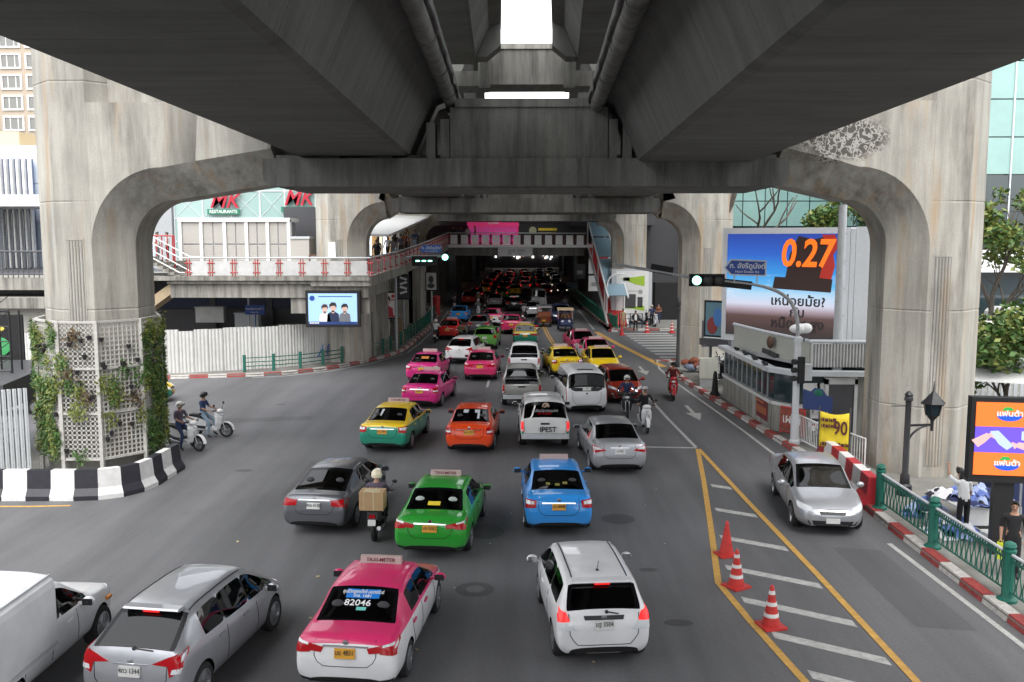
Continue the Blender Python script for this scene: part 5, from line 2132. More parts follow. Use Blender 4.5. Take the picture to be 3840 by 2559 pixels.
# ------------------------------------------------------------------ trees
def leaf_cloud(m, centres, n, size, g, mats=3):
    for c, r in centres:
        k = int(n * r[0] * r[1] * r[2])
        for _ in range(max(30, k)):
            v = Vector((g.gauss(0, 1), g.gauss(0, 1), g.gauss(0, 1)))
            v.normalize()
            q = g.random() ** .45
            p = Vector(c) + Vector((v.x * r[0], v.y * r[1], v.z * r[2])) * q
            s = size * g.uniform(.6, 1.3)
            a = Vector((g.uniform(-1, 1), g.uniform(-1, 1), g.uniform(-.6, .6))).normalized() * s
            b_ = a.cross(Vector((g.uniform(-1, 1), g.uniform(-1, 1), g.uniform(-1, 1)))).normalized() * s * .5
            m.add([p - a, p + b_, p + a * .9, p - b_], [(0, 1, 2, 3)], g.choice((0, 0, 1, 1, 2))  if mats == 3 else 0)
def tree(label, x, y, h, spread, seed, leafy=1.0, size=.16, mats=None, dens=26, z0=0, cat='tree', crown_z=None, lobes=9):
    g = random.Random(seed)
    t = thing('tree', label, cat, (x, y, z0))
    m = MB()
    tips = []
    def limb(a, d, L, r, dep):
        pts = [a]
        for k in range(4):
            d = (d + Vector((g.uniform(-.22, .22), g.uniform(-.22, .22), g.uniform(-.08, .14)))).normalized()
            pts.append(pts[-1] + d * L / 4)
        m.tube(pts, [lerp(r, r * .55, k / 4) for k in range(5)], 6)
        if dep == 0:
            tips.append(pts[-1])
            return
        for k in range(3 if dep > 1 else 3):
            nd = (d + Vector((g.uniform(-1, 1), g.uniform(-1, 1), g.uniform(-.15, .5))) * .75).normalized()
            limb(pts[g.choice((2, 3, 4))], nd, L * g.uniform(.6, .8), r * .55, dep - 1)
    limb(Vector((0, 0, 0)), Vector((0, 0, 1)), h * .42, .05 + h * .016, 3)
    m.build('trunk', M['bark'], t, smooth=True)
    if leafy:
        c = MB()
        cen = []
        for k in range(lobes):
            p = Vector((g.uniform(-1, 1) * spread, g.uniform(-1, 1) * spread * .8, (crown_z or h * .72) + g.uniform(-1, 1) * h * .2))
            s = spread * g.uniform(.3, .52)
            cen.append((p, (s, s, s * .7)))
        cen += [(p, (spread * .22,) * 3) for p in tips[::2]]
        leaf_cloud(c, cen, dens * leafy, size, g)
        o = c.build('crown', mats or [M['plant_mid'], M['plant_light'], M['plant_dark']], t)
        struct(o, 'stuff')
    return t
tree('leafy green tree at the right edge over the white tent', 18.3, 34.5, 4.9, 2.3, 11, 1.0, .15, [M['plant_mid'], M['plant_light'], M['plant_mid']], dens=420, crown_z=3.75, lobes=18)
tree('pale leafed tree against the aqua glass tower', 27.6, 54, 10.5, 2.6, 21, 1.0, .2, [M['plant_light'], M['plant_mid'], M['plant_light']], dens=230, crown_z=8.0, lobes=16)
tree('bare branched tree rising above the billboard', 14.2, 57, 15.5, 2.5, 31, 0)
tree('yellow green tree top over the right end of the billboard', 19.4, 57, 11, 2.3, 41, 1.0, .2, [M['plant_light'], M['plant_mid'], M['plant_mid']], dens=230, crown_z=9.2, lobes=18)
tree('low green tree behind the left footbridge railing', -42.5, 62, 8.0, 1.6, 51, 1.0, .2, dens=30, crown_z=6.3)

# ------------------------------------------------------------------ planter round the left pier, striped barrier
pt = thing('lattice_planter', 'white lattice screen with hanging plants round the left pier', 'planter', (0, 0, 0))
V = [(-15.85, 29.8), (-15.55, 28.6), (-14.32, 27.55), (-13.15, 27.55), (-12.25, 28.62), (-12.2, 30.0), (-12.85, 31.3)]
pz0, pz1 = .75, 4.95
gp_ = random.Random(17)
leaves = [M['plant_light'], M['plant_mid'], M['plant_dark'], M['pot_brown']]
dens_side = (2.4, 2.2, .75, .6, 2.6, 3.0)
for si, (a, c) in enumerate(zip(V, V[1:])):
    a3, c3 = Vector((*a, 0)), Vector((*c, 0))
    d = (c3 - a3)
    L = d.length
    d.normalize()
    out = Vector((d.y, -d.x, 0))
    nx = max(3, round(L / .145))
    nz = 29
    lat = MB()
    for i in range(nx + 1):
        p = a3 + d * (L * i / nx)
        lat.bar(p + Vector((0, 0, pz0)), p + Vector((0, 0, pz1)), .045, .03)
    for k in range(nz + 1):
        z = lerp(pz0, pz1, k / nz)
        lat.bar(a3 + Vector((0, 0, z)) + out * .004, c3 + Vector((0, 0, z)) + out * .004, .022, .045)
    struct(lat.build('lattice', M['lattice'], pt), 'stuff')
    for z in (pz0 - .03, 2.15, 3.55, pz1 + .03):
        fr = MB()
        fr.bar(a3 + Vector((0, 0, z)) + out * .02, c3 + Vector((0, 0, z)) + out * .02, .07, .07)
        fr.build('rail', M['lattice'], pt)
    po = MB()
    po.bar(a3 + out * .03 + Vector((0, 0, .1)), a3 + out * .03 + Vector((0, 0, pz1 + .06)), .11, .11)
    po.build('post', M['lattice'], pt)
    for q in range(int(15 * L / 1.4)):                        # pots clipped to the lattice
        u, z = gp_.uniform(.08, .92) * L, gp_.uniform(pz0 + .1, pz1 - .25)
        p = a3 + d * u + out * .09 + Vector((0, 0, z))
        m = MB()
        m.lathe([(.05, 0), (.075, .11), (.08, .13), (.06, .13)], 8)
        m.build('plant_pot', M['pot'], pt, p)
    for q in range(int(18 * dens_side[si] * L)):
        row = gp_.choice((1.0, 1.35, 1.9, 2.35, 2.75, 3.1, 3.5, 3.9, 4.4, 4.7))
        if si in (2, 3) and (row > 3.95 and gp_.random() < .72 or row < 1.4 and gp_.random() < .5):
            continue
        u, z = gp_.uniform(.02, .98) * L, row + gp_.uniform(-.18, .18)
        p = a3 + d * u + out * .1 + Vector((0, 0, z))
        m = MB()
        mi = gp_.choice((0, 0, 1, 0, 0, 1, 3)) if si in (2, 3) else gp_.choice((0, 0, 1, 1, 1))
        for _ in range(60):
            w = Vector((gp_.gauss(0, .12), gp_.gauss(0, .12), gp_.gauss(-.08, .16)))
            w -= out * (w.dot(out) - abs(gp_.gauss(0, .05)))
            s = gp_.uniform(.04, .1)
            e1 = Vector((gp_.uniform(-1, 1), gp_.uniform(-1, 1), gp_.uniform(-1.4, .2))).normalized() * s
            e2 = e1.cross(out + Vector((gp_.uniform(-.5, .5),) * 3)).normalized() * s * .36
            m.add([p + w - e1, p + w + e2, p + w + e1, p + w - e2], [(0, 1, 2, 3)], 0)
        struct(m.build('hanging_plant', leaves[mi], pt), 'stuff')
m = MB()
m.prism([(x * .985 - .21, y + .28) for x, y in V], .1, .7)
m.build('plinth', M['pave'], pt)

jb = thing('striped_barrier', 'black and white striped concrete barrier curving round the left pier', 'barrier', (0, 0, 0))
jp = resample([(-22, 25.3, 0), (-12.9, 25.45, 0)] + [Vector((-12.9 + 1.65 * math.sin(t * PI / 2 / 6), 27.1 - 1.65 * math.cos(t * PI / 2 / 6), 0)) for t in range(1, 7)] + [(-11.2, 29.2, 0)], .68)
for i, (a, c) in enumerate(zip(jp, jp[1:])):
    d0 = (jp[min(i + 1, len(jp) - 1)] - jp[max(i - 1, 0)]).normalized()
    d1 = (jp[min(i + 2, len(jp) - 1)] - jp[max(i, 0)]).normalized()
    pr2 = [(.0, 0), (0, .13), (.12, .33), (.17, .86), (.38, .86), (.38, 0)]
    vs = []
    for p, d in ((a, d0), (c, d1)):
        nr = Vector((-d.y, d.x, 0))
        vs += [p + nr * u + Vector((0, 0, v)) for u, v in pr2]
    n = 6
    m = MB()
    m.add(vs, [tuple(range(n)), tuple(range(2 * n - 1, n - 1, -1))] + [(k, (k + 1) % n, n + (k + 1) % n, n + k) for k in range(n)])
    m.build('barrier_block', M['bar_black'] if i % 2 else M['bar_white'], jb)
m = MB()
m.prism([(-22, 25.7), (-12.9, 25.8), (-11.75, 26.9), (-11.75, 29.2), (-12.3, 31.0), (-22, 31.0)], 0, .12)
struct(m.build('traffic_island', M['pave']))
gh = thing('hoarding', 'grey corrugated hoarding behind the striped barrier at the left edge', 'hoarding', (0, 0, 0))
for k in range(7):
    m = MB()
    x0 = -20.4 + .72 * k
    y0, y1 = (26.6, 26.6) if k < 5 else (26.6 + .5 * (k - 5), 27.1 + .5 * (k - 5))
    for j in range(6):
        xa = x0 + .12 * j
        ya = lerp(y0, y1, j / 6)
        m.prism([(xa, ya), (xa + .03, ya - .04), (xa + .075, ya - .04), (xa + .105, ya), (xa + .12, ya), (xa + .12, ya + .02), (xa, ya + .02)], .12, 2.55 if k < 5 else 2.95)
    m.build('hoarding_sheet', M['lgrey'], gh)
sc = thing('scaffold', 'black scaffold tower with coloured cloth at the left edge', 'scaffold', (-17.6, 30.4, 0))
m = MB()
for x in (-.35, .35):
    for y in (-.3, .3):
        m.tube([(x, y, .1), (x, y, 5.1)], .035, 6)
for k in range(10):
    z = .6 + .5 * k
    m.tube([(-.35, -.3, z), (.35, -.3, z)], .02, 5)
    m.tube([(-.35, -.3, z), (.35, -.3, z + .5)], .015, 5)
m.tube([(-1.5, -.3, 4.6), (-.35, -.3, 5.1), (.35, -.3, 5.15)], .03, 6)
m.build('frame', M['black'], sc)
s = thing('advert_panel_board', 'colourful printed sign board behind the scaffold', 'sign', (-19.4, 32.5, 2.7))
m = MB()
m.b(-1.3, 0, 0, 1.25, .08, 2.1)
m.build('board', M['matt_black'], s)
m = MB()
m.ell((-.6, -.02, .7), (.6, .012, .5), 12, 6, 0)
m.ell((.35, -.03, .95), (.45, .012, .35), 12, 6, 1)
m.ell((.3, -.03, 1.6), (.3, .012, .12), 12, 6, 2)
m.b(-1.25, -.02, .02, 1.2, -.004, .2, 3)
m.build('print', [plain('print orange', (.6, .22, .08), .5), plain('print green', (.05, .3, .1), .5), plain('print yellow', (.7, .55, .1), .5), plain('print pink', (.55, .04, .15), .5)], s)
lo = thing('shop_building', 'dark lean-to roof behind the grey hoarding at the left edge', 'shed', (-19.5, 31.0, 0))
m = MB()
m.add([(-2.5, -2.6, 2.9), (2.9, -2.6, 2.9), (2.9, 1.2, 3.2), (-2.5, 1.2, 3.2), (-2.5, -2.6, 2.1), (2.9, -2.6, 2.1), (2.9, 1.2, 2.1), (-2.5, 1.2, 2.1)], [(0, 1, 2, 3), (7, 6, 5, 4), (0, 4, 5, 1), (1, 5, 6, 2), (2, 6, 7, 3), (3, 7, 4, 0)])
m.build('roof', M['dgrey'], lo)

# left signal gantry before the ramp
ls = thing('signal_mast', 'traffic signal with green countdown in front of the left ramp', 'traffic signal', (-8.6, 60, 0))
m = MB()
m.tube([(0, 0, 0), (0, 0, 5.2)] + bez((0, 0, 5.2), (0, 0, 6.1), (.5, 0, 6.3), (1.2, 0, 6.35), 6)[1:] + [(3.6, 0, 6.4)], .09, 8)
m.build('pole', M['grey'], ls, smooth=True)
m = MB()
m.b(1.1, -.2, 5.75, 2.75, .1, 6.4)
m.build('countdown_case', M['matt_black'], ls)
m = MB()
for x in (1.5, 1.9, 2.3):
    m.b(x - .13, -.22, 6.05, x + .13, -.2, 6.13)
m.build('countdown_digits', lens_on, ls)
m = MB()
m.b(3.05, -.12, 6.1, 3.9, .1, 6.55)
hd_ = m.build('signal_head', M['matt_black'], ls)
m = MB()
m.lathe([(.2, -.16), (.15, -.2), (.03, -.21)], 14, 0, (3.28, 0, 6.33), 'y')
m.build('lens', lens_on, hd_)
sg2 = thing('street_sign', 'blue arrow shaped sign above the left traffic signal', 'sign', (-6.25, 59.9, 6.85))
m = MB()
m.prism([(-.75, 0), (-.55, .28), (.68, .28), (.68, -.22), (-.55, -.22)], -.03, 0, 'y')
m.build('sign_plate', plain('bright sign blue', (.02, .12, .42), .4), sg2)
text('ถ. อังรีดูนังต์', .26, M['ink_white'], sg2, (.05, -.035, .08))
text('Henri Dunant Rd.', .12, M['ink_white'], sg2, (.05, -.035, -.13))
# posters and clutter on the left pavement under the ramp
for i, (x, y, z, w, h, lab) in enumerate(((-9.3, 69, 3.9, 1.0, 1.9, 'upright black advert banner with white strokes under the ramp'), (-7.5, 72, 4.2, .95, 1.5, 'white portrait poster on a post under the ramp'), (-10.4, 66, 2.4, 1.3, 1.7, 'dark glazed advert case under the ramp'))):
    s = thing('poster_board', lab, 'poster', (x, y, z))
    m = MB()
    m.b(-w / 2, 0, -h / 2, w / 2, .15, h / 2)
    m.build('case', M['matt_black'], s)
    m = MB()
    m.b(-w / 2 + .08, -.02, -h / 2 + .08, w / 2 - .08, .002, h / 2 - .08)
    m.build('sheet', (M['dgrey'], M['offwhite'], plain('grey poster', (.1, .1, .11), .3))[i], s)
    m = MB()
    if i == 1:
        m.ell((-.02, -.03, .15), (.2, .01, .3), 10, 6)
        m.ell((-.02, -.03, -.35), (.28, .01, .2), 10, 6)
    elif i == 0:
        for k in range(4):
            m.box((0, -.03, .65 - .35 * k), (.55, .012, .16), ry=.3 * (-1) ** k)
    else:
        m.b(-.5, -.03, -.65, .5, -.02, .0)
    m.build('print', (M['ink_white'], M['dgrey'], M['offwhite'])[i], s)
    m = MB()
    m.tube([(0, .08, -z + .1), (0, .08, -h / 2)], .08, 8)
    m.build('post', M['grey'], s)
pp = thing('post_box', 'red pillar post box by the left railing', 'post box', (-8.9, 90, .13))
m = MB()
m.lathe([(.42, 0), (.42, .2), (.36, .24), (.36, 1.5), (.44, 1.55), (.4, 1.75), (.1, 1.85)], 14)
m.build('body', M['ink_red'], pp, smooth=True)
cc = thing('concrete_post', 'stubby tan concrete post on the left pavement', 'post', (-8.95, 64.2, .13))
m = MB()
m.b(-.2, -.2, 0, .2, .2, 1.9)
m.b(-.26, -.26, 0, .26, .26, .9)
m.build('body', plain('tan post', (.2, .15, .1), .8), cc)

# the walkway behind the viewer, and unseen blocks added for the car windows to mirror
bk = thing('skywalk', 'concrete skywalk deck and wall at the viewpoint', 'skywalk', (0, 0, 0))
m = MB()
m.b(-26, -3.5, 5.5, 26, -.9, 5.9)
m.build('deck', M['walk'], bk)
for x in (-24, -8, 8, 24):
    m = MB()
    m.b(x - .5, -3, 0, x + .5, -2, 5.5)
    m.build('pier', M['walk'], bk)
for x0, x1, y0, y1, h, lab in ((-60, -20, -60, -25, 24, 'added grey block behind the viewpoint to the left'), (18, 60, -60, -22, 30, 'added grey block behind the viewpoint to the right'), (-20, 18, -150, -120, 40, 'added grey block across the street far behind the viewpoint')):
    b = thing('building', lab, 'building', (0, 0, 0))
    m = MB()
    m.b(x0, y0, 0, x1, y1, h)
    m.build('wall', M['grey'], b)

# ------------------------------------------------------------------ vehicles
PAINT = {}
for nm, col, me_, ro in (('pink', (.66, .03, .14), 0, .3), ('magenta', (.68, .015, .21), 0, .3), ('white', (.74, .74, .75), 0, .3), ('silver', (.44, .45, .48), .55, .33),
                         ('gunmetal', (.13, .135, .15), .5, .32), ('green', (.018, .29, .026), 0, .3), ('sky blue', (.03, .28, .74), 0, .3),
                         ('yellow', (.8, .54, .01), 0, .3), ('teal green', (.012, .25, .16), .1, .3), ('orange red', (.74, .06, .006), 0, .3),
                         ('red', (.62, .016, .012), 0, .3), ('copper red', (.36, .028, .01), .3, .3), ('lime', (.14, .40, .07), 0, .3), ('pearl', (.66, .66, .65), 0, .3),
                         ('sand silver', (.36, .36, .34), .5, .35), ('navy', (.02, .03, .09), .2, .3), ('black', (.01, .01, .012), .1, .25), ('brown', (.16, .045, .02), 0, .4)):
    PAINT[nm] = paint(nm + ' car paint', col, me_, ro)
PU, PL = paint('car paint upper', (.5, .5, .5)), paint('car paint lower', (.5, .5, .5))

def shell(P):
    """loft the body from stations along the length, round it, cut the wheel arches; returns (pieces by kind, bvh)"""
    L2, W = P['L'] / 2, P['W']
    ys = sorted(P['ys'])
    hmax = max(z for _, z in P['top']) - interp(P['belt'], 0)
    loops = []
    for y in ys:
        w, zb = interp(P['w'], y), interp(P['bot'], y)
        belt, top = interp(P['belt'], y), interp(P['top'], y)
        h = max(.02, top - belt)
        hn = min(1, h / hmax)
        rw = P['rw'] * interp(P.get('rwk', [(-9, 1), (9, 1)]), y)
        gx = w * .925
        pts = [(w * .80, zb), (w * .965, zb + .09), (w, lerp(zb, belt, .5)), (w * .99, belt - .12 if belt - .12 > zb + .15 else lerp(zb, belt, .75)), (w * .955, belt)]
        pts.append((gx, belt + min(.03, h * .3)))
        k = .83
        pts.append((lerp(gx, lerp(w * .86, rw, hn), k), belt + h * lerp(.5, .80, hn)))
        pts.append((lerp(w * .82, rw * .93, hn), belt + h * lerp(.75, .95, hn)))
        x7 = pts[-1][0]
        pts.append((x7 * .5, lerp(pts[-1][1], top, .8)))
        pts.append((0, top))
        loops.append(pts)
    n = 10
    bm = bmesh.new()
    cl = bm.edges.layers.float.new('crease_edge')
    rowsR, rowsL = [], []
    for y, pts in zip(ys, loops):
        r = [bm.verts.new((x, y, z)) for x, z in pts]
        l = [bm.verts.new((-x, y, z)) for x, z in pts[:-1]] + [r[-1]]
        rowsR.append(r)
        rowsL.append(l)
    def kind(i, j):
        ym = (ys[i] + ys[i + 1]) / 2
        if j == 5:
            for a, b_ in P.get('pillars', ()):
                if a < ym < b_:
                    return 5
            for a, b_ in P['side']:
                if a < ym < b_:
                    return 4
        if j in (7, 8) or (j == 6 and P.get('wide')):
            if j > 6 and P['wind'][0] < ym < P['wind'][1]:
                return 2
            if P.get('back') and P['back'][0] < ym < P['back'][1]:
                return 3
        return 1 if j <= P.get('split', 3) or ym < -L2 + .075 else 0
    for i in range(len(ys) - 1):
        for j in range(n - 1):
            k = kind(i, j)
            f = bm.faces.new((rowsR[i][j], rowsR[i + 1][j], rowsR[i + 1][j + 1], rowsR[i][j + 1]))
            f.material_index = k
            f = bm.faces.new((rowsL[i][j], rowsL[i][j + 1], rowsL[i + 1][j + 1], rowsL[i + 1][j]))
            f.material_index = k
        f = bm.faces.new((rowsL[i][0], rowsL[i + 1][0], rowsR[i + 1][0], rowsR[i][0]))
        f.material_index = 5
    for e, idx in ((0, 1), (len(ys) - 1, 1)):
        loop = rowsR[e] + rowsL[e][:-1][::-1]
        f = bm.faces.new(loop if e else loop[::-1])
        f.material_index = 1
    bmesh.ops.recalc_face_normals(bm, faces=bm.faces)
    cv_ = bm.verts.layers.float.new('crease_vert')
    for v in bm.verts:
        gl = [f.material_index in (2, 3, 4) for f in v.link_faces]
        if gl.count(True) == 1 and len(gl) > 2:
            v[cv_] = .85
    for e in bm.edges:
        ks = {f.material_index for f in e.link_faces}
        if len(ks) == 2 and (ks & {2, 3, 4}):
            e[cl] = 1.0
        elif ks == {5, 1}:
            e[cl] = .9
        elif 'sharp' in P:
            ym = (e.verts[0].co.y + e.verts[1].co.y) / 2
            if abs(e.verts[0].co.y - e.verts[1].co.y) < 1e-4 and any(abs(ym - s) < .005 for s in P['sharp']):
                e[cl] = .7
    me = bpy.data.meshes.new('shell')
    bm.to_mesh(me)
    bm.free()
    for m in (PU, PL, M['glass'], M['glass'], M['glass'], M['under']):
        me.materials.append(m)
    me.polygons.foreach_set('use_smooth', [True] * len(me.polygons))
    o = put('shell', me)
    sb = o.modifiers.new('s', 'SUBSURF')
    sb.levels = sb.render_levels = P.get('sub', 2)
    cut = MB()
    r = P['wr'] + .045
    for y in P['axles']:
        for s in (-1, 1):
            x = s * (W - .02)
            cut.lathe([(r, x - .27 * s), (r, x + .25 * s)], 28, 0, (0, y, P['wr']), 'x')
    for bx in P.get('bed', []):
        cut.b(*bx)
    co = put('cutter', cut.mesh('cutter', M['under']))
    bo = o.modifiers.new('b', 'BOOLEAN')
    bo.operation = 'DIFFERENCE'
    bo.solver = 'EXACT'
    bo.object = co
    try:
        bo.material_mode = 'TRANSFER'
    except Exception:
        pass
    dg = bpy.context.evaluated_depsgraph_get()
    fin = bpy.data.meshes.new_from_object(o.evaluated_get(dg))
    bpy.data.objects.remove(o)
    bpy.data.objects.remove(co)
    mats = [m.name if m else '' for m in fin.materials]
    bm = bmesh.new()
    bm.from_mesh(fin)
    bvh = BVHTree.FromBMesh(bm)
    und = [i for i, m in enumerate(mats) if m == M['under'].name]
    def sub(faces, keepmats, nm):
        idx = {}
        vs, fs, ms = [], [], []
        for f in faces:
            t = []
            for v in f.verts:
                if v.index not in idx:
                    idx[v.index] = len(vs)
                    vs.append(v.co.copy())
                t.append(idx[v.index])
            fs.append(t)
            ms.append(keepmats.get(f.material_index, 2) if isinstance(keepmats, dict) else 0)
        me = bpy.data.meshes.new(nm)
        me.from_pydata(vs, [], fs)
        me.polygons.foreach_set('material_index', ms)
        me.polygons.foreach_set('use_smooth', [True] * len(fs))
        return me
    bm.verts.index_update()
    out = []
    body = sub([f for f in bm.faces if f.material_index not in (2, 3, 4)], {0: 0, 1: 1}, 'body')
    for m in (PU, PL, M['under']):
        body.materials.append(m)
    body.set_sharp_from_angle(angle=R(50))
    out.append(('body', body))
    for mi, nm in ((2, 'windscreen'), (3, 'rear_window'), (4, 'side_window')):
        todo = {f for f in bm.faces if f.material_index == mi}
        while todo:
            st = [todo.pop()]
            isl = []
            while st:
                f = st.pop()
                isl.append(f)
                for e in f.edges:
                    for g in e.link_faces:
                        if g in todo:
                            todo.discard(g)
                            st.append(g)
            if len(isl) < 2:
                continue
            iss = set(isl)
            rim_ = {f.index for f in isl if any(g not in iss for e in f.edges for g in e.link_faces)}
            me = sub(isl, None, nm)
            for p_, f in zip(me.polygons, isl):
                p_.material_index = 1 if f.index in rim_ and nm != 'side_window' else 0
            me.materials.append(P.get('glass', M['glass']) if nm != 'rear_window' else P.get('rglass', P.get('glass', M['glass'])))
            me.materials.append(M['frit'])
            out.append((nm, me))
    bm.free()
    bpy.data.meshes.remove(fin)
    return out, bvh

LIM = [0]
def hit(bvh, view, u, v):
    """point and normal of the shell seen from one side"""
    if view == 'rear':
        o, d = Vector((u, -9, v)), Vector((0, 1, 0))
    elif view == 'front':
        o, d = Vector((u, 9, v)), Vector((0, -1, 0))
    elif view == 'top':
        o, d = Vector((u, v, 9)), Vector((0, 0, -1))
    else:
        s = 1 if view == 'right' else -1
        o, d = Vector((9 * s, u, v)), Vector((-s, 0, 0))
    loc, nrm, _, _ = bvh.ray_cast(o, d)
    if view in ('rear', 'front'):                    # a ray that slips past the corner is moved inwards until it meets the end panel
        s, lim, uu = (-1 if view == 'rear' else 1), LIM[0], u
        while (loc is None or loc.y * s < lim) and abs(uu) > .3:
            uu *= .975
            loc, nrm, _, _ = bvh.ray_cast(Vector((uu, o.y, v)), d)
    if loc is None:
        loc, nrm, _, _ = bvh.find_nearest(o + d * 8)
    if nrm.dot(d) > 0:
        nrm = -nrm
    return loc, nrm

def patch(m, bvh, view, quad, n=6, k=4, off=.008, mi=0, inset=.02):
    """a thin shaped piece lying on the shell, given by four corners in that view"""
    a, b_, c, d = [Vector(q) for q in quad]
    top, low = [], []
    for j in range(k + 1):
        for i in range(n + 1):
            p = a.lerp(b_, i / n).lerp(d.lerp(c, i / n), j / k)
            loc, nr = hit(bvh, view, p.x, p.y)
            top.append(loc + nr * off)
            low.append(loc - nr * inset)
    N = n + 1
    fs = [(j * N + i, j * N + i + 1, (j + 1) * N + i + 1, (j + 1) * N + i) for j in range(k) for i in range(n)]
    o = len(top)
    edge = [i for i in range(N)] + [j * N + n for j in range(1, k + 1)] + [k * N + i for i in range(n - 1, -1, -1)] + [j * N for j in range(k - 1, 0, -1)]
    fs += [(edge[i], edge[(i + 1) % len(edge)], o + edge[(i + 1) % len(edge)], o + edge[i]) for i in range(len(edge))]
    m.add(top + low, fs, mi)

def seam(m, bvh, view, pts, r=.007, step=.12):
    pts = resample([(u, v, 0) for u, v in pts], step)
    q = []
    for p in pts:
        loc, nr = hit(bvh, view, p.x, p.y)
        q.append(loc + nr * (r * .15))
    m.tube(q, r, 5)

def wheel_mesh(r, w, rim_r, spokes=5):
    t = MB()
    t.lathe([(rim_r, -w / 2), (r * .93, -w / 2), (r, -w / 2 + .03), (r, w / 2 - .03), (r * .93, w / 2), (rim_r, w / 2), (rim_r, -w / 2)], 26, 0, axis='x')
    ty = t.mesh('tyre', M['rubber'], True)
    q = MB()
    q.lathe([(rim_r + .004, -w / 2 + .01), (rim_r + .004, w / 2 - .012), (rim_r - .02, w / 2 - .005), (rim_r - .03, w / 2 - .05), (.02, w / 2 - .07)], 24, 1, axis='x')
    q.lathe([(rim_r + .005, w / 2 - .02), (rim_r + .004, w / 2 + .002), (rim_r - .022, w / 2 + .002), (rim_r - .024, w / 2 - .03)], 24, 0, axis='x')
    q.lathe([(.06, w / 2 - .06), (.055, w / 2 - .004), (.03, w / 2)], 12, 0, axis='x')
    for k in range(spokes):
        a = 2 * PI * k / spokes
        q.bar((w / 2 - .02, .04 * math.cos(a), .04 * math.sin(a)), (w / 2 - .012, (rim_r - .015) * math.cos(a), (rim_r - .015) * math.sin(a)), .055 if spokes < 7 else .03, .03, 0)
    ri = q.mesh('rim', [M['alloy'], M['black']], True)
    return ty, ri

def seats(P, root):
    """front seats, rear bench and headrests, seen through the glass"""
    s = MB()
    z0 = .5
    for x in (-.37, .37):
        s.box((x, P['seat'][0], z0), (.5, .5, .18))
        s.box((x, P['seat'][0] - .3, z0 + .32), (.48, .14, .6), rx=R(-14))
    s.box((0, P['seat'][1], z0), (1.2, .5, .2))
    s.box((0, P['seat'][1] - .3, z0 + .3), (1.22, .14, .56), rx=R(-18))
    s.box((0, P['wind'][1] - .35, .84), (1.25, .4, .16))
    s.build('seats', M['seat'], root)
    h = MB()
    for x, y in ((-.37, P['seat'][0] - .4), (.37, P['seat'][0] - .4), (-.4, P['seat'][1] - .43), (.4, P['seat'][1] - .43)):
        h.ell((x, y, z0 + .7), (.12, .06, .09), 10, 6)
    h.build('headrests', M['seat_light'] if P.get('light_heads') else M['seat_mid'], root, smooth=True)

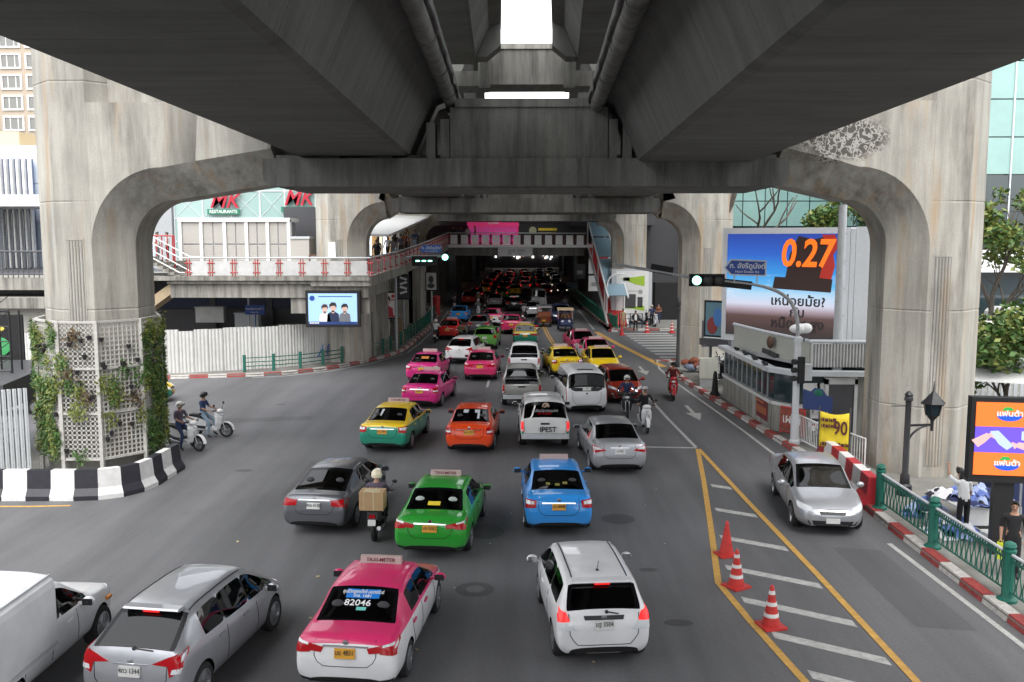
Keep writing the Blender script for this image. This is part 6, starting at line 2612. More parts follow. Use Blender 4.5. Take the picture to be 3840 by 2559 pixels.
KIND = {}
def make_car(kind, P):
    root = thing('car', 'car', 'car', (0, 0, 0), 0)
    pieces, bvh = shell(P)
    for nm, me in pieces:
        put(nm, me, root)
    L2, W, wr = P['L'] / 2, P['W'], P['wr']
    LIM[0] = L2 - .55
    ty, ri = wheel_mesh(wr, P.get('ww', .21), wr * P.get('rimf', .66), P.get('spokes', 5))
    for y in P['axles']:
        for s in (-1, 1):
            w = put('wheel', ty, root, (s * (W - .125), y, wr), (0, 0, 0 if s > 0 else PI))
            put('rim', ri, w)
    if P.get('seat'):
        seats(P, root)
    for quads in P['tail']:
        for s in (-1, 1):
            m = MB()
            for q, mi in quads:
                patch(m, bvh, 'rear', [(s * min(x, W * .945), z) for x, z in q], 6, 4, .012, mi)
            m.build('taillight', [M['tlamp'], M['clear_lens'], M['tlamp_on'], M['black']], root, smooth=True)
    for s in (-1, 1):
        m = MB()
        for q, mi in P['head']:
            patch(m, bvh, 'front', [(s * x, z) for x, z in q], 5, 3, .01, mi)
        m.build('headlight', [M['clear_lens'], M['black'], M['chrome']], root, smooth=True)
    if P.get('grille'):
        m = MB()
        for q in P['grille']:
            patch(m, bvh, 'front', q, 8, 3, .006)
        m.build('grille', M['black'], root, smooth=True)
    if P.get('chrome'):
        m = MB()
        for v, q in P['chrome']:
            patch(m, bvh, v, q, 8, 2, .014)
        m.build('chrome_trim', M['chrome'], root, smooth=True)
    if P.get('trim'):
        m = MB()
        for v, q in P['trim']:
            patch(m, bvh, v, q, 10, 2, .007)
        m.build('bumper_insert', M['black'], root, smooth=True)
    # plates
    px, pz, pw, ph = P['plate']
    loc, nr = hit(bvh, 'rear', px, pz)
    m = MB()
    m.b(-pw / 2, -.012, -ph / 2, pw / 2, .02, ph / 2)
    tilt = math.atan2(nr.z, -nr.y)
    pl = m.build('number_plate', M['plate_white'], root, loc + Vector((0, -.02, 0)), (-tilt, 0, 0))
    P['plate_loc'] = (loc + Vector((0, -.02, 0)), tilt)
    loc, nr = hit(bvh, 'front', 0, P.get('fplate', .42))
    m = MB()
    m.b(-.17, -.02, -.06, .17, .012, .06)
    m.build('number_plate', M['plate_white'], root, loc + Vector((0, .01, 0)))
    # mirrors
    for s in (-1, 1):
        my = P['mirror']
        bz = interp(P['belt'], my) + .08
        m = MB()
        m.ell((s * (W + .12), my, bz), (.115, .075, .082), 12, 8)
        m.bar((s * (W - .08), my + .02, bz - .05), (s * (W + .06), my, bz - .03), .07, .04)
        mr = m.build('wing_mirror', PU, root, smooth=True)
        g = MB()
        g.box((s * (W + .12), my - .066, bz), (.18, .016, .115))
        g.build('mirror_glass', P.get('mir', M['black']), mr)
    # panel gaps, door handles
    m = MB()
    for v, pts in P.get('seams', []):
        if v == 'side':
            for vv in ('left', 'right'):
                seam(m, bvh, vv, pts)
        else:
            seam(m, bvh, v, pts)
    m.build('panel_gap', M['matt_black'], root)
    for y, z in P.get('handles', []):
        for s, vv in ((-1, 'left'), (1, 'right')):
            loc, nr = hit(bvh, vv, y, z)
            m = MB()
            m.box(loc + nr * .018, (.03, .2, .035))
            m.build('door_handle', PU, root)
    if P.get('wiper'):
        m = MB()
        a, b_ = P['wiper']
        la, na = hit(bvh, 'rear', *a)
        lb, nb = hit(bvh, 'rear', *b_)
        m.tube([la + na * .02, lb + nb * .02], .012, 6)
        m.ell(la + na * .01, (.035, .03, .035), 8, 6)
        m.build('rear_wiper', M['black'], root)
    if P.get('antenna'):
        x, y, ln = P['antenna']
        loc, nr = hit(bvh, 'top', x, y)
        m = MB()
        m.ell(loc, (.03, .05, .03), 8, 6)
        m.tube([loc, loc + Vector((0, -ln * .6, ln))], .006, 5)
        m.build('antenna', M['black'], root)
    if P.get('roofline'):
        m = MB()
        for s in (-1, 1):
            x = P['roofline'][0]
            q = []
            for k in range(9):
                y = lerp(P['roofline'][1], P['roofline'][2], k / 8)
                loc, nr = hit(bvh, 'top', s * x, y)
                q.append(loc + nr * .002)
            m.tube(q, .014, 5)
        m.build('roof_channel', M['black'], root)
    if P.get('spoiler'):
        y0, y1, z0, hw = P['spoiler']
        m = MB()
        m.prism([(y0, z0 + .02), (y0 + .02, z0 + .05), (y1, z0 + .045), (y1, z0 - .01), (y0 + .05, z0 - .01)], -hw, hw, 'x')
        m.build('spoiler', PU, root)
        m = MB()
        m.box((0, y0 + .03, z0 - .012), (.28, .02, .025))
        m.build('brake_light', M['tlamp_on'], root)
    if P.get('emblem'):
        loc, nr = hit(bvh, 'rear', 0, P['emblem'])
        m = MB()
        m.lathe([(.03, -.012), (.052, -.008), (.052, .004)], 14, 0, loc, 'y')
        m.build('badge', M['chrome'], root)
    P['bvh'] = bvh
    P['root'] = root
    KIND[kind] = P
    for o in tree_of(root):
        o['proto'] = 1
    return root

def ys_(L2, *more):
    base = [-L2, -L2 + .02, -L2 + .07, -L2 + .16, L2 - .14, L2 - .06, L2]
    return sorted(set(base + list(more)))

def sedan(L, W, H, trunk=1.06, tb=-1.62, tt=-.92, wt=.42, wb=1.22, **k):
    """a four door saloon; tb/tt rear window base and top, wt/wb windscreen top and base"""
    L2 = L / 2
    P = dict(L=L, W=W, wr=.315, rw=W * .70, axles=[-L2 + .98, L2 - .92],
             ys=ys_(L2, -L2 + .30, tb, tb + .12, (tb + tt) / 2, tt, tt + .16, -.28, -.2, .2, wt, wt + .16, (wt + wb) / 2 + .05, wb - .1, wb, wb + .35, L2 - .45),
             w=[(-L2, W * .84), (-L2 + .02, W * .90), (-L2 + .07, W * .945), (-L2 + .16, W * .97), (-L2 + .5, W * .985), (-L2 + 1.0, W), (.8, W), (L2 - .9, W * .99), (L2 - .45, W * .94), (L2 - .14, W * .80), (L2 - .06, W * .68), (L2, W * .5)],
             bot=[(-L2, .40), (-L2 + .02, .33), (-L2 + .07, .27), (-L2 + .3, .22), (0, .18), (L2 - .3, .2), (L2 - .06, .26), (L2, .32)],
             belt=[(-L2, .60), (-L2 + .02, .70), (-L2 + .07, trunk - .22), (-L2 + .16, trunk - .1), (-L2 + .3, trunk - .09), (-.9, .95), (0, .92), (wb, .88), (L2 - .45, .76), (L2 - .14, .66), (L2 - .06, .60), (L2, .52)],
             top=[(-L2, .66), (-L2 + .02, .76), (-L2 + .07, trunk - .10), (-L2 + .16, trunk), (-L2 + .3, trunk), (tb, trunk + .01), (tb + .12, trunk + .075), (tt, H - .045), (tt + .16, H - .012), (-.2, H), (.2, H - .01), (wt, H - .05), (wt + .16, H - .115), (wb - .1, 1.04), (wb, .985), (wb + .35, .93), (L2 - .45, .85), (L2 - .14, .72), (L2 - .06, .64), (L2, .56)],
             wind=(wt, wb), back=(tb, tt), side=[(tt, wb - .1)], pillars=[(-.28, -.2)],
             seat=(.05, -.85), plate=(0, .80, .34, .16), mirror=wb - .42,
             tail=[[([(.84, .92), (.50, .90), (.52, .74), (.845, .70)], 0)]],
             head=[([(.80, .74), (.45, .70), (.42, .60), (.78, .62)], 0)],
             grille=[[(-.36, .66), (.36, .66), (.33, .56), (-.33, .56)], [(-.4, .42), (.4, .42), (.36, .3), (-.36, .3)]],
             chrome=[('rear', [(-.42, .90), (.42, .90), (.42, .87), (-.42, .87)])],
             handles=[(-.95, .84), (.02, .82)], emblem=.95,
             seams=[('side', [(-.24, .26), (-.26, .9)]), ('side', [(.78, .28), (.92, .5), (.86, .86)]), ('side', [(-1.02, .9), (-1.05, .72), (-.86, .45), (-.78, .28)]),
                    ('rear', [(-.5, 1.0), (-.52, .70), (-.36, .58), (.36, .58), (.52, .70), (.5, 1.0)]), ('side', [(-.75, .26), (.78, .26)])])
    P['ys'] = sorted(P['ys'])
    P.update(k)
    return P

E0 = 2.31
make_car('corolla_new', sedan(4.62, .885, 1.46, glass=M['glass'], rglass=M['glass_dark'], 
    tail=[[([(.87, .98), (.60, .93), (.58, .80), (.87, .78)], 0), ([(.60, .93), (.36, .88), (.40, .80), (.58, .82)], 0), ([(.80, .97), (.62, .935), (.62, .90), (.80, .93)], 1)]],
    chrome=[('rear', [(-.38, .915), (.38, .915), (.38, .885), (-.38, .885)])],
    trim=[('rear', [(-.8, .40), (-.55, .36), (-.58, .32), (-.78, .34)]), ('rear', [(.8, .40), (.55, .36), (.58, .32), (.78, .34)])]))
make_car('corolla_mid', sedan(4.54, .88, 1.47, trunk=1.08, glass=M['glass'], rglass=M['glass_dark'],
    tail=[[([(.86, .98), (.56, .95), (.58, .78), (.86, .76)], 0), ([(.82, .95), (.62, .93), (.63, .86), (.82, .86)], 1)]],
    trim=[('rear', [(-.82, .36), (-.5, .35), (-.52, .31), (-.8, .31)]), ('rear', [(.82, .36), (.5, .35), (.52, .31), (.8, .31)])]))
make_car('corolla_old', sedan(4.5, .86, 1.46, trunk=1.07, glass=M['glass'], rglass=M['glass_dark'],
    tail=[[([(.85, .98), (.60, .96), (.62, .74), (.85, .72)], 0), ([(.83, .86), (.64, .85), (.64, .80), (.83, .80)], 1)]]))
make_car('civic', sedan(4.54, .875, 1.45, trunk=1.06, tb=-1.72, tt=-.7, wt=.55, wb=1.5, glass=M['glass_dark'],
    tail=[[([(.86, .97), (.44, .93), (.46, .80), (.86, .77)], 0)]], chrome=[('rear', [(-.4, .94), (.4, .94), (.4, .925), (-.4, .925)])]))
make_car('camry', sedan(4.8, .90, 1.48, trunk=1.10, tb=-1.75, tt=-1.0, glass=M['glass'], rglass=M['glass_dark'],
    tail=[[([(.88, 1.0), (.62, .93), (.42, .83), (.86, .76)], 0), ([(.80, .96), (.62, .925), (.55, .87), (.80, .86)], 1)]],
    chrome=[('rear', [(-.3, .93), (.3, .93), (.3, .895), (-.3, .895)]), ('front', [(-.36, .67), (.36, .67), (.35, .64), (-.35, .64)])],
    head=[([(.84, .80), (.5, .72), (.46, .62), (.80, .66)], 0)],
    grille=[[(-.36, .69), (.36, .69), (.3, .57), (-.3, .57)], [(-.62, .42), (.62, .42), (.56, .30), (-.56, .30)]]))

def hatch(L, W, H, tb, tt, wt, wb, belt_r=1.02, **k):
    """one or two box body: the tailgate window drops steeply to a high rear panel"""
    L2 = L / 2
    P = dict(L=L, W=W, wr=.315, rw=W * .72, axles=[-L2 + .70, L2 - .80],
             ys=ys_(L2, tb, (tb + tt) / 2, tt, tt + .1, tt + .3, -.62, -.54, -.1, .3, .36, wt, (wt + wb) / 2, wb - .1, wb, L2 - .4),
             w=[(-L2, W * .86), (-L2 + .02, W * .92), (-L2 + .07, W * .955), (-L2 + .16, W * .98), (-L2 + .5, W), (.8, W), (L2 - .8, W * .99), (L2 - .4, W * .93), (L2 - .14, W * .80), (L2 - .06, W * .68), (L2, W * .5)],
             bot=[(-L2, .42), (-L2 + .02, .35), (-L2 + .07, .28), (-L2 + .3, .22), (0, .19), (L2 - .3, .2), (L2 - .06, .27), (L2, .34)],
             belt=[(-L2, .66), (-L2 + .02, .80), (-L2 + .07, belt_r - .12), (-L2 + .16, belt_r), (0, .97), (wb - .2, .92), (L2 - .4, .80), (L2 - .14, .70), (L2 - .06, .62), (L2, .54)],
             top=[(-L2, .72), (-L2 + .02, .88), (-L2 + .07, belt_r - .04), (tb, belt_r + .07), (tt, H - .08), (tt + .1, H - .04), (tt + .3, H - .01), (-.1, H), (.36, H - .02), (wt, H - .06), (wb - .1, 1.07), (wb, 1.0), (L2 - .4, .89), (L2 - .14, .76), (L2 - .06, .66), (L2, .58)],
             wind=(wt, wb), back=(tb, tt), side=[(tt + .1, wb - .1)], pillars=[(-.62, -.54), (.3, .36)],
             seat=(.15, -.7), plate=(0, .82, .34, .15), mirror=wb - .5,
             tail=[[([(W - .02, 1.02), (.60, .98), (.62, .82), (W - .02, .78)], 0)]],
             head=[([(.78, .82), (.45, .76), (.42, .64), (.76, .68)], 0)],
             grille=[[(-.4, .68), (.4, .68), (.36, .58), (-.36, .58)], [(-.4, .42), (.4, .42), (.36, .3), (-.36, .3)]],
             handles=[(-.8, .88), (.12, .86)], emblem=.93,
             seams=[('side', [(-.58, .26), (-.58, .95)]), ('side', [(.5, .28), (.62, .5), (.56, .9)]),
                    ('rear', [(-.62, 1.0), (-.60, .62), (-.46, .46), (.46, .46), (.60, .62), (.62, 1.0)]), ('side', [(-.7, .25), (.6, .25)])])
    P['ys'] = sorted(P['ys'])
    P.update(k)
    return P

make_car('jazz', hatch(3.9, .85, 1.53, -1.84, -1.55, .62, 1.45, belt_r=1.0, glass=M['glass_dark'], spokes=9, mir=M['chrome'],
    tail=[[([(.835, 1.06), (.66, 1.02), (.60, .88), (.835, .86)], 2), ([(.835, .86), (.60, .88), (.50, .74), (.82, .72)], 1)]],
    wiper=((.05, 1.02), (.26, .985)), antenna=(0, -1.15, .22), roofline=(.50, -1.35, .55), spoiler=(-1.70, -1.47, 1.465, .54),
    trim=[('rear', [(-.36, .965), (.36, .965), (.34, .895), (-.34, .895)]), ('rear', [(-.5, .33), (.5, .33), (.5, .30), (-.5, .30)])]))
make_car('suv', hatch(4.3, .885, 1.59, -2.02, -1.36, .62, 1.50, belt_r=1.06, wr=.335, rw=.60, glass=M['glass_dark'], rglass=M['glass_dark'],
    tail=[[([(.87, 1.10), (.60, 1.02), (.36, .92), (.62, .90)], 0), ([(.87, 1.10), (.62, .92), (.66, .74), (.86, .84)], 0), ([(.84, .88), (.70, .86), (.68, .79), (.82, .80)], 1)]],
    wiper=((.02, 1.12), (.34, 1.10)), roofline=(.56, -1.30, .5), plate=(0, .80, .36, .17),
    chrome=[('rear', [(-.30, .91), (.30, .91), (.30, .895), (-.30, .895)])], spoiler=(-1.50, -1.30, 1.505, .48),
    trim=[('rear', [(-.7, .42), (.7, .42), (.66, .31), (-.66, .31)]), ('side', [(-1.0, .3), (1.0, .3), (1.0, .24), (-1.0, .24)])][:1]))
make_car('yaris', hatch(4.1, .86, 1.48, -1.92, -1.50, .55, 1.42, belt_r=.98, glass=M['glass_dark'],
    head=[([(.82, .84), (.46, .74), (.46, .66), (.80, .72)], 0)],
    grille=[[(-.52, .60), (.52, .60), (.62, .30), (-.62, .30)]],
    chrome=[('front', [(-.30, .74), (-.20, .72), (-.62, .46), (-.70, .48)]), ('front', [(.30, .74), (.20, .72), (.62, .46), (.70, .48)]), ('front', [(-.70, .48), (-.62, .46), (-.5, .30), (-.58, .30)]), ('front', [(.70, .48), (.62, .46), (.5, .30), (.58, .30)])]))
make_car('van', hatch(wide=True, L=4.85, W=.93, H=1.90, tb=-2.33, tt=-2.2, wt=1.15, wb=1.95, belt_r=1.02, wr=.33, glass=M['glass_dark'], rw=.76, axles=[-1.5, 1.45],
    tail=[[([(.915, 1.10), (.86, 1.10), (.86, .62), (.915, .62)], 0)]], plate=(0, 1.12, .36, .15), wiper=((.0, 1.14), (.5, 1.2)), seat=(.5, -.8),
    trim=[('rear', [(-.85, 1.17), (.85, 1.17), (.5, 1.02), (-.5, 1.02)]), ('top', [(-.34, -1.7), (.34, -1.7), (.34, -1.95), (-.34, -1.95)])],
    belt=[(-2.43, .66), (-2.41, .80), (-2.36, .98), (-2.27, 1.1), (0, 1.08), (1.7, .98), (2.03, .86), (2.29, .74), (2.37, .64), (2.43, .56)],
    top=[(-2.43, .72), (-2.41, .9), (-2.36, 1.1), (-2.33, 1.2), (-2.2, 1.80), (-2.1, 1.86), (-1.9, 1.89), (.36, 1.90), (1.15, 1.80), (1.85, 1.22), (1.95, 1.12), (2.03, 1.0), (2.29, .82), (2.37, .68), (2.43, .6)]))
make_car('minibus', hatch(4.8, .88, 2.15, -2.33, -2.2, 1.3, 2.15, belt_r=1.1, glass=M['glass_dark'], rw=.72, axles=[-1.4, 1.4], seat=(.6, -.8),
    tail=[[([(.865, 1.2), (.80, 1.2), (.80, .8), (.865, .8)], 0)]],
    top=[(-2.4, .72), (-2.38, .9), (-2.33, 1.25), (-2.2, 2.0), (-2.1, 2.1), (-1.9, 2.14), (.36, 2.15), (1.3, 2.0), (2.05, 1.35), (2.15, 1.2), (2.26, .82), (2.4, .6)],
    belt=[(-2.4, .66), (-2.38, .80), (-2.33, 1.0), (-2.24, 1.12), (0, 1.1), (1.9, 1.0), (2.26, .74), (2.4, .56)]))

def pickup(canopy=False, **k):
    L, W, H = 5.05, .90, 1.74
    L2 = L / 2
    dk = 1.12
    rear_top = [(-L2, .80), (-L2 + .02, 1.0), (-L2 + .07, dk), (-L2 + .16, dk + .02)]
    if canopy:
        top = rear_top[:3] + [(-2.40, 1.22), (-2.12, 1.74), (-2.0, 1.80), (-1.6, 1.82), (-.9, 1.80), (-.78, 1.74)]
        back = (-2.40, -2.12)
    else:
        top = rear_top + [(-1.0, dk + .02), (-.97, dk + .03), (-.86, H - .12)]
        back = (-.97, -.86)
    top += [(-.62, H - .03), (-.1, H), (.36, H - .03), (.62, H - .09), (1.25, 1.22), (1.36, 1.14), (1.7, 1.08), (L2 - .3, 1.0), (L2 - .14, .9), (L2 - .06, .8), (L2, .7)]
    P = dict(L=L, W=W, wr=.36, rw=W * .76, axles=[-1.25, 1.70], ww=.24,
             ys=ys_(L2, *[y for y, _ in top], -.56, .3, .9),
             w=[(-L2, W * .95), (-L2 + .07, W * .985), (-L2 + .3, W), (1.6, W), (L2 - .4, W * .95), (L2 - .14, W * .84), (L2 - .06, W * .7), (L2, W * .55)],
             bot=[(-L2, .55), (-L2 + .07, .48), (-L2 + .3, .42), (0, .34), (L2 - .3, .34), (L2, .42)],
             belt=[(-L2, .74), (-L2 + .02, .92), (-L2 + .07, dk - .05), (-L2 + .16, dk), (-.6, dk), (0, 1.08), (1.3, 1.04), (L2 - .4, .94), (L2 - .14, .84), (L2 - .06, .74), (L2, .64)],
             top=top, wind=(.62, 1.36), back=back,
             side=([(-1.9, -.9)] if canopy else []) + [(-.62, 1.25)], pillars=[(.3, .36)], seat=(.2, -.45), plate=(0, .56, .34, .15), mirror=.95,
             tail=[[([(.89, 1.08), (.76, 1.08), (.76, .74), (.89, .74)], 2 if canopy else 0), ([(.89, .82), (.76, .82), (.76, .75), (.89, .75)], 1)]],
             head=[([(.82, .92), (.5, .90), (.5, .76), (.8, .78)], 0)],
             grille=[[(-.45, .9), (.45, .9), (.42, .74), (-.42, .74)], [(-.4, .56), (.4, .56), (.36, .44), (-.36, .44)]],
             handles=[(-.35, .95), (.5, .95)],
             seams=[('side', [(-.08, .4), (-.08, 1.05)]), ('side', [(.8, .4), (.8, 1.05)]), ('side', [(-.92, .4), (-.92, 1.08)]), ('rear', [(-.74, 1.1), (-.74, .66), (.74, .66), (.74, 1.1)])],
             trim=[('rear', [(-.16, 1.04), (.16, 1.04), (.16, .97), (-.16, .97)])],
             sharp=[] if canopy else [-.97, -1.0],
             bed=[] if canopy else [(-.74, -L2 + .1, .62, .74, -1.05, 1.9)], glass=M['glass'], rglass=M['glass_dark'])
    P['ys'] = sorted(set(round(y, 3) for y in P['ys']))
    P.update(k)
    return P
make_car('pickup', pickup())
make_car('canopy_pickup', pickup(True, wiper=None, wide=True))
for kk in ('pickup', 'canopy_pickup'):
    m = MB()
    m.b(-.84, -2.68, .5, .84, -2.50, .64)
    m.build('rear_bumper', M['lgrey'], KIND[kk]['root'], smooth=False)

PLATE_TXT = {}
def place(kind, x, y, deg, label, upper, lower=None, front=False, cat='car', name='car', group='vehicles in the traffic jam', plate=None, dark=False):
    """x, y: the ground point under the middle of the bumper nearest the camera; deg: heading, clockwise from straight ahead"""
    P = KIND[kind]
    a = R(deg)
    d = Vector((math.sin(a), math.cos(a)))
    L2 = P['L'] / 2
    c = Vector((x, y)) + d * (-L2 if front else L2)
    o = dup(P['root'], (c.x, c.y, 0), -a, label, group, cat)
    o.name = name
    for q in tree_of(o):
        if 'proto' in q.keys():
            del q['proto']
    up = PAINT[upper]
    recolor(o, {PU: up, PL: PAINT[lower or upper]})
    if plate:
        for q in o.children:
            if q.name.startswith('number_plate'):
                for s in q.material_slots:
                    s.link = 'OBJECT'
                    s.material = M['plate_yellow' if plate[0] == 'y' else 'plate_white']
        if len(plate) > 1 and not front:
            loc, tilt = P['plate_loc']
            text(plate[1:], .115, M['ink'], o, loc + Vector((0, -.016, .015)), (R(90) - tilt, 0, 0), .002, sx=.8)
    return o

def roof_sign(o, kind, y, label_mat='plate', dark=False, txt=True, w=.78):
    P = KIND[kind]
    loc, nr = hit(P['bvh'], 'top', 0, y)
    m = MB()
    m.prism([(-.09, -.01), (.09, -.01), (.04, .125), (-.04, .125)], -w / 2, w / 2, 'x')
    s = m.build('roof_sign', M['dgrey'] if dark else M['taxi_sign'], o, loc)
    if txt:
        text('TAXI-METER', .1, M['maroon'], s, (.0, -.071, .06), (R(70), 0, 0), .003, bold=.001, sx=1.0)
    return s
M['taxi_sign'] = plain('taxi roof sign', (.42, .31, .29), .4)
M['maroon'] = plain('maroon ink', (.16, .01, .02), .6)

T = 'taxi'
o = place('corolla_new', -2.95, 14.15, 5, 'pink taxi with white lower half and blue banner across its rear window', 'pink', 'white', cat=T, name='taxi', plate='yมธ 4831')
roof_sign(o, 'corolla_new', .22)
B = KIND['corolla_new']['bvh']
def decal(o, kind, view, quad, mat, nm='sticker', n=8, k=2, off=.006):
    m = MB()
    patch(m, KIND[kind]['bvh'], view, quad, n, k, off, 0, .0)
    return m.build(nm, mat, o)
def glass_text(o, kind, body, x, z, size, mat, sx=1.0):
    loc, nr = hit(KIND[kind]['bvh'], 'rear', x, z)
    tilt = math.atan2(nr.z, -nr.y)
    return text(body, size, mat, o, loc + nr * .014, (R(90) - tilt, 0, 0), .002, sx=sx, bold=.001)
M['banner_blue'] = plain('blue window banner', (.01, .19, .62), .4)
decal(o, 'corolla_new', 'rear', [(-.50, 1.372), (.50, 1.372), (.57, 1.285), (-.57, 1.285)], M['banner_blue'], 'window_banner', 12, 2, .009)
glass_text(o, 'corolla_new', 'ศูนย์วิทยุรถแท็กซี่ มอเตอร์เวย์', 0, 1.345, .1, M['ink_white'], .62)
glass_text(o, 'corolla_new', 'โทร. 1681', 0, 1.305, .085, M['ink_white'])
glass_text(o, 'corolla_new', '82046', -.05, 1.235, .19, M['ink_white'])
decal(o, 'corolla_new', 'rear', [(-.05, 1.20), (.12, 1.20), (.12, 1.17), (-.05, 1.17)], plain('teal sticker', (.15, .55, .48), .5))

o = place('jazz', 1.37, 15.3, -5.5, 'white hatchback with rear wiper and black tinted rear window', 'white', plate='wฆฐ 3504')
decal(o, 'jazz', 'rear', [(-.5, .31), (.5, .31), (.5, .285), (-.5, .285)], M['bar_white'], 'bumper_lip')
o = place('suv', -6.18, 13.5, 8, 'silver crossover with rear wiper and large angular red taillights', 'silver', plate='w4กว 1344')
o = place('civic', -5.38, 22.4, 6, 'dark grey saloon with black rear glass beside the boxed motorcycle', 'gunmetal', plate='w4กจ 4120')
o = place('corolla_new', -2.25, 20.6, 4, 'bright green taxi with pale headrests in its rear window', 'green', cat=T, name='taxi', plate='yมธ 9362')
roof_sign(o, 'corolla_new', .22)
recolor(o, {M['seat_mid']: M['seat_light']})
decal(o, 'corolla_new', 'rear', [(-.18, 1.19), (.12, 1.19), (.12, 1.13), (-.18, 1.13)], M['ink_yellow'])
o = place('corolla_mid', .83, 22.4, -1.5, 'sky blue taxi with white roof sign', 'sky blue', cat=T, name='taxi', plate='yทจ 8448')
roof_sign(o, 'corolla_mid', .2, txt=False)
for x, z in ((-.25, 1.18), (.0, 1.165), (.2, 1.19)):
    decal(o, 'corolla_mid', 'rear', [(x - .06, z + .02), (x + .06, z + .02), (x + .06, z - .02), (x - .06, z - .02)], plain('olive cover', (.2, .18, .04), .8) if 'olive cover' not in bpy.data.materials else bpy.data.materials['olive cover'])
o = place('camry', 2.98, 28.45, -3.5, 'silver saloon with pale rear pillars beside the white stop line', 'silver', plate='wจ 742')
o = place('camry', 7.75, 22.55, 186, 'silver saloon coming down the right hand lane', 'silver', front=True, plate='w')
o = place('corolla_mid', -5.05, 31.35, 6, 'taxi with yellow roof and teal green lower body', 'yellow', 'teal green', cat=T, name='taxi', plate='yทฉ 2851')
roof_sign(o, 'corolla_mid', .2)
decal(o, 'corolla_mid', 'rear', [(-.5, 1.37), (-.2, 1.37), (-.24, 1.2), (-.6, 1.2)], plain('pale paper', (.5, .52, .55), .5), 'sun_shade')
o = place('corolla_old', -2.0, 31.25, 2, 'orange red taxi with dark roof sign', 'orange red', cat=T, name='taxi', plate='yทค 5127')
roof_sign(o, 'corolla_old', .2, dark=True, txt=False)
for x in (-.26, .26):
    decal(o, 'corolla_old', 'rear', [(x - .15, 1.38), (x + .15, 1.38), (x + .14, 1.3), (x - .14, 1.3)], bpy.data.materials['pale paper'], 'sun_shade')
decal(o, 'corolla_old', 'rear', [(.22, 1.30), (.36, 1.30), (.36, 1.15), (.22, 1.15)], bpy.data.materials['pale paper'], 'sticker')
o = place('canopy_pickup', .67, 31.8, -1.5, 'white pickup with rear canopy and green lower corners, lettered IPEST', 'pearl', cat='pickup', name='pickup_truck', plate='w')
text('IPEST', .27, M['ink'], o, (.1, -2.545, .80), (R(90), 0, 0), .006, bold=.003, sx=.95)
m = MB()
for s in (-1, 1):
    patch(m, KIND['canopy_pickup']['bvh'], 'left' if s < 0 else 'right', [(-2.5, .74), (-2.0, .74), (-2.0, .46), (-2.5, .46)], 5, 3, .006, 0, .0)
    patch(m, KIND['canopy_pickup']['bvh'], 'rear', [(s * .89, .73), (s * .76, .73), (s * .76, .52), (s * .89, .52)], 3, 3, .006, 0, .0)
m.build('green_panel', PAINT['teal green'], o)
bv = KIND['canopy_pickup']['bvh']
loc, nr = hit(bv, 'rear', .03, 1.58)
m = MB()
m.lathe([(.13, -.012), (.13, 0)], 20, 0, loc, 'y')
m.lathe([(.105, -.014), (.105, 0)], 20, 1, loc, 'y')
m.bar(loc + Vector((-.07, -.018, -.07)), loc + Vector((.07, -.018, .07)), .006, .04, 0)
m.bar(loc + Vector((.07, -.018, -.07)), loc + Vector((-.07, -.018, .07)), .006, .03, 2)
m.build('emblem', [plain('emblem cream', (.55, .45, .38), .5), plain('emblem brown', (.3, .14, .1), .5), M['ink']], o)
glass_text(o, 'canopy_pickup', 'กำจัดปลวกแมลง', 0, 1.43, .14, M['grey'])
glass_text(o, 'canopy_pickup', '02 733 8821', 0, 1.34, .1, M['tlamp'])

o = place('corolla_old', -4.75, 39.85, 8, 'magenta taxi with chrome strip, in front of its twin by the left lane', 'magenta', cat=T, name='taxi', plate='yทศ 17')
roof_sign(o, 'corolla_old', .2, txt=False)
decal(o, 'corolla_old', 'rear', [(-.52, 1.36), (-.3, 1.36), (-.36, 1.18), (-.6, 1.18)], bpy.data.materials['pale paper'], 'sun_shade')
o = place('corolla_mid', -5.45, 46.9, 5, 'magenta taxi with orange card in its rear window, second from the left kerb', 'magenta', cat=T, name='taxi', plate='y')
roof_sign(o, 'corolla_mid', .2, txt=False)
decal(o, 'corolla_mid', 'rear', [(-.2, 1.32), (.2, 1.32), (.2, 1.22), (-.2, 1.22)], plain('orange card', (.55, .2, .03), .6))
o = place('corolla_new', -2.46, 47.8, 2, 'rose pink taxi behind the silver pickup with white spoiler reflection', 'pink', cat=T, name='taxi', plate='y')
roof_sign(o, 'corolla_new', .2, txt=False)
o = place('pickup', -.2, 39.9, -1, 'sand silver double cab pickup with open bed', 'sand silver', cat='pickup', name='pickup_truck', plate='w')
o = place('pickup', -.13, 49.1, 1, 'white double cab pickup behind the sand silver one', 'white', cat='pickup', name='pickup_truck', plate='w')
o = place('suv', -4.05, 54.3, 9, 'white tall utility car with red taillights and chrome plate bar', 'white', plate='w')
o = place('van', 2.6, 38.7, -5, 'white people carrier with black rear window and sunroof', 'white', cat='van', name='van', plate='w')
o = place('corolla_mid', 2.25, 49.4, -7, 'all yellow taxi seen from behind left of the oncoming yellow one', 'yellow', cat=T, name='taxi', plate='y')
roof_sign(o, 'corolla_mid', .2, txt=False)
o = place('corolla_old', 4.35, 49.2, 176, 'yellow taxi facing the camera behind the copper red hatchback', 'yellow', front=True, cat=T, name='taxi', plate='y')
roof_sign(o, 'corolla_old', .2, txt=False)
o = place('yaris', 4.6, 41.2, 174, 'copper red hatchback facing the camera with X shaped chrome grille', 'copper red', front=True, plate='w')
o = place('corolla_mid', 3.95, 58.8, 172, 'pink taxi facing the camera, rearmost of the oncoming queue', 'pink', front=True, cat=T, name='taxi', plate='y')
roof_sign(o, 'corolla_mid', .2, txt=False)
o = place('corolla_new', 4.45, 53.9, 174, 'pink and white taxi facing the camera behind the yellow one', 'pink', 'white', front=True, cat=T, name='taxi', plate='y')
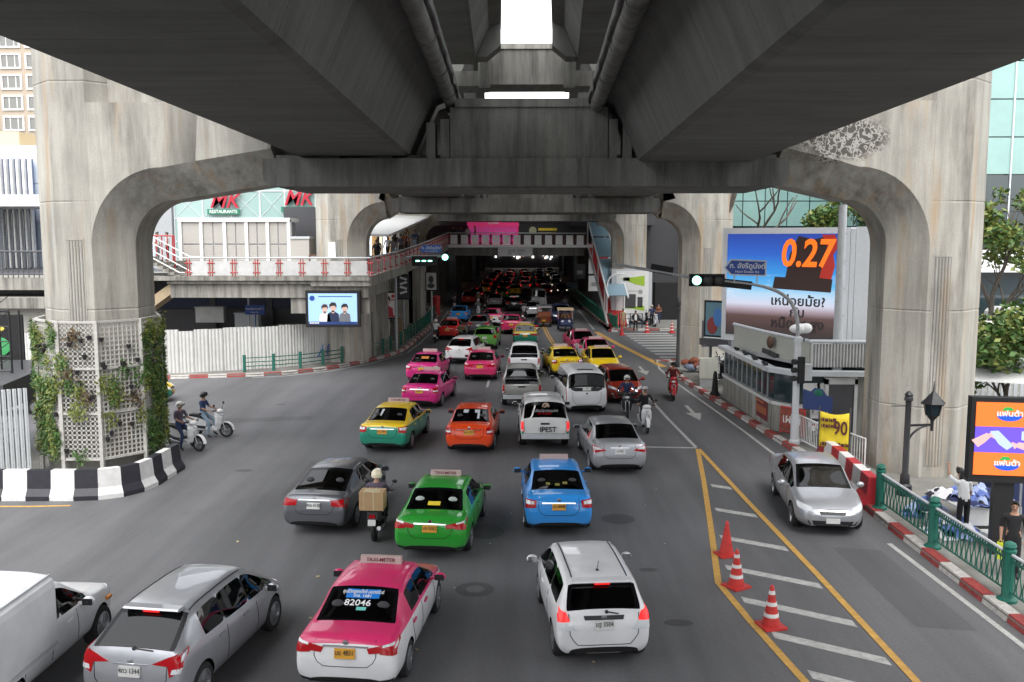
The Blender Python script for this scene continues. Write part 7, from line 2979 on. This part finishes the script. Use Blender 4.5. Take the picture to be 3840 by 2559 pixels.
roof_sign(o, 'corolla_new', .2, txt=False)
o = place('yaris', -2.85, 61.8, 3, 'lime green small hatchback in the middle lane', 'lime', plate='w')
o = place('corolla_old', -5.9, 67.5, 4, 'red taxi beside the helmeted rider by the left kerb', 'red', cat=T, name='taxi', plate='y')
roof_sign(o, 'corolla_old', .2, txt=False)
o = place('suv', -3.75, 71.0, 2, 'grey crossover ahead of the lime green hatchback', 'gunmetal', plate='w')
o = place('corolla_old', -6.15, 81.8, 2, 'blue taxi ahead of the red taxi near the left kerb', 'sky blue', cat=T, name='taxi', plate='y')
o = place('corolla_mid', -3.05, 78.4, 4, 'pink and white taxi partly hidden by the grey crossover', 'pink', 'white', cat=T, name='taxi', plate='y')
o = place('corolla_mid', -1.2, 71.8, 0, 'deep pink taxi alone in the middle lane', 'pink', cat=T, name='taxi', plate='y')
o = place('corolla_new', -.09, 63.6, 0, 'yellow over green taxi ahead of the white pickup', 'yellow', 'teal green', cat=T, name='taxi', plate='y')
roof_sign(o, 'corolla_new', .2, txt=False)
o = place('minibus', 1.34, 99.0, 0, 'silver white minibus at the mouth of the dark underpass', 'pearl', cat='van', name='minibus', plate='w')
o = place('suv', -1.28, 94.6, 0, 'black tall car beside the minibus', 'black', plate='w')
o = place('camry', -3.53, 100.2, 0, 'silver saloon far up the street by the underpass', 'silver', plate='w')
o = place('corolla_old', -6.64, 104.2, 0, 'far red taxi before the underpass by the left kerb', 'red', cat=T, name='taxi', plate='y')
o = place('pickup', 3.15, 79.8, 178, 'navy pickup facing the camera beside the blue tricycle taxi', 'navy', front=True, cat='pickup', name='pickup_truck', plate='w')
o = place('corolla_new', .62, 87.5, 2, 'white saloon between the minibus and the brown tricycle taxi', 'white', plate='w')
o = place('corolla_mid', -1.49, 120.9, 0, 'far yellow taxi in the dark underpass', 'yellow', cat=T, name='taxi', plate='y')

# the queue in the dark under the station: taillights and a few oncoming headlights
dk = [('gunmetal', 'suv'), ('silver', 'corolla_mid'), ('black', 'camry'), ('pink', 'corolla_mid'), ('yellow', 'corolla_old'), ('white', 'jazz'), ('navy', 'camry'), ('green', 'corolla_new'), ('red', 'yaris')]
hues = {'gunmetal': 'grey', 'silver': 'silver', 'black': 'black', 'pink': 'pink', 'yellow': 'yellow', 'white': 'white', 'navy': 'navy', 'green': 'green', 'red': 'red'}
lampR, lampW = glow('brake lamp lit', (1, .02, .015), .38), glow('headlamp lit', (1, .85, .6), .8)
qn = 0
for lane, xs in enumerate((-5.9, -3.1, -.3, 2.4, 4.7)):
    for r_ in range(6):
        if lane == 2 and r_ == 0:
            continue
        y = 112 + r_ * 13.5 + lane * 3.1 + rnd.uniform(-1.5, 1.5)
        if lane == 2 and y < 128:
            continue
        cn, kd = dk[(qn * 4 + lane) % len(dk)]
        qn += 1
        fr = lane == 4 or (lane == 3 and r_ % 2 == 0)
        o = place(kd, xs + rnd.uniform(-.3, .3), y, 180 if fr else 0, '%s car %s in the %s lane of the dark queue under the station' % (hues[cn], ('first', 'second', 'third', 'fourth', 'fifth', 'last')[r_], ('leftmost', 'second', 'third', 'fourth', 'rightmost')[lane]), cn, front=fr, plate='w', group='cars queuing in the dark')
        m = MB()
        yy = (KIND[kd]['L'] / 2 + .02) * (1 if fr else -1)
        for s in (-1, 1):
            m.ell((s * .62, yy, .86 if not fr else .66), (.07, .04, .045), 8, 5)
        m.build('lit_lamps', lampW if fr else lampR, o)

# ------------------------------------------------------------------ small truck, tricycle taxis, motorcycles, people
o = place('pickup', -8.77, 12.0, 0, 'white box bodied pickup truck cut by the left bottom corner', 'white', cat='truck', name='box_truck', plate='w')
m = MB()
pr = [(-.93, .72), (.93, .72), (.93, 1.78), (.9, 1.88), (.82, 1.95), (.5, 2.0), (0, 2.02), (-.5, 2.0), (-.82, 1.95), (-.9, 1.88), (-.93, 1.78)]
m.prism(pr, -2.65, .02, 'y')
m.build('box_body', PAINT['white'], o)
m = MB()
for s in (-1, 1):
    m.box((s * .935, -1.3, .8), (.03, 2.6, .05))
    m.box((s * .84, -1.3, 1.955), (.02, 2.66, .02))
m.build('box_trim', M['lgrey'], o)
m = MB()
for s in (-1, 1):
    m.box((s * .88, 2.0, .78), (.05, .16, .06))
m.build('indicator', M['amber'], o)

def scooter_parts(root, body, accent, box=False):
    ty, ri = SC['wheel']
    for y in (-.62, .64):
        w = put('wheel', ty, root, (0, y, .28))
        put('rim', ri, w)
    m = MB()
    m.prism([(-.9, .62), (-.86, .80), (-.5, .74), (-.1, .62), (-.12, .42), (-.5, .44)], -.13, .13, 'x')
    m.prism([(-.12, .28), (.34, .28), (.38, .36), (-.12, .4)], -.17, .17, 'x')
    m.build('body', body, root, smooth=True)
    m = MB()
    vs = []
    for z, y, w in ((.30, .36, .15), (.55, .42, .20), (.80, .42, .19), (.95, .36, .13)):
        vs += [(-w, y - .07, z), (0, y + .09, z), (w, y - .07, z), (w, y - .13, z), (0, y - .02, z), (-w, y - .13, z)]
    fs = []
    for k in range(3):
        for j in range(6):
            a, b_ = k * 6 + j, k * 6 + (j + 1) % 6
            fs.append((a, b_, b_ + 6, a + 6))
    fs += [(0, 1, 2, 3, 4, 5), (18, 19, 20, 21, 22, 23)]
    m.add(vs, fs)
    m.build('leg_shield', body, root)
    m = MB()
    m.prism([(-.84, .78), (-.8, .86), (-.45, .84), (-.12, .78), (-.1, .70), (-.5, .75)], -.13, .13, 'x')
    m.build('seat', M['matt_black'], root, smooth=True)
    m = MB()
    for k in range(7):
        a = PI * (.08 + .62 * k / 6)
        m.box((0, .64 + .31 * math.cos(a), .28 + .31 * math.sin(a)), (.13, .12, .02), rx=a - PI / 2)
    m.build('front_fender', body, root)
    m = MB()
    for s in (-1, 1):
        m.tube([(s * .075, .64, .28), (s * .075, .50, .72)], .024, 6)
    m.tube([(0, .5, .7), (0, .38, 1.0)], .03, 6)
    m.build('fork', M['grey'], root)
    m = MB()
    m.ell((0, .40, 1.0), (.17, .12, .09), 12, 8)
    m.build('headlamp_cover', body, root, smooth=True)
    m = MB()
    m.ell((0, .49, .86), (.09, .05, .06), 10, 6)
    m.build('headlight', M['clear_lens'], root, smooth=True)
    m = MB()
    m.tube([(-.34, .28, 1.05), (-.15, .37, 1.03), (.15, .37, 1.03), (.34, .28, 1.05)], .018, 6)
    for s in (-1, 1):
        m.tube([(s * .34, .28, 1.05), (s * .22, .335, 1.045)], .026, 6)
        m.tube([(s * .22, .36, 1.04), (s * .34, .36, 1.22)], .009, 5)
        m.ell((s * .36, .36, 1.26), (.07, .025, .05), 10, 6)
    m.build('handlebar', M['black'], root, smooth=True)
    m = MB()
    m.box((0, -.90, .70), (.16, .06, .07))
    m.build('taillight', M['tlamp'], root)
    m = MB()
    m.box((0, -.96, .56), (.19, .02, .15), rx=R(-14))
    m.build('number_plate', M['plate_white'], root)
    m = MB()
    m.tube([(.15, -.1, .27), (.17, -.5, .3), (.17, -.95, .42)], [.03, .05, .055], 8)
    m.build('exhaust', M['alloy'], root, smooth=True)
    m = MB()
    m.box((0, -.3, .36), (.2, .6, .22))
    m.tube([(-.1, -.62, .28), (-.1, -.2, .3)], .05, 6)
    m.build('engine', M['black'], root)
SC = {}
t_ = MB()
t_.lathe([(.2, -.045), (.27, -.045), (.285, -.02), (.285, .02), (.27, .045), (.2, .045), (.2, -.045)], 22, 0, axis='x')
q_ = MB()
q_.lathe([(.205, -.03), (.205, .03), (.185, .03), (.185, -.03), (.205, -.03)], 20, 0, axis='x')
for k in range(5):
    a = 2 * PI * k / 5
    q_.bar((0, .03 * math.cos(a), .03 * math.sin(a)), (0, .19 * math.cos(a), .19 * math.sin(a)), .03, .03)
q_.lathe([(.05, -.05), (.05, .05)], 10, 0, axis='x')
SC['wheel'] = (t_.mesh('wheel', M['rubber'], True), q_.mesh('rim', M['alloy'], True))
SB = plain('scooter body', (.5, .5, .5), .25)
sproto = thing('motorcycle', 'motorcycle', 'motorcycle')
scooter_parts(sproto, SB, SB)
SCOL = {'white': plain('white scooter plastic', (.72, .72, .73), .22), 'black': plain('black scooter plastic', (.015, .015, .017), .2), 'red': plain('red scooter plastic', (.42, .02, .025), .22), 'silver': plain('silver scooter plastic', (.4, .41, .43), .25), 'green': plain('dark green scooter plastic', (.02, .06, .045), .25)}
def bike(x, y, deg, col, label, group='motorcycles in traffic', z=0.004):
    o = dup(sproto, (x, y, z), -R(deg), label, group)
    recolor(o, {SB: SCOL[col]})
    return o

SKIN, SHIRT, TROUS, SHOE = plain('skin', (.36, .2, .13), .55), plain('shirt proto', (.5, .5, .5), .85), plain('trousers proto', (.1, .1, .1), .85), plain('shoe', (.02, .02, .022), .6)
HAIR = plain('hair', (.012, .01, .01), .5)
CL = {n: plain(n + ' cloth', c, .88, var=.15, scale=9) for n, c in {'white': (.7, .7, .71), 'black': (.013, .013, .015), 'navy': (.025, .045, .12), 'denim': (.22, .3, .38), 'plum': (.09, .07, .10), 'red': (.3, .03, .025), 'grey': (.2, .2, .22), 'rust': (.22, .07, .03), 'tan': (.4, .3, .18), 'blue': (.06, .12, .3), 'olive': (.13, .14, .07), 'darkred': (.11, .012, .012)}.items()}

def body_mesh(J, sleeves='short'):
    """one continuous figure grown from joints, then coloured by the limb each face lies on"""
    names = list(J)
    rad = {'pelvis': (.15, .115), 'waist': (.135, .1), 'chest': (.165, .11), 'neckb': (.075, .07), 'neck': (.052, .052), 'head': (.078, .092), 'crown': (.07, .085)}
    for s in 'LR':
        rad.update({'sh' + s: (.068, .066), 'el' + s: (.046, .046), 'wr' + s: (.031, .029), 'ha' + s: (.042, .022), 'hip' + s: (.092, .092), 'kn' + s: (.066, .066), 'an' + s: (.043, .045), 'toe' + s: (.042, .03)})
    E = [('pelvis', 'waist', 1), ('waist', 'chest', 1), ('chest', 'neckb', 1), ('neckb', 'neck', 0), ('neck', 'head', 0), ('head', 'crown', 0)]
    for s in 'LR':
        E += [('chest', 'sh' + s, 1), ('sh' + s, 'el' + s, 1), ('el' + s, 'wr' + s, 1 if sleeves == 'long' else 0), ('wr' + s, 'ha' + s, 0), ('pelvis', 'hip' + s, 2), ('hip' + s, 'kn' + s, 2), ('kn' + s, 'an' + s, 2), ('an' + s, 'toe' + s, 3)]
    me = bpy.data.meshes.new('figure')
    me.from_pydata([J[n] for n in names], [(names.index(a), names.index(b_)) for a, b_, _ in E], [])
    o = put('figure', me)
    o.modifiers.new('k', 'SKIN')
    for i, n in enumerate(names):
        sv = me.skin_vertices[0].data[i]
        sv.radius = rad[n]
        sv.use_root = n == 'pelvis'
    sb = o.modifiers.new('s', 'SUBSURF')
    sb.levels = sb.render_levels = 2
    fin = bpy.data.meshes.new_from_object(o.evaluated_get(bpy.context.evaluated_depsgraph_get()))
    bpy.data.objects.remove(o)
    mb = MB()
    mb.v = [tuple(v.co) for v in fin.vertices]
    segs = [(Vector(J[a]), Vector(J[b_]), k) for a, b_, k in E]
    for f in fin.polygons:
        c = f.center
        best, bk = 9, 1
        for a, b_, k in segs:
            d = b_ - a
            t = max(0, min(1, (c - a).dot(d) / d.length_squared))
            q = (c - a - d * t).length
            if q < best:
                best, bk = q, k
        mb.f.append(tuple(f.vertices))
        mb.m.append(bk)
    bpy.data.meshes.remove(fin)
    # fingers and a thumb on each hand, closing in the direction the forearm points down
    for s in 'LR':
        w, h = Vector(J['wr' + s]), Vector(J['ha' + s])
        d = (h - w).normalized()
        side = d.cross(Vector((0, 0, 1)))
        side = (side if side.length > .2 else Vector((1, 0, 0))).normalized()
        curl = side.cross(d).normalized()
        if curl.z > 0:
            curl = -curl
        for k in range(4):
            b_ = h + side * (.03 - .02 * k) + d * .012
            L = (.07, .078, .073, .058)[k]
            mb.tube([b_, b_ + d * L * .5 + curl * .01, b_ + d * L * .8 + curl * L * .45, b_ + d * L * .7 + curl * L * .8], [.0095, .009, .008, .0065], 6, 0)
        sg = 1 if s == 'L' else -1
        b_ = w.lerp(h, .55) + side * .034 * sg
        mb.tube([b_, b_ + side * .022 * sg + d * .03, b_ + side * .02 * sg + d * .055 + curl * .018], [.012, .0105, .008], 6, 0)
    # face
    hd = Vector(J['head'])
    up = (Vector(J['crown']) - Vector(J['neck'])).normalized()
    fw = Vector(J.get('look', (0, 1, 0)))
    fw = (fw - up * fw.dot(up)).normalized()
    rt = fw.cross(up)
    def at(x, y, z):
        return hd + rt * x + fw * y + up * z
    mb.tube([at(0, .088, .03), at(0, .105, -.005), at(0, .092, -.012)], [.009, .016, .01], 6, 0)
    for s in (-1, 1):
        mb.ell(at(s * .032, .085, .028), (.013, .010, .008), 8, 5, 4)
        mb.ell(at(s * .078, 0, .012), (.012, .02, .03), 8, 5, 0)
    mb.ell(at(0, .088, -.042), (.026, .008, .008), 8, 5, 5)
    return mb.mesh('body', [SKIN, SHIRT, TROUS, SHOE, HAIR, plain('lips', (.3, .1, .08), .5) if 'lips' not in bpy.data.materials else bpy.data.materials['lips']], True), hd, up, fw, rt

def joints(**k):
    J = {'pelvis': (0, 0, .93), 'waist': (0, 0, 1.08), 'chest': (0, -.005, 1.3), 'neckb': (0, -.01, 1.43), 'neck': (0, 0, 1.50), 'head': (0, .015, 1.60), 'crown': (0, .01, 1.68)}
    for s, x in (('L', -1), ('R', 1)):
        J.update({'sh' + s: (x * .19, -.01, 1.39), 'el' + s: (x * .235, -.03, 1.12), 'wr' + s: (x * .24, .05, .89), 'ha' + s: (x * .24, .075, .81), 'hip' + s: (x * .09, 0, .88), 'kn' + s: (x * .10, .02, .48), 'an' + s: (x * .105, -.02, .085), 'toe' + s: (x * .12, .13, .035)})
    J.update(k)
    return J
POSE = {
    'stand': joints(),
    'walk': joints(knL=(-.10, .16, .49), anL=(-.10, .24, .10), toeL=(-.11, .39, .06), knR=(.10, -.04, .49), anR=(.10, -.27, .13), toeR=(.11, -.14, .04), elL=(-.24, -.14, 1.13), wrL=(-.23, -.14, .90), haL=(-.23, -.12, .82), elR=(.24, .07, 1.12), wrR=(.22, .22, .95), haR=(.22, .27, .88)),
    'tend': joints(pelvis=(0, -.03, .93), waist=(0, .03, 1.08), chest=(0, .10, 1.29), neckb=(0, .14, 1.42), neck=(0, .17, 1.48), head=(0, .21, 1.57), crown=(0, .22, 1.65), shL=(-.19, .11, 1.38), shR=(.19, .11, 1.38), elL=(-.27, .24, 1.50), wrL=(-.22, .36, 1.68), haL=(-.20, .40, 1.75), elR=(.27, .14, 1.12), wrR=(.27, .22, .90), haR=(.27, .25, .82)),
    'hold': joints(elR=(.25, -.02, 1.12), wrR=(.20, .2, 1.08), haR=(.15, .27, 1.08), elL=(-.25, -.02, 1.12), wrL=(-.20, .2, 1.08), haL=(-.12, .27, 1.1)),
    'ride': joints(pelvis=(0, -.32, .90), waist=(0, -.30, 1.05), chest=(0, -.26, 1.26), neckb=(0, -.24, 1.38), neck=(0, -.22, 1.45), head=(0, -.20, 1.55), crown=(0, -.205, 1.63), shL=(-.19, -.25, 1.35), shR=(.19, -.25, 1.35), elL=(-.30, -.08, 1.14), elR=(.30, -.08, 1.14), wrL=(-.31, .17, 1.07), wrR=(.31, .17, 1.07), haL=(-.30, .24, 1.06), haR=(.30, .24, 1.06),
                 hipL=(-.10, -.28, .88), hipR=(.10, -.28, .88), knL=(-.17, .12, .80), knR=(.17, .12, .80), anL=(-.17, .10, .42), anR=(.17, .10, .42), toeL=(-.17, .26, .39), toeR=(.17, .26, .39)),
    'halt': joints(pelvis=(0, -.32, .90), waist=(0, -.31, 1.05), chest=(0, -.29, 1.26), neckb=(0, -.28, 1.39), neck=(0, -.27, 1.46), head=(0, -.25, 1.56), crown=(0, -.255, 1.64), shL=(-.19, -.29, 1.36), shR=(.19, -.29, 1.36), elL=(-.27, -.2, 1.12), elR=(.27, -.2, 1.12), wrL=(-.27, .04, 1.06), wrR=(.27, .04, 1.06), haL=(-.27, .12, 1.05), haR=(.27, .12, 1.05),
                 hipL=(-.10, -.28, .88), hipR=(.10, -.28, .88), knL=(-.20, .05, .58), knR=(.20, .05, .58), anL=(-.25, .0, .10), anR=(.25, .0, .10), toeL=(-.26, .15, .045), toeR=(.26, .15, .045)),
}
BODY = {}
def person(pose, x, y, deg, shirt, trousers, label, z=0.0, hair='short', helmet=None, sleeves='short', group=None, scale=1.0, items=()):
    key = (pose, sleeves)
    if key not in BODY:
        BODY[key] = body_mesh(POSE[pose], sleeves)
    me, hd, up, fw, rt = BODY[key]
    t = thing('person', label, 'person', (x, y, z), -R(deg), group)
    t.scale = (scale,) * 3
    b_ = put('body', me, t)
    for s in b_.material_slots:
        r_ = {SHIRT: CL[shirt], TROUS: CL[trousers]}.get(s.material)
        if r_:
            s.link = 'OBJECT'
            s.material = r_
    def dome(r, c, lo, mat, nm, back=False):
        m = MB()
        vs, fs = [], []
        n, k = 14, 7
        for i in range(k + 1):
            ph = lerp(0, lo, i / k)
            for j in range(n):
                a = 2 * PI * j / n
                d = up * math.cos(ph) + (rt * math.cos(a) + fw * math.sin(a)) * math.sin(ph)
                cut = max(0, (d.dot(fw) - .35)) * (1 if not back else .3) if i > 3 else 0
                p = c + Vector((d.x * r[0], d.y * r[1], d.z * r[2])) + up * cut * .16
                vs.append(p)
        for i in range(k):
            for j in range(n):
                a, q = i * n + j, i * n + (j + 1) % n
                fs.append((a, q, q + n, a + n))
        m.add(vs, fs)
        return m.build(nm, mat, t, smooth=True)
    c = hd + up * .03 - fw * .008
    if helmet:
        h = dome((.138, .15, .145), c, 2.1, helmet, 'helmet')
        m = MB()
        for k in range(7):
            a = R(lerp(-65, 65, k / 6))
            p = c + (rt * math.sin(a) + fw * math.cos(a)) * .148 + up * .03
            m.box(p, (.05, .05, .022))
        m.build('visor', M['black'], h)
    elif hair == 'long':
        dome((.092, .106, .104), c, 2.0, HAIR, 'hair')
        m = MB()
        m.ell(c - fw * .07 - up * .13, (.085, .05, .17), 12, 8)
        m.build('long_hair', HAIR, t, smooth=True)
    else:
        dome((.089, .103, .1), c, 1.75, HAIR, 'hair')
    for nm, shp, mt in items:
        m = MB()
        shp(m)
        m.build(nm, mt, t)
    return t
HW, HB = plain('white helmet', (.75, .73, .68), .2), plain('black helmet', (.015, .015, .017), .2)
HR_ = plain('silver red helmet', (.5, .45, .46), .2)
def ride(x, y, deg, col, shirt, trousers, blab, plab, helmet=HW, pose='ride', z=0.004, sleeves='long'):
    bike(x, y, deg, col, blab, z=z)
    return person(pose, x, y, deg, shirt, trousers, plab, z, helmet=helmet, sleeves=sleeves)
ride(-3.78, 22.75, 1, 'black', 'plum', 'black', 'black motorcycle carrying a cardboard box between dark grey saloon and green taxi', 'rider in cream helmet behind a cardboard box', plain('cream helmet', (.72, .66, .5), .3))
bx = thing('cardboard_box', 'large brown cardboard box strapped on the motorcycle seat', 'box', (-3.80, 22.05, .86), -R(3))
m = MB()
m.b(-.30, -.22, 0, .30, .2, .46)
m.build('box', plain('cardboard', (.42, .27, .14), .8, var=.12), bx)
m = MB()
m.b(.04, -.224, 0, .075, .204, .464)
m.b(-.19, -.224, 0, -.175, -.21, .46)
m.b(-.2, -.2, .458, .2, .1, .466)
m.build('tape', plain('tape', (.5, .42, .26), .4), bx)
ride(4.30, 38.6, 184, 'black', 'navy', 'black', 'black motorcycle facing the camera before the copper red hatchback', 'rider in white helmet and navy jacket facing the camera', HW)
ride(4.70, 35.6, 180, 'white', 'black', 'black', 'white scooter facing the camera behind the silver saloon', 'rider in patterned helmet and black jacket facing the camera', HR_)
ride(6.95, 42.9, 186, 'red', 'darkred', 'black', 'red and white scooter coming along the right kerb lane', 'rider in black helmet and dark red jacket by the right kerb', HB)
ride(-12.2, 32.0, 118, 'white', 'plum', 'navy', 'white motorcycle half hidden by the ivy planter', 'rider in white helmet with feet down beside the ivy planter', HW, 'halt', sleeves='short')
ride(-12.05, 34.15, 100, 'white', 'navy', 'denim', 'white scooter standing clear of the planter, farther of the pair', 'rider in navy shirt and pale jeans with feet down', HB, 'halt', sleeves='short')
ride(-6.62, 66.6, 2, 'black', 'white', 'black', 'black motorcycle beside the red taxi at the left kerb', 'rider in white shirt and helmet beside the red taxi', HW, sleeves='short')
ride(.78, 72.2, 0, 'red', 'black', 'navy', 'red motorcycle behind the brown tricycle taxi', 'rider in black jacket behind the brown tricycle taxi', HB)
ride(-.2, 83.5, 8, 'black', 'grey', 'black', 'black motorcycle beside the black tall car', 'rider in grey jacket beside the black tall car', HB)
ride(-4.7, 88.5, 175, 'white', 'grey', 'black', 'white motorcycle facing the camera between blue taxi and silver saloon', 'rider in grey facing the camera near the blue taxi', HW)
ride(-8.05, 103, 2, 'black', 'rust', 'black', 'dark motorcycle left of the far red taxi', 'rider in rust shirt left of the far red taxi', HB)
ride(-5.3, 101, 0, 'silver', 'tan', 'black', 'silver motorcycle right of the far red taxi', 'rider in tan shirt right of the far red taxi', HW)
ride(-4.55, 64.6, 20, 'black', 'olive', 'black', 'dark motorcycle between the red taxi and the lime hatchback', 'rider in olive shirt between the red taxi and lime hatchback', HB)
ride(-4.4, 97, 0, 'black', 'black', 'black', 'black motorcycle filtering beside the far silver saloon', 'rider in black beside the far silver saloon', HB)
ride(-.1, 104, 0, 'black', 'navy', 'black', 'black motorcycle between the two far lanes before the underpass', 'rider in navy between the two far lanes', HB)
ride(3.9, 93, 182, 'black', 'grey', 'navy', 'dark motorcycle coming out of the underpass', 'rider in grey coming out of the underpass', HB)
ride(-7.6, 97, 0, 'silver', 'plum', 'black', 'silver motorcycle hugging the left kerb before the underpass', 'rider in plum shirt hugging the left kerb', HB)
bike(-9.4, 86, 60, 'white', 'white scooter parked behind the left railing under the ramp', 'parked motorcycles', .13)
bike(-10.1, 88.5, 60, 'black', 'black scooter parked behind the left railing under the ramp', 'parked motorcycles', .13)
bike(11.0, 77.7, 190, 'silver', 'silver scooter parked in the side street by two men', 'parked motorcycles', .13)
bike(10.0, 79.0, 100, 'black', 'black motorcycle at the corner of the advert column', 'parked motorcycles', .13)
for k, (x, y, c, a) in enumerate(((9.9, 47.2, 'black', 70), (10.0, 48.1, 'white', 66), (10.1, 49.0, 'silver', 72), (9.8, 46.3, 'black', 60))):
    bike(x, y, a, c, ('black scooter parked behind the utility cabinet, second in the row', 'white scooter parked in the row by the second right pier', 'silver scooter parked last in the row by the second right pier', 'black scooter parked nearest the utility cabinet')[k], 'parked motorcycles', .13)
bike(10.75, 33.55, 25, 'white', 'white scooter parked behind the signal mast and red board', 'parked motorcycles', .13)

def tuk(x, y, deg, col, label):
    t = thing('tricycle_taxi', label, 'tricycle taxi', (x, y, .004), -R(deg))
    c = PAINT[col]
    m = MB()
    m.prism([(-1.2, .42), (-1.25, .95), (-1.1, 1.05), (-.2, .95), (-.15, .5), (.5, .42), (.5, .36), (-1.15, .36)], -.6, .6, 'x')
    m.build('tub', c, t)
    m = MB()
    m.prism([(.5, .4), (.62, 1.0), (.95, .95), (1.25, .6), (1.2, .45)], -.42, .42, 'x')
    m.build('cowl', c, t)
    m = MB()
    m.prism([(-1.3, 1.68), (-1.2, 1.82), (.6, 1.86), (.75, 1.72)], -.66, .66, 'x')
    m.build('roof', M['dgrey'] if col == 'brown' else CL['tan'], t)
    m = MB()
    for s in (-1, 1):
        for yy in (-1.15, -.2, .6):
            m.tube([(s * .58, yy, .9), (s * .58, yy, 1.72)], .025, 6)
    m.build('roof_post', M['chrome'], t)
    m = MB()
    m.b(-.55, -.9, .5, .55, -.4, .8)
    m.b(-.55, -1.1, .8, .55, -.92, 1.35)
    m.b(-.3, .0, .5, .3, .35, .78)
    m.build('bench', CL['rust'], t)
    for xx, yy in ((-.56, -.75), (.56, -.75), (0, 1.0)):
        q = MB()
        q.lathe([(.14, -.07), (.25, -.07), (.27, 0), (.25, .07), (.14, .07)], 18, 0, axis='x')
        q.build('wheel', M['rubber'], t, (xx, yy, .27))
    for s in (-1, 1):
        q = MB()
        q.ell((s * .28, 1.15, .85), (.1, .06, .1), 10, 6)
        q.build('headlight', M['clear_lens'], t, smooth=True)
        q = MB()
        q.box((s * .45, -1.26, .72), (.16, .03, .1))
        q.build('taillight', M['tlamp'], t)
    m = MB()
    m.box((0, -1.27, .6), (.3, .02, .14))
    m.build('number_plate', M['plate_yellow'], t)
    return t
tuk(1.5, 79.0, 0, 'brown', 'brown tricycle taxi seen from behind under its dark roof')
tuk(3.2, 75.2, 180, 'navy', 'navy tricycle taxi with tan roof facing the camera')
person('ride', 3.2, 75.5, 180, 'tan', 'navy', 'driver in tan shirt inside the navy tricycle taxi', .0)

def bag(m):
    m.b(.19, .05, .42, .31, .13, .78)
    m.tube([(.2, .09, .78), (.24, .09, .86), (.3, .09, .78)], .008, 5)
person('tend', 10.88, 22.3, -8, 'white', 'black', 'woman in white T shirt and black trousers seen from behind at the clothes stall', .13, hair='long')
person('stand', 10.62, 19.5, 205, 'black', 'black', 'man in black shirt holding a bright yellow bag at the right edge', .13, items=(('bag', bag, plain('lime bag', (.55, .62, .03), .6)),))
person('hold', 12.7, 23.9, 200, 'navy', 'black', 'dim vendor in navy standing behind the orange advert screen', .13)
person('walk', 8.8, 73.6, 180, 'black', 'black', 'woman in dark jacket over white top stepping onto the zebra crossing', .05, hair='long', sleeves='long', items=(('blouse', lambda m: m.prism([(-.09, .95), (.09, .95), (.10, 1.35), (.04, 1.42), (-.04, 1.42), (-.10, 1.35)], .105, .122, 'y'), CL['white']),))
person('stand', 7.9, 74.6, 170, 'tan', 'tan', 'man in tan uniform at the kerb left of the zebra crossing', .13)
person('stand', 10.35, 80.4, 160, 'grey', 'black', 'man in grey top standing by the advert column', .13)
person('hold', 11.6, 80.2, 200, 'rust', 'navy', 'man in rust shirt with folded hands beside the silver scooter', .13)
person('stand', 10.75, 78.5, 185, 'navy', 'black', 'motorcyclist in white helmet standing beside the silver scooter', .13, helmet=HW)
person('walk', 13.6, 93, 180, 'black', 'black', 'dark figure walking far down the side street, left of two', .13)
person('walk', 14.6, 94, 200, 'navy', 'black', 'dark figure walking far down the side street, right of two', .13)
person('walk', -11.0, 66.0, 170, 'white', 'denim', 'pedestrian in white beside the poster of a man', .13)
person('walk', -10.5, 65.2, 190, 'grey', 'black', 'pedestrian in grey shirt and black trousers beside the poster of a man', .13, hair='long')
person('walk', -10.4, 67.5, 10, 'black', 'black', 'pedestrian in black walking away under the ramp', .13)
person('stand', -22.2, 54.9, 100, 'white', 'grey', 'person in white on the skywalk stair landing, left of two', 6.2)
person('stand', -21.7, 55.2, 260, 'white', 'black', 'person in white on the skywalk stair landing, right of two', 6.2)
cw = random.Random(9)
wh = [('black', 'black'), ('navy', 'black'), ('grey', 'denim'), ('white', 'black'), ('plum', 'black'), ('black', 'denim'), ('rust', 'black'), ('grey', 'black'), ('navy', 'denim'), ('black', 'navy'), ('tan', 'black'), ('white', 'navy')]
for k, (a, b_) in enumerate(wh):
    y = 59.5 + 1.95 * k
    z = interp([(51, 5.42), (60, 5.75), (72, 6.35), (86, 7.05)], y)
    person(('walk', 'stand', 'hold')[k % 3], cw.uniform(-10.3, -9.1), y, cw.choice((0, 180, 20, 200)), a, b_, 'pedestrian in %s top and %s trousers on the skywalk ramp' % (a, b_), z, hair=('short', 'long')[k % 2])
for k in range(4):
    person('stand', -7.0 + .7 * k, 87.6, 90 * k, ('black', 'navy', 'white', 'rust')[k], 'black', 'person in %s by the pink kiosk on the footbridge' % ('black', 'navy', 'white', 'rust')[k], 7.0)

# a taxi half hidden behind the planter and two more beyond it at the left edge
o = place('corolla_mid', -16.5, 42.0, 78, 'yellow over green taxi peeping out from behind the ivy planter', 'yellow', 'teal green', front=True, cat=T, name='taxi', plate='y')
o = place('corolla_mid', -24.8, 38.6, 80, 'pink taxi behind the scaffold at the left edge', 'pink', 'white', cat=T, name='taxi', plate='y')
for q in tree_of(sproto):
    bpy.data.objects.remove(q)

# the prototypes the copies were made from are not part of the place
for P in KIND.values():
    for q in tree_of(P['root']):
        bpy.data.objects.remove(q)
